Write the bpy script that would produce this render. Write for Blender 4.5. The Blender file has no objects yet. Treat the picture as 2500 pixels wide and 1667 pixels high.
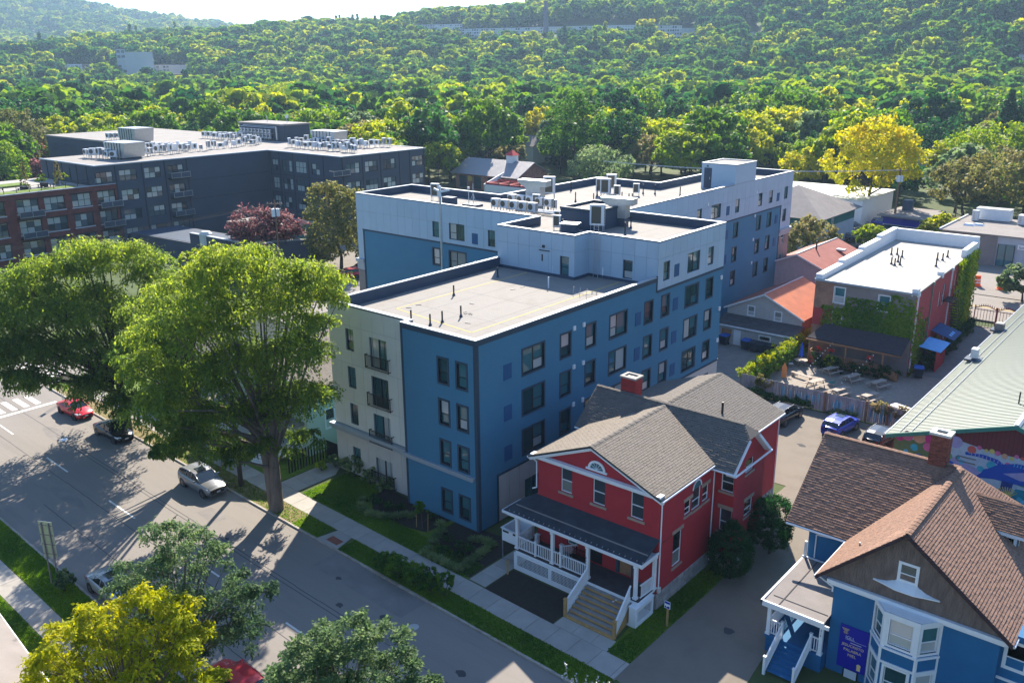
import bpy,bmesh,math,random
import numpy as np
from mathutils import Matrix,Vector
from math import pi,sin,cos,radians
random.seed(7)
RNG=np.random.default_rng(7)
sc=bpy.context.scene
COL=sc.collection
# ------------------------------------------------------------------ camera
F_PX,PITCH,ROLL,YAW=2159.43,0.30663,-0.00769,0.70035
CAM=np.array([39.1626,-42.5750,33.1232])
def _axes():
    cp,sp,cy,sy=cos(PITCH),sin(PITCH),cos(YAW),sin(YAW)
    F=np.array([-sy*cp,cy*cp,-sp]);R=np.array([cy,sy,0.]);U=np.cross(R,F)
    cr,sr=cos(ROLL),sin(ROLL)
    return F,R*cr+U*sr,-R*sr+U*cr
CF,CR,CU=_axes()
cd=bpy.data.cameras.new('camera');cd.sensor_width=36;cd.lens=F_PX/2500*36
cd.clip_start=0.5;cd.clip_end=12000
co=bpy.data.objects.new('camera',cd);COL.objects.link(co)
M=Matrix.Identity(4)
for i in range(3):
    M[i][0],M[i][1],M[i][2],M[i][3]=CR[i],CU[i],-CF[i],CAM[i]
co.matrix_world=M
sc.camera=co
def ray(u,v):return CF+CR*(u-1250)/F_PX-CU*(v-833.5)/F_PX
def at(u,v,z=0.):
    """point of the photograph -> point at height z"""
    d=ray(u,v);t=(z-CAM[2])/d[2];p=CAM+t*d
    return float(p[0]),float(p[1]),float(p[2])
def far(u,dist):
    """ground position at a distance in the direction of a photo column"""
    d=ray(u,150);h=math.hypot(d[0],d[1])
    return float(CAM[0]+d[0]/h*dist),float(CAM[1]+d[1]/h*dist)
# ------------------------------------------------------------------ light
SUN_EL=radians(37.0)
SUN_DIR=np.array([-0.560,0.828])
w=bpy.data.worlds.new('World');sc.world=w;w.use_nodes=True
nt=w.node_tree;nt.nodes.clear()
out=nt.nodes.new('ShaderNodeOutputWorld');bg=nt.nodes.new('ShaderNodeBackground')
sky=nt.nodes.new('ShaderNodeTexSky');sky.sky_type='NISHITA';sky.sun_disc=False
sky.sun_elevation=SUN_EL;sky.sun_rotation=math.atan2(SUN_DIR[0],SUN_DIR[1])
sky.altitude=200;sky.air_density=1.0;sky.dust_density=0.35;sky.ozone_density=6.0
bg.inputs['Strength'].default_value=0.10
tc=nt.nodes.new('ShaderNodeTexCoord');mp=nt.nodes.new('ShaderNodeMapping')
mp.inputs['Scale'].default_value=(1.2,1.2,7.0)
ns=nt.nodes.new('ShaderNodeTexNoise');ns.inputs['Scale'].default_value=2.6;ns.inputs['Detail'].default_value=7
ns.inputs['Roughness'].default_value=0.6;ns.inputs['Distortion'].default_value=0.5
cr_=nt.nodes.new('ShaderNodeValToRGB');cr_.color_ramp.elements[0].position=0.50;cr_.color_ramp.elements[1].position=0.80
cr_.color_ramp.elements[1].color=(0.16,0.16,0.16,1)
mx=nt.nodes.new('ShaderNodeMixRGB');mx.inputs[2].default_value=(3.4,4.2,5.6,1)
nt.links.new(tc.outputs['Generated'],mp.inputs[0]);nt.links.new(mp.outputs[0],ns.inputs['Vector'])
nt.links.new(ns.outputs['Fac'],cr_.inputs[0]);nt.links.new(cr_.outputs[0],mx.inputs[0])
nt.links.new(sky.outputs[0],mx.inputs[1]);nt.links.new(mx.outputs[0],bg.inputs[0]);nt.links.new(bg.outputs[0],out.inputs[0])
sd=bpy.data.lights.new('sun','SUN');sd.energy=4.8;sd.angle=radians(0.53);sd.color=(1.0,0.90,0.76)
so=bpy.data.objects.new('sun',sd);COL.objects.link(so)
sv=Vector((SUN_DIR[0]*cos(SUN_EL),SUN_DIR[1]*cos(SUN_EL),sin(SUN_EL)))
so.rotation_euler=sv.to_track_quat('Z','Y').to_euler()
sc.view_settings.view_transform='Standard';sc.view_settings.look='None'
sc.view_settings.gamma=1.0;sc.view_settings.use_curve_mapping=False
sc.view_settings.exposure=1.55
sc.cycles.max_bounces=6;sc.cycles.transparent_max_bounces=6
sc.cycles.volume_bounces=0
# ------------------------------------------------------------------ materials
def mat(name,col,rough=0.8,metal=0.0,var=0.0,vscale=1.0,bump=0.0,bscale=40.0,spec=0.3,randcol=0.0,
        dirt=None,dscale=0.6,damt=0.5,stretch=None):
    m=bpy.data.materials.new(name);m.use_nodes=True
    n=m.node_tree;b=n.nodes['Principled BSDF'];L=n.links
    b.inputs['Roughness'].default_value=rough;b.inputs['Metallic'].default_value=metal
    b.inputs['Specular IOR Level'].default_value=spec
    b.inputs['Base Color'].default_value=(*col,1)
    src=None
    def coord():
        t=n.nodes.new('ShaderNodeTexCoord');g=n.nodes.new('ShaderNodeNewGeometry')
        if stretch:
            q=n.nodes.new('ShaderNodeMapping');q.inputs['Scale'].default_value=stretch
            L.new(g.outputs['Position'],q.inputs[0]);return q.outputs[0]
        return g.outputs['Position']
    if var>0:
        t=n.nodes.new('ShaderNodeTexNoise');t.inputs['Scale'].default_value=vscale;t.inputs['Detail'].default_value=6
        t.inputs['Roughness'].default_value=0.65
        L.new(coord(),t.inputs['Vector'])
        r=n.nodes.new('ShaderNodeMapRange');r.inputs[1].default_value=0.3;r.inputs[2].default_value=0.7
        r.inputs[3].default_value=1-var;r.inputs[4].default_value=1+var
        L.new(t.outputs['Fac'],r.inputs[0])
        v=n.nodes.new('ShaderNodeVectorMath');v.operation='SCALE';v.inputs[0].default_value=col
        L.new(r.outputs[0],v.inputs['Scale']);src=v.outputs[0]
    if randcol>0:
        o=n.nodes.new('ShaderNodeObjectInfo');r=n.nodes.new('ShaderNodeMapRange')
        r.inputs[3].default_value=1-randcol;r.inputs[4].default_value=1+randcol
        L.new(o.outputs['Random'],r.inputs[0])
        v=n.nodes.new('ShaderNodeVectorMath');v.operation='SCALE';v.inputs[0].default_value=col
        if src:L.new(src,v.inputs[0])
        L.new(r.outputs[0],v.inputs['Scale']);src=v.outputs[0]
    if dirt:
        t=n.nodes.new('ShaderNodeTexNoise');t.inputs['Scale'].default_value=dscale;t.inputs['Detail'].default_value=8
        t.inputs['Roughness'].default_value=0.7
        L.new(coord(),t.inputs['Vector'])
        r=n.nodes.new('ShaderNodeMapRange');r.inputs[1].default_value=0.5;r.inputs[2].default_value=0.72
        r.inputs[3].default_value=0;r.inputs[4].default_value=damt
        L.new(t.outputs['Fac'],r.inputs[0])
        x=n.nodes.new('ShaderNodeMixRGB');x.inputs[1].default_value=(*col,1);x.inputs[2].default_value=(*dirt,1)
        if src:L.new(src,x.inputs[1])
        L.new(r.outputs[0],x.inputs[0]);src=x.outputs[0]
    if src:L.new(src,b.inputs['Base Color'])
    if bump>0:
        t=n.nodes.new('ShaderNodeTexNoise');t.inputs['Scale'].default_value=bscale;t.inputs['Detail'].default_value=3
        L.new(coord(),t.inputs['Vector'])
        u=n.nodes.new('ShaderNodeBump');u.inputs['Strength'].default_value=bump;u.inputs['Distance'].default_value=0.05
        L.new(t.outputs['Fac'],u.inputs['Height']);L.new(u.outputs[0],b.inputs['Normal'])
    return m
def stripemat(name,col,col2,axis='Z',period=0.15,frac=0.12,rough=0.7,var=0.1,vscale=3,bump=0.4):
    """siding / seams / courses: thin darker line each period along one world axis"""
    m=mat(name,col,rough,var=var,vscale=vscale)
    n=m.node_tree;L=n.links;b=n.nodes['Principled BSDF']
    g=n.nodes.new('ShaderNodeNewGeometry');s=n.nodes.new('ShaderNodeSeparateXYZ');L.new(g.outputs['Position'],s.inputs[0])
    d=n.nodes.new('ShaderNodeMath');d.operation='DIVIDE';d.inputs[1].default_value=period
    L.new(s.outputs['XYZ'.index(axis)],d.inputs[0])
    f=n.nodes.new('ShaderNodeMath');f.operation='FRACT';L.new(d.outputs[0],f.inputs[0])
    c=n.nodes.new('ShaderNodeMath');c.operation='LESS_THAN';c.inputs[1].default_value=frac;L.new(f.outputs[0],c.inputs[0])
    x=n.nodes.new('ShaderNodeMixRGB');x.inputs[2].default_value=(*col2,1)
    old=b.inputs['Base Color'].links[0].from_socket if b.inputs['Base Color'].links else None
    if old:L.new(old,x.inputs[1])
    else:x.inputs[1].default_value=(*col,1)
    L.new(c.outputs[0],x.inputs[0]);L.new(x.outputs[0],b.inputs['Base Color'])
    if bump:
        u=n.nodes.new('ShaderNodeBump');u.inputs['Strength'].default_value=bump;u.inputs['Distance'].default_value=0.03
        L.new(f.outputs[0],u.inputs['Height']);L.new(u.outputs[0],b.inputs['Normal'])
    return m
def brickmat(name,c1,c2,mortar,scale=1.0,plane='XZ',rough=0.9,w=0.22,h=0.075):
    m=bpy.data.materials.new(name);m.use_nodes=True;n=m.node_tree;L=n.links;b=n.nodes['Principled BSDF']
    b.inputs['Roughness'].default_value=rough;b.inputs['Specular IOR Level'].default_value=0.2
    g=n.nodes.new('ShaderNodeNewGeometry');s=n.nodes.new('ShaderNodeSeparateXYZ');L.new(g.outputs['Position'],s.inputs[0])
    c=n.nodes.new('ShaderNodeCombineXYZ')
    if plane=='ALL':
        a=n.nodes.new('ShaderNodeMath');a.operation='ADD';L.new(s.outputs[0],a.inputs[0]);L.new(s.outputs[1],a.inputs[1])
        L.new(a.outputs[0],c.inputs[0])
    else:L.new(s.outputs['XYZ'.index(plane[0])],c.inputs[0])
    L.new(s.outputs[2],c.inputs[1])
    k=n.nodes.new('ShaderNodeTexBrick');k.inputs['Color1'].default_value=(*c1,1);k.inputs['Color2'].default_value=(*c2,1)
    k.inputs['Mortar'].default_value=(*mortar,1);k.inputs['Scale'].default_value=scale
    k.inputs['Brick Width'].default_value=w;k.inputs['Row Height'].default_value=h;k.inputs['Mortar Size'].default_value=0.008
    L.new(c.outputs[0],k.inputs['Vector'])
    t=n.nodes.new('ShaderNodeTexNoise');t.inputs['Scale'].default_value=0.9;t.inputs['Detail'].default_value=8
    L.new(g.outputs['Position'],t.inputs['Vector'])
    r=n.nodes.new('ShaderNodeMapRange');r.inputs[1].default_value=.3;r.inputs[2].default_value=.7;r.inputs[3].default_value=.75;r.inputs[4].default_value=1.25
    L.new(t.outputs['Fac'],r.inputs[0])
    v=n.nodes.new('ShaderNodeVectorMath');v.operation='SCALE';L.new(k.outputs['Color'],v.inputs[0]);L.new(r.outputs[0],v.inputs['Scale'])
    L.new(v.outputs[0],b.inputs['Base Color'])
    return m
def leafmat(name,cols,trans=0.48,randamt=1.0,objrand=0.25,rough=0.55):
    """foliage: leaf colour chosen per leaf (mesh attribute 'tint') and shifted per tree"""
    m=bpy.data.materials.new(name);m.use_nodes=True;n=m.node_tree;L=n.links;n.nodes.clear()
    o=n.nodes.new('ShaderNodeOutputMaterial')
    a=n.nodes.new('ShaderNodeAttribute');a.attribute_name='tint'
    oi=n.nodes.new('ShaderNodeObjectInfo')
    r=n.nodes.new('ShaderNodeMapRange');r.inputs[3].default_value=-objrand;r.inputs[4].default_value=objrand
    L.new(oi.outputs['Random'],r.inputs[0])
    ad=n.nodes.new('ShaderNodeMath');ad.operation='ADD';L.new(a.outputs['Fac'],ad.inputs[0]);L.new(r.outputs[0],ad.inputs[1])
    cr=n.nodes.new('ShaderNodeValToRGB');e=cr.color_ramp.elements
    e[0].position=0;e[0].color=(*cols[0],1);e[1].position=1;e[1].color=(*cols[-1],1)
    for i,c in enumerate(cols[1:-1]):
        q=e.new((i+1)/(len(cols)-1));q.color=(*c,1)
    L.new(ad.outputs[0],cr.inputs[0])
    d=n.nodes.new('ShaderNodeBsdfPrincipled');d.inputs['Roughness'].default_value=rough;d.inputs['Specular IOR Level'].default_value=0.12
    t=n.nodes.new('ShaderNodeBsdfTranslucent');x=n.nodes.new('ShaderNodeMixShader');x.inputs[0].default_value=trans
    h=n.nodes.new('ShaderNodeHueSaturation');h.inputs['Saturation'].default_value=1.1;h.inputs['Value'].default_value=1.8;h.inputs['Hue'].default_value=0.485
    L.new(cr.outputs[0],d.inputs['Base Color']);L.new(cr.outputs[0],h.inputs['Color']);L.new(h.outputs[0],t.inputs['Color'])
    L.new(d.outputs[0],x.inputs[1]);L.new(t.outputs[0],x.inputs[2]);L.new(x.outputs[0],o.inputs[0])
    return m
def glassmat(name,dark,blind_glare,p=0.35,rough=0.04):
    """window glass: dark room behind it, or pale for blinds and painted sky reflections, picked per pane"""
    m=bpy.data.materials.new(name);m.use_nodes=True;n=m.node_tree;L=n.links;b=n.nodes['Principled BSDF']
    o=n.nodes.new('ShaderNodeObjectInfo')
    cr=n.nodes.new('ShaderNodeValToRGB');cr.color_ramp.interpolation='CONSTANT'
    e=cr.color_ramp.elements;e[0].color=(*dark,1);e[1].position=1-p;e[1].color=(*blind_glare,1)
    q=e.new((1-p)*0.45);q.color=tuple(c*2.2+0.01 for c in dark)+(1,)
    L.new(o.outputs['Random'],cr.inputs[0]);L.new(cr.outputs[0],b.inputs['Base Color'])
    b.inputs['Roughness'].default_value=rough;b.inputs['Specular IOR Level'].default_value=0.8
    return m
MT={}
def m(k):return MT[k]
MT['blue']=mat('blue_render',(0.055,0.185,0.290),0.75,var=0.06,vscale=0.35,bump=0.05,bscale=25)
MT['bluedk']=mat('slate_trim',(0.030,0.055,0.085),0.6)
MT['grey']=mat('grey_panel',(0.36,0.46,0.55),0.65,var=0.03,vscale=0.8,randcol=0.035)
MT['greyjoint']=mat('panel_joint',(0.16,0.20,0.25),0.8)
MT['cream']=mat('cream_panel',(0.64,0.62,0.56),0.7,var=0.04,vscale=0.6,randcol=0.03)
MT['creamjoint']=mat('cream_joint',(0.27,0.28,0.27),0.8)
MT['warm']=mat('warm_base_panel',(0.52,0.48,0.44),0.7,var=0.05,vscale=0.8)
MT['vent']=mat('blue_vent_panel',(0.020,0.090,0.210),0.6)
MT['coping']=mat('metal_coping',(0.34,0.38,0.42),0.5,metal=0.2)
MT['membrane']=mat('roof_membrane',(0.225,0.212,0.195),0.85,var=0.07,vscale=0.35,dirt=(0.14,0.12,0.10),dscale=0.35,damt=0.55)
MT['parapetin']=mat('parapet_liner',(0.035,0.060,0.100),0.5,var=0.1,vscale=1.0)
MT['black']=mat('black_metal',(0.012,0.013,0.015),0.4)
MT['framedk']=mat('dark_window_frame',(0.012,0.015,0.02),0.45)
MT['glass']=glassmat('window_glass',(0.015,0.060,0.070),(0.42,0.43,0.42),0.28)  # pale tint covers light blinds and sky reflections painted into the colour
MT['glass_loft']=glassmat('loft_glass',(0.03,0.045,0.05),(0.40,0.44,0.40),0.48)  # pale panes here are mostly bright reflections painted into the glass colour
MT['glass_dark']=glassmat('dark_glass',(0.008,0.014,0.018),(0.20,0.20,0.18),0.12)
MT['white']=mat('white_paint',(0.72,0.73,0.74),0.6,var=0.04,vscale=2)
MT['whitemetal']=mat('white_metal',(0.62,0.64,0.66),0.45,var=0.05,vscale=3,randcol=0.1)
MT['galv']=mat('galvanised',(0.42,0.45,0.47),0.4,metal=0.7,var=0.1,vscale=3)
MT['fan']=mat('fan_grille',(0.10,0.09,0.07),0.7)
MT['asphalt']=mat('asphalt',(0.215,0.195,0.175),0.92,var=0.10,vscale=0.25,bump=0.25,bscale=60,dirt=(0.145,0.135,0.125),dscale=0.5,damt=0.6,stretch=(.22,1.6,1))
MT['asphaltdk']=mat('asphalt_patch',(0.060,0.060,0.066),0.92,var=0.15,vscale=0.6,bump=0.3,bscale=60)
MT['asphaltpatch']=mat('asphalt_repair',(0.19,0.175,0.165),0.92,var=0.15,vscale=0.6,bump=0.3,bscale=60)
MT['asphaltlot']=mat('asphalt_lot',(0.18,0.155,0.125),0.93,var=0.12,vscale=0.5,bump=0.3,bscale=50,dirt=(0.17,0.15,0.125),dscale=0.5,damt=0.6)
MT['concrete']=mat('concrete',(0.33,0.31,0.28),0.9,var=0.1,vscale=0.8,randcol=0.08,bump=0.15,bscale=40)
MT['kerb']=mat('kerb_stone',(0.33,0.30,0.26),0.9,var=0.25,vscale=1.5,dirt=(0.22,0.10,0.06),dscale=0.8,damt=0.5)
MT['paint']=mat('road_paint',(0.62,0.61,0.57),0.8,var=0.15,vscale=3)
MT['paintyel']=mat('yellow_paint',(0.55,0.40,0.08),0.8,var=0.15,vscale=3)
MT['grass']=mat('lawn',(0.100,0.165,0.012),0.9,var=0.3,vscale=2.0,dirt=(0.17,0.19,0.03),dscale=0.7,damt=0.7,bump=0.8,bscale=30)
MT['grassdry']=mat('dry_verge',(0.20,0.16,0.07),0.9,var=0.3,vscale=2.0,dirt=(0.10,0.13,0.02),dscale=0.9,damt=0.9,bump=0.8,bscale=30)
MT['soil']=mat('mulch',(0.030,0.024,0.020),0.95,var=0.3,vscale=3,bump=0.8,bscale=30)
MT['ground']=mat('ground',(0.055,0.080,0.022),0.95,var=0.35,vscale=0.05,dirt=(0.10,0.10,0.05),dscale=0.03,damt=0.5)
MT['bark']=mat('bark',(0.15,0.12,0.095),0.9,var=0.3,vscale=3,bump=0.8,bscale=14,stretch=(1,1,0.25))
MT['barkdk']=mat('dark_bark',(0.055,0.042,0.033),0.9,var=0.3,vscale=3)
MT['pole']=mat('pole_wood',(0.17,0.105,0.065),0.9,var=0.25,vscale=2,stretch=(3,3,0.4))
MT['red']=mat('red_painted_brick',(0.38,0.024,0.034),0.75,var=0.08,vscale=0.8,bump=0.25,bscale=12)
MT['reddk']=mat('red_shingle_wall',(0.22,0.02,0.035),0.8,var=0.2,vscale=4)
MT['sand']=mat('sandstone',(0.34,0.25,0.19),0.9,var=0.15,vscale=3)
MT['stone']=mat('foundation_stone',(0.33,0.30,0.29),0.9,var=0.2,vscale=2.5,randcol=0.2,bump=0.6,bscale=14)
MT['shingle']=mat('grey_shingle',(0.135,0.122,0.108),0.92,var=0.18,vscale=3.0,randcol=0.1,bump=0.4,bscale=60)
MT['shinglewarm']=mat('tan_shingle',(0.180,0.155,0.128),0.92,var=0.18,vscale=3.0,randcol=0.1,bump=0.4,bscale=60)
MT['brown']=mat('brown_shingle',(0.245,0.145,0.102),0.92,var=0.28,vscale=3.5,randcol=0.15,bump=0.4,bscale=60)
MT['browndk']=mat('brown_underlay',(0.05,0.028,0.03),0.95)
MT['porchroof']=mat('porch_membrane',(0.030,0.038,0.050),0.8,var=0.3,vscale=1.2)
MT['decking']=mat('porch_boards',(0.055,0.050,0.055),0.8,var=0.2,vscale=2)
MT['timber']=mat('new_timber',(0.40,0.24,0.09),0.8,var=0.15,vscale=3)
MT['tread']=mat('weathered_tread',(0.26,0.24,0.22),0.8,var=0.15,vscale=3)
MT['bhouse']=mat('blue_house_wall',(0.012,0.120,0.270),0.75,var=0.08,vscale=0.6)
MT['gable']=mat('gable_shingles',(0.165,0.120,0.098),0.9,var=0.3,vscale=4,stretch=(1,1,0.3))
MT['rust']=mat('rust_roof',(0.40,0.115,0.035),0.6,var=0.15,vscale=0.8,dirt=(0.22,0.06,0.03),dscale=0.6,damt=0.6)
MT['rustdk']=mat('old_red_roof',(0.27,0.075,0.055),0.75,var=0.15,vscale=0.8,dirt=(0.35,0.15,0.10),dscale=0.5,damt=0.5)
MT['siding']=stripemat('pale_siding',(0.47,0.44,0.42),(0.30,0.28,0.28),'Z',0.18,0.15)
MT['sidingpk']=stripemat('pink_grey_siding',(0.45,0.39,0.42),(0.30,0.26,0.29),'Z',0.18,0.15)
MT['greenroof']=stripemat('green_metal_roof',(0.165,0.205,0.165),(0.10,0.13,0.105),'Y',0.32,0.12,0.45,0.05,0.5)
MT['maroon']=stripemat('maroon_siding',(0.17,0.030,0.035),(0.10,0.018,0.022),'X',0.3,0.15)
MT['bricktan']=brickmat('tan_brick',(0.33,0.15,0.085),(0.26,0.11,0.07),(0.3,0.26,0.22),plane='ALL')
MT['brickred']=brickmat('loft_brick',(0.17,0.040,0.030),(0.12,0.028,0.026),(0.12,0.07,0.06),plane='ALL')
MT['brickside']=mat('painted_red_brick',(0.36,0.05,0.055),0.85,var=0.15,vscale=1.2)
MT['chimbrick']=mat('chimney_brick',(0.20,0.065,0.045),0.9,var=0.3,vscale=6,randcol=0.35,bump=0.4,bscale=20)
MT['chimred']=mat('chimney_red_brick',(0.30,0.03,0.03),0.9,var=0.2,vscale=5,randcol=0.2)
MT['charcoal']=mat('charcoal_render',(0.050,0.064,0.088),0.8,var=0.1,vscale=0.25)
MT['charcoal2']=mat('charcoal_joint',(0.020,0.024,0.034),0.8)
MT['lightroof']=mat('pale_gravel_roof',(0.24,0.225,0.21),0.9,var=0.12,vscale=0.3,dirt=(0.3,0.27,0.24),dscale=0.2,damt=0.5)
MT['greymetal']=stripemat('grey_metal_roof',(0.26,0.25,0.26),(0.18,0.18,0.19),'Y',0.5,0.1,0.5)
MT['brickorg']=brickmat('orange_brick',(0.36,0.15,0.10),(0.28,0.11,0.08),(0.3,0.2,0.17),plane='ALL')
MT['greenpaint']=mat('green_siding',(0.02,0.13,0.12),0.8)
MT['palegrey']=mat('pale_wall',(0.40,0.43,0.47),0.8,var=0.1,vscale=0.5)
MT['taupe']=mat('taupe_block',(0.22,0.19,0.18),0.9,var=0.15,vscale=0.6)
MT['greyroof']=mat('grey_asphalt_roof',(0.21,0.19,0.18),0.92,var=0.15,vscale=0.5,bump=0.3,bscale=20)
MT['woodold']=mat('weathered_boards',(0.30,0.29,0.31),0.85,var=0.25,vscale=2.5,randcol=0.15,stretch=(2,2,0.4))
MT['woodwarm']=mat('warm_wood',(0.30,0.16,0.085),0.85,var=0.2,vscale=2)
MT['tablewood']=mat('table_boards',(0.36,0.30,0.25),0.85,var=0.15,vscale=3)
MT['gravel']=mat('yard_gravel',(0.27,0.235,0.20),0.95,var=0.2,vscale=2.5,bump=0.5,bscale=25)
MT['patio']=mat('patio',(0.20,0.19,0.18),0.9,var=0.12,vscale=1.0)
MT['hosp']=mat('pale_tower_wall',(0.46,0.47,0.46),0.8,var=0.05,vscale=0.1)
MT['factory']=mat('far_concrete',(0.52,0.53,0.55),0.8)
MT['stack']=mat('stack_brick',(0.16,0.14,0.16),0.9)
MT['signblue']=mat('sign_blue',(0.006,0.010,0.30),0.5)
MT['signgold']=mat('sign_gold',(0.75,0.55,0.22),0.6)
MT['paper']=mat('notice_paper',(0.55,0.58,0.60),0.7,var=0.06,vscale=20)
MT['binblue']=mat('bin_blue',(0.02,0.10,0.40),0.5)
MT['bindark']=mat('bin_dark',(0.015,0.025,0.045),0.5)
MT['orange']=mat('orange_plastic',(0.80,0.12,0.03),0.6)
MT['umbblue']=mat('blue_canvas',(0.02,0.09,0.45),0.8)
MT['umborange']=mat('orange_board',(0.75,0.28,0.10),0.6)
MT['redplastic']=mat('red_plastic',(0.6,0.03,0.03),0.5)
MT['teal']=mat('teal_plastic',(0.02,0.20,0.17),0.5)
MT['tarp']=mat('blue_tarp_roof',(0.15,0.42,0.80),0.6,var=0.15,vscale=2)
MT['awning']=mat('navy_awning',(0.008,0.05,0.17),0.7)
MT['tyre']=mat('tyre_rubber',(0.012,0.012,0.012),0.8)
MT['rim']=mat('alloy_rim',(0.35,0.35,0.36),0.35,metal=0.8)
MT['carglass']=mat('car_glass',(0.012,0.018,0.022),0.06,spec=0.9)
MT['headlamp']=mat('headlamp',(0.75,0.77,0.8),0.15)
MT['taillamp']=mat('taillamp',(0.45,0.01,0.015),0.25)
MT['plate']=mat('licence_plate',(0.65,0.66,0.68),0.5)
MT['plastic']=mat('grey_bumper_plastic',(0.03,0.03,0.032),0.6)
MT['brickpaver']=mat('red_tactile',(0.22,0.07,0.045),0.9,var=0.2,vscale=4)
MT['skin_terra']=mat('terracotta',(0.40,0.14,0.07),0.9)
MT['ceramic']=mat('cream_ceramic',(0.55,0.55,0.50),0.6)
def carpaint(name,col,metal=0.3,rough=0.28):
    mm=mat(name,col,rough,metal=metal*.6,spec=0.35);b=mm.node_tree.nodes['Principled BSDF']
    b.inputs['Coat Weight'].default_value=0.3;b.inputs['Coat Roughness'].default_value=0.06;return mm
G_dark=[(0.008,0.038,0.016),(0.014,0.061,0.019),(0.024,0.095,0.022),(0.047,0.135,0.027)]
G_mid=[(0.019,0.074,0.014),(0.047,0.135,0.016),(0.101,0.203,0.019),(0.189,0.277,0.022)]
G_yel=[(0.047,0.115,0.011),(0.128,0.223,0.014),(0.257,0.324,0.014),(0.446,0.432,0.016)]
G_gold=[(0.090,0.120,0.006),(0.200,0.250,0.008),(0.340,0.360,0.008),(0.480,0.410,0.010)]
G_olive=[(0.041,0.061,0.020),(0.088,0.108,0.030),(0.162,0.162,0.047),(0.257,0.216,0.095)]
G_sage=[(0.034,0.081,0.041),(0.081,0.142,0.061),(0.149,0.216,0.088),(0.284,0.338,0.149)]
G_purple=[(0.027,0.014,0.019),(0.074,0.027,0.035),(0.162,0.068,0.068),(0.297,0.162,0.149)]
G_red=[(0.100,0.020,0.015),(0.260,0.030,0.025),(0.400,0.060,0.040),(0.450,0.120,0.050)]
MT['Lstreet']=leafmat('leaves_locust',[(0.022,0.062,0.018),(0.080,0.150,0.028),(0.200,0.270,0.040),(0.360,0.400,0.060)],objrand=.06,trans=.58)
MT['Ldark']=leafmat('leaves_dark_green',G_dark)
MT['Lmid']=leafmat('leaves_mid_green',G_mid)
MT['Lyel']=leafmat('leaves_yellow_green',G_yel)
MT['Lgold']=leafmat('leaves_golden',G_gold)
MT['Lolive']=leafmat('leaves_olive',G_olive)
MT['Lsage']=leafmat('leaves_sage',G_sage)
MT['Lpurple']=leafmat('leaves_purple',G_purple)
MT['Lred']=leafmat('leaves_red',G_red)
MT['Lforest']=leafmat('leaves_forest',[(0.010,0.052,0.023),(0.021,0.081,0.023),(0.039,0.117,0.021),(0.078,0.169,0.021),(0.143,0.234,0.021),(0.234,0.299,0.021),(0.351,0.351,0.023)],objrand=0.42,rough=0.9)
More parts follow.
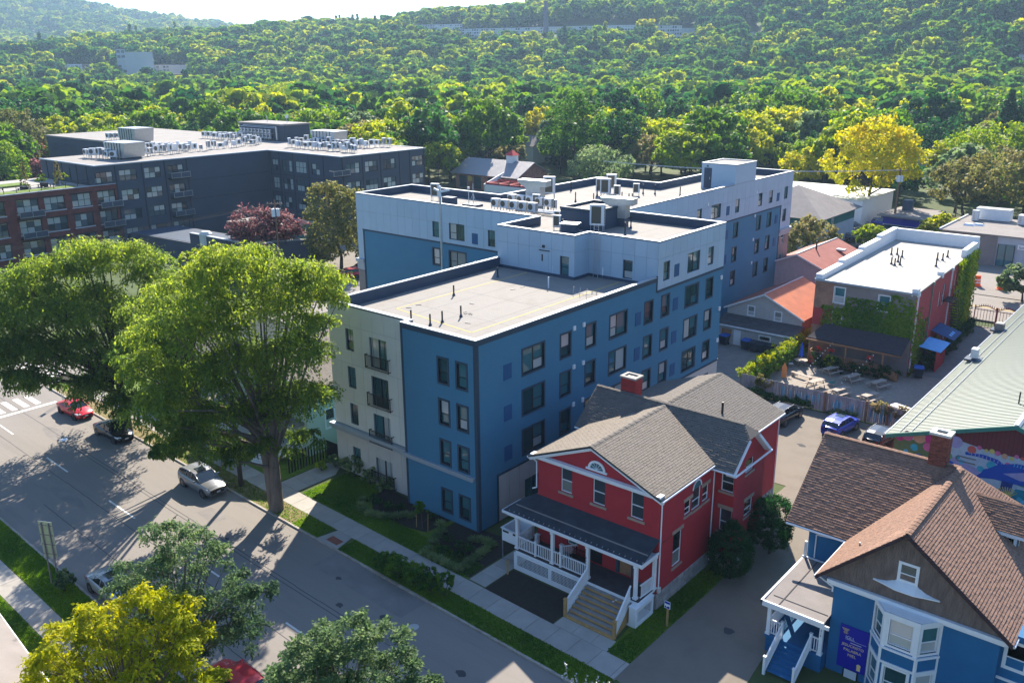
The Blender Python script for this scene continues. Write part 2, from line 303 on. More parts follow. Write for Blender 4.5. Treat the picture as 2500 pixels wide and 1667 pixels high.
# ------------------------------------------------------------------ mesh helpers
class MB:
    def __init__(s):s.v=[];s.f=[];s.mi=[]
    def face(s,pts,k=0):
        b=len(s.v);s.v+=[tuple(map(float,p))for p in pts];s.f.append(tuple(range(b,b+len(pts))));s.mi.append(k);return s
    def hexa(s,p,k=0):
        """8 corners: 4 bottom (ccw) then 4 top"""
        b=len(s.v);s.v+=[tuple(map(float,q))for q in p]
        for f in((3,2,1,0),(4,5,6,7),(0,1,5,4),(1,2,6,5),(2,3,7,6),(3,0,4,7)):
            s.f.append(tuple(b+i for i in f));s.mi.append(k)
        return s
    def box(s,x0,x1,y0,y1,z0,z1,k=0):
        if x0>x1:x0,x1=x1,x0
        if y0>y1:y0,y1=y1,y0
        if z0>z1:z0,z1=z1,z0
        return s.hexa([(x0,y0,z0),(x1,y0,z0),(x1,y1,z0),(x0,y1,z0),(x0,y0,z1),(x1,y0,z1),(x1,y1,z1),(x0,y1,z1)],k)
    def rbox(s,c,sz,a=0,k=0,tilt=0):
        cx,cy,cz=c;lx,ly,lz=(q/2 for q in sz);ca,sa=cos(a),sin(a);p=[]
        for z in(-lz,lz):
            for x,y in((-lx,-ly),(lx,-ly),(lx,ly),(-lx,ly)):
                yy=y*cos(tilt)-z*sin(tilt);zz=y*sin(tilt)+z*cos(tilt)
                p.append((cx+x*ca-yy*sa,cy+x*sa+yy*ca,cz+zz))
        return s.hexa(p,k)
    def prism(s,poly,z0,z1,k=0,top=None):
        n=len(poly);b=len(s.v)
        s.v+=[(float(x),float(y),float(z0))for x,y in poly]+[(float(x),float(y),float(z1))for x,y in poly]
        s.f.append(tuple(b+i for i in range(n-1,-1,-1)));s.mi.append(k)
        s.f.append(tuple(b+n+i for i in range(n)));s.mi.append(k if top is None else top)
        for i in range(n):
            j=(i+1)%n;s.f.append((b+i,b+j,b+n+j,b+n+i));s.mi.append(k)
        return s
    def tube(s,p0,p1,r0,r1=None,n=8,k=0,cap=True):
        r1=r0 if r1 is None else r1
        p0=Vector(p0);p1=Vector(p1);d=(p1-p0)
        if d.length<1e-6:return s
        d.normalize();a=Vector((0,0,1))if abs(d.z)<.9 else Vector((1,0,0))
        u=d.cross(a).normalized();w_=d.cross(u);b=len(s.v)
        for p,r in((p0,r0),(p1,r1)):
            for i in range(n):
                t=2*pi*i/n;s.v.append(tuple(p+u*(r*cos(t))+w_*(r*sin(t))))
        for i in range(n):
            j=(i+1)%n;s.f.append((b+i,b+j,b+n+j,b+n+i));s.mi.append(k)
        if cap:
            s.f.append(tuple(b+i for i in range(n-1,-1,-1)));s.mi.append(k)
            s.f.append(tuple(b+n+i for i in range(n)));s.mi.append(k)
        return s
    def lathe(s,c,prof,n=12,k=0):
        b=len(s.v)
        for r,z in prof:
            for i in range(n):
                t=2*pi*i/n;s.v.append((c[0]+r*cos(t),c[1]+r*sin(t),c[2]+z))
        for q in range(len(prof)-1):
            for i in range(n):
                j=(i+1)%n;s.f.append((b+q*n+i,b+q*n+j,b+(q+1)*n+j,b+(q+1)*n+i));s.mi.append(k)
        s.f.append(tuple(b+i for i in range(n-1,-1,-1)));s.mi.append(k)
        q=len(prof)-1;s.f.append(tuple(b+q*n+i for i in range(n)));s.mi.append(k)
        return s
    def mesh(s,name,mats,smooth=False):
        me=bpy.data.meshes.new(name);me.from_pydata(s.v,[],s.f)
        for x in(mats if isinstance(mats,(list,tuple))else[mats]):me.materials.append(x if not isinstance(x,str)else MT[x])
        if any(s.mi):me.polygons.foreach_set('material_index',s.mi)
        if smooth:me.polygons.foreach_set('use_smooth',[True]*len(s.f))
        me.update();return me
    def build(s,name,mats,parent=None,smooth=False,loc=None):
        return put(name,s.mesh(name,mats,smooth),parent,loc)
def put(name,me,parent=None,loc=None,mtx=None):
    o=bpy.data.objects.new(name,me);COL.objects.link(o)
    if parent is not None:o.parent=parent
    if mtx is not None:o.matrix_basis=mtx
    if loc is not None:o.location=loc
    return o
def thing(name,label,cat,group=None,loc=(0,0,0),rz=0.):
    o=bpy.data.objects.new(name,None);COL.objects.link(o);o.location=loc;o.rotation_euler=(0,0,rz)
    o.empty_display_size=0.3
    return tag(o,label,cat,group)
def tag(o,label,cat,group=None):
    o['label']=label;o['category']=cat
    if group:o['group']=group
    return o
def struct(o):o['kind']='structure';return o
def stuff(o):o['kind']='stuff';return o
def dup(root,loc=None,rz=None,label=None,group=None,scale=None,mtx=None):
    r=root.copy();COL.objects.link(r)
    if loc is not None:r.location=loc
    if rz is not None:r.rotation_euler=(0,0,rz)
    if scale is not None:r.scale=scale if isinstance(scale,(tuple,list))else(scale,)*3
    if label:r['label']=label
    if group:r['group']=group
    for ch in root.children:
        c=ch.copy();COL.objects.link(c);c.parent=r
        for g in ch.children:
            d=g.copy();COL.objects.link(d);d.parent=c
    return r
class Fr:
    """vertical wall plane: origin, direction along the wall (seen from outside, left to right), outward normal"""
    def __init__(s,O,U):
        s.O=Vector((O[0],O[1],0));u=Vector((U[0],U[1],0)).normalized();s.U=u;s.N=Vector((u.y,-u.x,0));s.V=Vector((0,0,1))
    def p(s,u,v,d=0.):return tuple(s.O+s.U*u+s.V*v+s.N*d)
    def mtx(s,u,v,d=0.):
        q=s.O+s.U*u+s.V*v+s.N*d;i=-s.N
        return Matrix(((s.U.x,i.x,0,q.x),(s.U.y,i.y,0,q.y),(0,0,1,q.z),(0,0,0,1)))
    def box(s,b,u0,u1,v0,v1,d0,d1,k=0):
        if u0>u1:u0,u1=u1,u0
        if d0>d1:d0,d1=d1,d0
        return b.hexa([s.p(u0,v0,d1),s.p(u1,v0,d1),s.p(u1,v0,d0),s.p(u0,v0,d0),s.p(u0,v1,d1),s.p(u1,v1,d1),s.p(u1,v1,d0),s.p(u0,v1,d0)],k)
    def sheet(s,b,u0,u1,v0,v1,holes=(),depth=0.12,d=0.,k=0,rk=None):
        """wall face with real openings and reveals"""
        hs=[(max(u0,a),min(u1,c),max(v0,e),min(v1,g))for a,c,e,g in holes if a<u1 and c>u0 and e<v1 and g>v0]
        us=sorted({u0,u1,*[h[0]for h in hs],*[h[1]for h in hs]});vs=sorted({v0,v1,*[h[2]for h in hs],*[h[3]for h in hs]})
        for i in range(len(us)-1):
            for j in range(len(vs)-1):
                a,c,e,g=us[i],us[i+1],vs[j],vs[j+1];mu,mv=(a+c)/2,(e+g)/2
                if any(h[0]<mu<h[1]and h[2]<mv<h[3]for h in hs):continue
                b.face([s.p(a,e,d),s.p(c,e,d),s.p(c,g,d),s.p(a,g,d)],k)
        rk=k if rk is None else rk
        if depth:
            for a,c,e,g in hs:
                for q in(((a,e),(a,g)),((a,g),(c,g)),((c,g),(c,e)),((c,e),(a,e))):
                    b.face([s.p(*q[0],d),s.p(*q[1],d),s.p(*q[1],d-depth),s.p(*q[0],d-depth)],rk)
        return b
_wc={}
def window(par,fr,u0,u1,v0,v1,style='sash',inset=0.1,frame='framedk',glass='glass',trim=None,name='window',trimw=0.14,sill=None,pname='pane'):
    w_,h=round(u1-u0,2),round(v1-v0,2);key=(w_,h,style,frame,glass,trim,trimw,sill)
    if key not in _wc:
        b=MB();g=[];f=0.055
        def bar(a,c,e,k,y0=-0.0,y1=0.06,mi=0):b.box(a,c,y0,y1,e,k,mi)
        bar(0,f,0,h);bar(w_-f,w_,0,h);bar(f,w_-f,0,f);bar(f,w_-f,h-f,h)
        if style=='sash':
            q=h*0.42;bar(f,w_-f,q-.03,q+.03);g=[(f,w_-f,f,q-.03,.05),(f,w_-f,q+.03,h-f,.03)]
        elif style=='single':g=[(f,w_-f,f,h-f,.03)]
        elif style=='bigL':
            q=w_*0.53;r=h*.42;bar(q-.05,q+.05,f,h-f);bar(q+.05,w_-f,r-.03,r+.03)
            g=[(f,q-.05,f,h-f,.03),(q+.05,w_-f,f,r-.03,.05),(q+.05,w_-f,r+.03,h-f,.03)]
        elif style=='bigR':
            q=w_*0.45;r=h*.42;bar(q-.05,q+.05,f,h-f);bar(f,q-.05,r-.03,r+.03)
            g=[(q+.05,w_-f,f,h-f,.03),(f,q-.05,f,r-.03,.05),(f,q-.05,r+.03,h-f,.03)]
        elif style=='door2':
            q=w_*.5;bar(q-.06,q+.06,f,h-f);g=[(f,q-.06,f,h-f,.03),(q+.06,w_-f,f,h-f,.05)]
        elif style[0]=='g':
            nc,nr=int(style[1]),int(style[2])
            for i in range(1,nc):x=w_*i/nc;bar(x-.045,x+.045,f,h-f)
            for j in range(1,nr):z=f+(h-2*f)*j/nr;[bar(w_*i/nc+(.055 if i==0 else .045),w_*(i+1)/nc-(.055 if i==nc-1 else .045),z-.04,z+.04)for i in range(nc)]
            for i in range(nc):
                for j in range(nr):
                    g.append((w_*i/nc+.04,w_*(i+1)/nc-.04,f+(h-2*f)*j/nr+.03,f+(h-2*f)*(j+1)/nr-.03,.035))
        if trim:
            t=trimw;y0,y1=-inset-0.03,-inset+0.0
            b.box(-t,0,y0,y1+inset*.9,-t,h+t,1);b.box(w_,w_+t,y0,y1+inset*.9,-t,h+t,1)
            b.box(0,w_,y0,y1+inset*.9,-t,0,1);b.box(0,w_,y0,y1+inset*.9,h,h+t,1)
        fm=b.mesh('window',[frame]+([trim]if trim else[]))
        gm=[]
        for a,c,e,k,y in g:
            q=MB();q.box(a,c,y,y+.015,e,k);gm.append(q.mesh('pane',glass))
        _wc[key]=(fm,gm)
    fm,gm=_wc[key]
    o=put(name,fm,par,mtx=fr.mtx(u0,v0,-inset))
    for q in gm:put(pname,q,o)
    if sill:
        b=MB();fr.box(b,u0-.12,u1+.12,v0-.16,v0-.005,0.003,.09);b.build('sill',sill,o).matrix_parent_inverse=o.matrix_basis.inverted()
    return o
def arr_mesh(name,verts,faces4,mats,tint=None,smooth=False):
    """fast mesh from numpy: verts (n,3), quads (m,4)"""
    me=bpy.data.meshes.new(name);nv,nf=len(verts),len(faces4);k=faces4.shape[1]
    me.vertices.add(nv);me.vertices.foreach_set('co',np.ascontiguousarray(verts,np.float32).ravel())
    me.loops.add(nf*k);me.loops.foreach_set('vertex_index',np.ascontiguousarray(faces4,np.int32).ravel())
    me.polygons.add(nf);me.polygons.foreach_set('loop_start',np.arange(0,nf*k,k,dtype=np.int32))
    try:me.polygons.foreach_set('loop_total',np.full(nf,k,np.int32))
    except Exception:pass
    if tint is not None:
        a=me.attributes.new('tint','FLOAT','FACE');a.data.foreach_set('value',np.ascontiguousarray(tint,np.float32))
    if smooth:me.polygons.foreach_set('use_smooth',[True]*nf)
    me.update(calc_edges=True)
    for x in mats:me.materials.append(MT[x]if isinstance(x,str)else x)
    return me
def leaves(pos,nrm,axis,ln,wd,rng):
    """quads: centre, normal, long axis"""
    n=len(pos);s=np.cross(nrm,axis);s/=(np.linalg.norm(s,axis=1,keepdims=True)+1e-9)
    a=axis*(ln/2)[:,None];b=s*(wd/2)[:,None]
    v=np.empty((n,4,3));v[:,0]=pos-a;v[:,1]=pos+b*1.0-a*.1;v[:,2]=pos+a;v[:,3]=pos-b*1.0-a*.1
    f=np.arange(n*4).reshape(n,4);return v.reshape(-1,3),f
def unit(a):return a/(np.linalg.norm(a,axis=1,keepdims=True)+1e-9)
def clump_cloud(centres,radii,per,ln,wd,rng,flat=0.75,droop=0.0,up=0.35,tint_c=None,shell=0.55):
    """leaf quads round clump centres, denser towards each clump's surface"""
    C,R=np.repeat(centres,per,0),np.repeat(radii,per)
    n=len(C);d=unit(rng.normal(size=(n,3)));rad=R*(shell+(1-shell)*rng.random(n))*rng.random(n)**0.25
    off=d*rad[:,None];off[:,2]*=flat
    pos=C+off
    nr=unit(d*0.8+rng.normal(size=(n,3))*0.55+np.array([0,0,up]))
    ax=unit(np.cross(nr,rng.normal(size=(n,3))));ax[:,2]-=droop;ax=unit(ax)
    L=ln*(0.7+0.6*rng.random(n));W=wd*(0.7+0.6*rng.random(n))
    v,f=leaves(pos,nr,ax,L,W,rng)
    t=np.repeat(tint_c if tint_c is not None else rng.random(len(centres)),per)*0.62+rng.random(n)*0.38
    return v,f,t
def crown_clumps(n,R,H,z0,rng,lobes=7,lob=0.38,fill=0.25,base=0.25,rmin=.10,rmax=.19,amp=.42):
    """clump centres on an uneven crown: a big ellipsoid broken into lobes"""
    lc=unit(rng.normal(size=(lobes,3)));lc[:,2]=np.abs(lc[:,2])*1.1-base;lc=unit(lc)
    lr=0.75+0.35*rng.random(lobes)
    d=unit(rng.normal(size=(n*3,3)));d=d[d[:,2]>-0.55][:n]
    k=np.max(np.exp(-(1-d@lc.T)/lob)*lr[None,:],axis=1)
    rr=(1.04-amp+amp*k)*np.where(rng.random(len(d))<fill,0.35+0.5*rng.random(len(d)),0.85+0.15*rng.random(len(d)))
    c=d*rr[:,None]*np.array([R,R,H/2])
    c[:,2]+=z0+H/2
    return c,R*(rmin+(rmax-rmin)*rng.random(len(c)))
def limbs(b,base,top,r,R,rng,n=6,spread=.75,h0=.45,n2=3):
    """tapered trunk, bent limbs and twigs; returns limb ends"""
    base=Vector(base);top=Vector(top);ends=[]
    p=base;steps=5
    pts=[base.lerp(top,i/steps)+Vector((rng.normal()*r*.5,rng.normal()*r*.5,0))*(i>0)for i in range(steps+1)]
    for i in range(steps):b.tube(pts[i],pts[i+1],r*(1.15 if i==0 else 1-.16*i),r*(1-.16*(i+1)),10,cap=False)
    for i in range(n):
        t=h0+(1-h0)*(i/(n-1)if n>1 else 1)*.92;s=base.lerp(top,t);a=2.4*i+rng.random()*.7
        L=R*spread*(1.05-.45*t)*(0.8+.4*rng.random());q=s;rr=r*.5*(1.15-t*.6)
        for j in range(3):
            up=.55+.25*j if True else 0
            q2=q+Vector((cos(a+rng.normal()*.18)*L/3,sin(a+rng.normal()*.18)*L/3,L/3*up*(.6+.5*rng.random())))
            b.tube(q,q2,rr*(1-.28*j),rr*(1-.28*(j+1)),6,cap=False)
            for _ in range(n2 if j else 0):
                e=q2+Vector((rng.normal()*R*.22,rng.normal()*R*.22,abs(rng.normal())*R*.18));b.tube(q2,e,rr*.3,rr*.08,4,cap=False);ends.append(tuple(e))
            q=q2
        ends.append(tuple(q))
    return ends
def shingles(par,corners,mk,tw=0.34,th=0.17,nind=0,poly=None,thick=0.018,seed=1,name='shingle',off=0.012):
    """courses of overlapping tabs on a sloping plane. corners: eave-left, eave-right, and a point up-slope; poly: outline in plane coords or 3-D points"""
    A,B,Cc=(Vector(q)for q in corners);U=(B-A).normalized();N=U.cross(Cc-A).normalized();V=N.cross(U).normalized()
    P2=[((Vector(q)-A).dot(U),(Vector(q)-A).dot(V))for q in poly]
    us=[q[0]for q in P2];vs=[q[1]for q in P2]
    rng=np.random.default_rng(seed)
    def span(v):
        xs=[]
        for i in range(len(P2)):
            (a,c),(e,g)=P2[i],P2[(i+1)%len(P2)]
            if(c<=v<g)or(g<=v<c):xs.append(a+(v-c)/(g-c)*(e-a))
        xs.sort();return list(zip(xs[::2],xs[1::2]))
    tabs=[];j=0;v=min(vs)
    while v<max(vs)-th*.3:
        for a,c in span(v+th*.5):
            o=(j%2)*tw*.5;i=math.floor((a-o)/tw)
            while o+i*tw<c:
                u0,u1=max(a,o+i*tw+.006),min(c,o+(i+1)*tw-.006)
                if u1-u0>.05:tabs.append((u0,u1,v,j))
                i+=1
        v+=th;j+=1
    def tab(b,u0,u1,v0,q):
        v1=v0+th*1.04;t=thick*(.8+.5*rng.random());s=rng.random()*.006
        def P(u,v,d):return A+U*u+V*v+N*d
        b.hexa([P(u0,v0-s,off),P(u1,v0-s,off),P(u1,v1,off-.004),P(u0,v1,off-.004),P(u0,v0-s,off+t),P(u1,v0-s,off+t),P(u1,v1,off+.003),P(u0,v1,off+.003)])
    cam=Vector(CAM);ind=set()
    if nind:
        dist=sorted((((A+U*(t[0]+t[1])/2+V*t[2])-cam).length,i)for i,t in enumerate(tabs));ind={i for _,i in dist[:nind]}
    for _c in range(1):
        b=MB()
        for i,t in enumerate(tabs):
            if i not in ind:tab(b,*t)
        if b.f:
            o=b.build('shingles',mk,par);stuff(o)
    for i in sorted(ind):
        b=MB();tab(b,*tabs[i]);b.build(name,mk,par)
    return len(tabs)
def gplane(b,pts,t=0.12,k=0):
    """thick sloping slab from 3-4 points (top side given)"""
    p=[Vector(q)for q in pts];n=(p[1]-p[0]).cross(p[-1]-p[0]).normalized()
    if n.z<0:n=-n;p=p[::-1]
    lo=[q-n*t for q in p];m_=len(p);base=len(b.v);b.v+=[tuple(q)for q in lo]+[tuple(q)for q in p]
    b.f.append(tuple(base+i for i in range(m_-1,-1,-1)));b.mi.append(k);b.f.append(tuple(base+m_+i for i in range(m_)));b.mi.append(k)
    for i in range(m_):
        j=(i+1)%m_;b.f.append((base+i,base+j,base+m_+j,base+m_+i));b.mi.append(k)
def text(par,body,fr,u,v,size,mk,d=0.02,align='LEFT',extrude=0.006,name='lettering'):
    c=bpy.data.curves.new(name,'FONT');c.body=body;c.size=size;c.extrude=extrude;c.align_x=align
    o=bpy.data.objects.new(name,c);COL.objects.link(o)
    mm=fr.mtx(u,v,d)@Matrix.Rotation(pi/2,4,'X')
    dg=bpy.context.evaluated_depsgraph_get();me=bpy.data.meshes.new_from_object(o.evaluated_get(dg))
    bpy.data.objects.remove(o);me.materials.clear();me.materials.append(MT[mk])
    q=put(name,me,par,mtx=mm);return q
# ------------------------------------------------------------------ terrain and streets
def sm(a,b,x):t=np.clip((x-a)/(b-a),0,1);return t*t*(3-2*t)
_U=[-400,0,400,630,800,1170,1400,1700,2100,2500,2900]
_H=[38,40,49,60,68,82,94,110,150,180,195]
_R0=[650,650,620,600,580,560,540,520,500,480,480]
def terrain(x,y):
    """ground height; flat town, then wooded hills rising north"""
    x=np.asarray(x,float);y=np.asarray(y,float)
    dx,dy=x-CAM[0],y-CAM[1];r=np.hypot(dx,dy);a=np.arctan2(-dx,dy)
    u=1250+F_PX*np.tan(np.clip(YAW-a,-1.1,1.1))/cos(PITCH)*0.96
    h=np.interp(u,_U,_H);r0=np.interp(u,_U,_R0)
    wob=10*np.sin(x*.011+1.3)*np.cos(y*.009)+6*np.sin(x*.027+y*.021)
    z=(h+wob*.5)*sm(r0,1250,r)
    z2=np.interp(u,[-400,0,200,430,700,1000],[158,160,148,98,34,0])*sm(1700,3000,r)
    return np.where(r<480,0,z+z2)
def tz(x,y):return float(terrain(x,y))
rr=np.concatenate([[0.1],np.linspace(40,440,9),np.linspace(480,1400,47),np.linspace(1500,3400,30),[4500,7000,10000]])
aa=np.linspace(0,2*pi,181)[:-1]
gx=CAM[0]+np.outer(rr,np.cos(aa));gy=CAM[1]+np.outer(rr,np.sin(aa));gz=terrain(gx,gy)-0.35
V=np.stack([gx,gy,gz],-1).reshape(-1,3);na=len(aa);Fq=[]
for i in range(len(rr)-1):
    j=np.arange(na);Fq.append(np.stack([i*na+j,(i+1)*na+j,(i+1)*na+(j+1)%na,i*na+(j+1)%na],-1))
Fq=np.concatenate(Fq)
struct(put('ground',arr_mesh('ground',V,Fq,['ground'],smooth=True)))
SK=-0.035
def S(x,y):return(x,y+SK*x)
def skq(x0,x1,y0,y1):return[S(x0,y0),S(x1,y0),S(x1,y1),S(x0,y1)]
def surf(name,poly,z,mk,t=0.2):
    b=MB();b.prism(poly,z-t,z);return struct(b.build(name,mk))
XW,XE=-230,130
surf('street',skq(XW,XE,-22.5,-8.4),-0.10,'asphalt',.3)
surf('side_street',[(-68.5,-8.3+2),(-57.5,-8.3+2),(-57.5,84),(-68.5,84)],-0.096,'asphalt',.3)
surf('side_street',[(-68.5,-90),(-57.5,-90),(-57.5,-20.3),(-68.5,-20.3)],-0.096,'asphalt',.3)
surf('north_street',[(-230,84),(160,84),(160,98),(-230,98)],-0.092,'asphalt',.3)
surf('block_ground',[S(-57.3,-8.25),S(XE,-8.25),(XE,80.5),(-57.3,80.5)],-0.02,'ground',.35)
surf('block_ground',[S(XW,-8.25),S(-68.7,-8.25),(-68.7,80.5),(XW,80.5)],-0.02,'ground',.35)
surf('block_ground',[(XE+30,101.5),(XE+30,300),(XW,300),(XW,101.5)][::-1],-0.02,'ground',.35)
surf('block_ground',[S(-57.3,-60),S(XE,-60),S(XE,-22.65),S(-57.3,-22.65)],-0.02,'ground',.35)
for k,(x0,x1)in enumerate(((-57.3,XE),(XW,-68.7))):
    surf('kerb',skq(x0,x1,-8.40,-8.24),0.02,'kerb',.25)
    surf('kerb',skq(x0,x1,-22.66,-22.50),0.02,'kerb',.25)
surf('kerb',[(-57.5,-6.3),(-57.3,-6.3),(-57.3,80.5),(-57.5,80.5)],0.02,'kerb',.25)
surf('verge',skq(-56,-12.0,-8.23,-6.58),-0.004,'grassdry',.05)
surf('verge',skq(-12.0,-8.9,-8.23,-6.58),0.000,'grass',.05)
surf('verge',skq(-6.4,40,-8.23,-6.58),-0.004,'grass',.05)
surf('lawn',skq(-15.4,3.3,-4.82,0.2),-0.004,'grass',.05)
surf('lawn',[S(14.9,-4.82),S(16.5,-4.82),(16.6,4.2),(16.5,7.2),(16.5,9.0),(14.3,9.0),(14.6,-2)],0.016,'grass',.05)
surf('lawn',[S(-56,-4.82),S(-18.6,-4.82),(-18.6,12),(-56,12)],-0.008,'grass',.05)
surf('verge',skq(-56,30,-24.78,-22.68),-0.004,'grass',.05)
surf('lawn',skq(-56,30,-40,-26.45),-0.004,'grass',.05)
def pavement(name,x0,x1,y0,y1,step,z=0.006):
    root=bpy.data.objects.new(name,None);COL.objects.link(root);struct(root)
    x=x0;n=0
    while x<x1-.1:
        b=MB();e=min(x+step,x1);jz=random.uniform(-.004,.004)
        b.prism(skq(x+.012,e-.012,y0,y1),-.1,z+jz);b.build('slab','concrete',root);x=e
    return root
pavement('pavement',-55,38,-6.55,-4.86,1.62)
pavement('pavement',-50,10,-26.42,-24.82,1.75)
b=MB();b.prism(skq(-60,38,-6.56,-4.85),-.12,-.02);struct(b.build('pavement_bed','soil'))
root=bpy.data.objects.new('kerb_ramp',None);COL.objects.link(root);struct(root)
b=MB();b.prism([S(-8.85,-8.22),S(-6.45,-8.22),S(-6.9,-6.57),S(-8.5,-6.57)],-.1,0.004);b.build('slab','concrete',root)
b=MB();b.prism(skq(-8.15,-6.9,-7.95,-7.3),.0,0.012);b.build('tactile_plate','brickpaver',root)
pth=bpy.data.objects.new('garden_path',None);COL.objects.link(pth);struct(pth)
for i in range(4):
    b=MB();b.prism([(3.45,-4.85+i*1.2+.02),(4.9,-4.9+i*1.2+.02),(4.9,-4.9+(i+1)*1.2),(3.45,-4.85+(i+1)*1.2)],-.1,0.004);b.build('slab','concrete',pth)
for i in range(6):
    b=MB();b.prism([(-18.4,-4.2+i*1.3+.02),(-16.0-.0,-4.3+i*1.3+.02),(-16.9 if i>2 else-16.0,-4.3+(i+1)*1.3),(-18.4,-4.2+(i+1)*1.3)],-.1,0.004);b.build('slab','concrete',pth)
pv=bpy.data.objects.new('step_landing',None);COL.objects.link(pv);struct(pv)
for i in range(3):
    b=MB();b.prism([S(10.85+i*1.42,-4.84),S(12.25+i*1.42,-4.84),(12.25+i*1.42,-4.2),(10.85+i*1.42,-4.2)],-.1,0.004);b.build('slab','concrete',pv)
surf('mulch_bed',[(5.0,-5.0),(10.75,-5.2),(10.75,-4.3),(11.0,-2.12),(5.0,-2.12)],0.0,'soil',.06)
surf('mulch_bed',[(-10.6,-1.1),(-8.8,-2.6),(-5.8,-2.9),(-3.2,-2.3),(-3.0,.4),(-10.8,.6)],0.002,'soil',.06)
surf('mulch_bed',[(-1.6,-3.9),(3.3,-4.7),(3.3,.9),(-2.6,.4),(-2.6,-1.2)],0.002,'soil',.06)
surf('driveway',[S(16.6,-8.3),S(22.6,-8.3),(22.6,-3.8),(21.9,3),(21.9,38.7),(1.5,38.7),(1.5,21.5),(14.2,21.5),(14.2,9.0),(16.5,9.0),(16.55,-2),S(16.55,-5)],0.010,'asphaltlot',.08)
surf('yard',[(-12,36.5),(1.2,36.5),(1.2,60),(-12,60)],0.004,'patio',.05)
surf('beer_garden_ground',[(1.4,39.4),(19.4,39.4),(19.4,56),(1.4,56)],0.006,'gravel',.05)
surf('alley',[(14.0,56),(19.4,56),(19.4,80.4),(14.0,80.4)],0.008,'patio',.05)
surf('car_park',[(-32,101.6),(-2,101.6),(0,119),(0,168),(-40,168),(-40,134),(-18,134),(-18,110),(-32,110)],0.004,'asphaltlot',.05)
surf('forecourt',[(-2,98),(34,98),(34,119.8),(-2,119.8)],-0.004,'asphalt',.05)
surf('rear_court',[(-122,35),(-69,35),(-69,80),(-98,80),(-98,70),(-122,70)],0.004,'asphaltlot',.05)
surf('asphalt_patch',skq(-6.3,3.0,-10.6,-8.42),-0.094,'asphaltpatch',.02)
def blot(name,cx,cy,rx,ry,z,mk,n=14,seed=0):
    r=random.Random(seed);surf(name,[S(cx+rx*cos(2*pi*i/n)*r.uniform(.6,1.15),cy+ry*sin(2*pi*i/n)*r.uniform(.6,1.15))for i in range(n)],z,mk,.01)
for i,(x,y,rx,ry)in enumerate(((-30,-17.5,3.2,.7),(-18,-11.5,1.8,.9),(-44,-13,2.4,.8),(3.5,-12.8,2.2,.7),(8,-18,2.6,.6),(-10,-19.4,1.6,.8))):blot('asphalt_patch',x,y,rx,ry,-.0965,'asphaltpatch',8,i)
for i,(x,y,q)in enumerate(((2.2,-11.3,.5),(-1.1,-12.3,.35),(5.2,-13.6,.45),(-3.6,-10.4,.3),(9.5,-11.8,.4),(-22,-9.8,.35),(-38,-9.6,.4),(-14,-12.6,.22),(19.5,1.0,.5),(19.2,27,.6),(12,30,.45))):blot('oil_stain',x,y-SK*x if x>11 else y,q,q*.7,.0135 if y>0 or x>11 else-.0915,'asphaltdk',10,20+i)
mk=bpy.data.objects.new('centre_line',None);COL.objects.link(mk);struct(mk)
for i in range(-3,6):
    x=-26.6+i*12.2;b=MB();b.prism(skq(x,x+4.4,-15.72,-15.58),-.098,-.092);b.build('dash','paint',mk)
cw=bpy.data.objects.new('crosswalk',None);COL.objects.link(cw);struct(cw)
for i in range(11):
    y=-10.6-i*1.15;b=MB();b.prism(skq(-56.2,-52.9,y-.55,y),-.098,-.091);b.build('stripe','paint',cw)
for i in range(9):
    x=-67.6+i*1.15;b=MB();b.prism([(x,-5.6),(x+.5,-5.6),(x+.5,-2.6),(x,-2.6)],-.094,-.088);b.build('stripe','paint',cw)
surf('stop_line',[(-52.3,-15.0),(-51.8,-15.0),(-51.8,-7.6),(-52.3,-7.6)],-.091,'paint',.006)
for y in(90.85,91.15):surf('yellow_line',[(-100,y),(100,y),(100,y+.13),(-100,y+.13)],-.085,'paintyel',.006)
ts=bpy.data.objects.new('tar_seams',None);COL.objects.link(ts);struct(ts)
for yy,x0,x1 in((-12.9,-60,20),(-13.2,-40,2),(-16.6,-60,30),(-19.4,-30,15)):
    b=MB();x=x0
    while x<x1:
        a=random.uniform(-.03,.03);b.prism([S(x,yy+a),S(x+2.5,yy+a*.6),S(x+2.5,yy+.05+a*.6),S(x,yy+.05+a)],-.0985,-.0945);x+=2.5
    b.build('tar_seam','asphaltdk',ts)
# ------------------------------------------------------------------ the blue and grey apartment building
APT=thing('apartment_building','large L-shaped blue and pale grey apartment building with flat white roofs, in the centre','apartment building')
HB,HR=14.87,13.9
HG,GR=18.02,17.15
ff=Fr((-16.8,0.69),(1,0))
fb=Fr((-7.5,0),(1,0))
fr_=Fr((0,0),(0,1))
rows=[12.89,9.69,6.49]
def cols(rs,xs,h):return[(a,c,r-h,r)for r in rs for a,c in xs]
hb=cols(rows,[(3.84,4.72),(5.67,6.55)],1.81)+cols([2.51],[(3.84,4.72),(5.67,6.55)],1.72)
bl=MB();fb.sheet(bl,0,7.5,0.1,HB-.0,hb,.14)
bl.face([(-7.5,.69,.1),(-7.5,0,.1),(-7.5,0,HB),(-7.5,.69,HB)])
for h in hb:window(APT,fb,*h,'sash',.12,trim='bluedk',trimw=.16)
big=[(5.11,7.61),(16.57,19.02),(29.1,31.47)];nar=[(9.78,10.98),(13.15,14.37),(22.0,23.2),(24.85,26.05),(33.12,34.34)]
hr=[]
for r in rows:
    for a,c in big:hr.append((a,c,r-1.88,r,'bigL' if a<10 else 'bigR' if a<20 else 'bigL'))
    for a,c in nar:hr.append((a,c,r-1.83,r,'sash'))
hr+=[(a,c,1.15,2.9,'sash')for a,c in[(9.78,10.98),(13.15,14.37),(22.0,23.2),(33.12,34.34)]]
fr_.sheet(bl,0,36.4,3.92,13.62,[h[:4]for h in hr],.14)
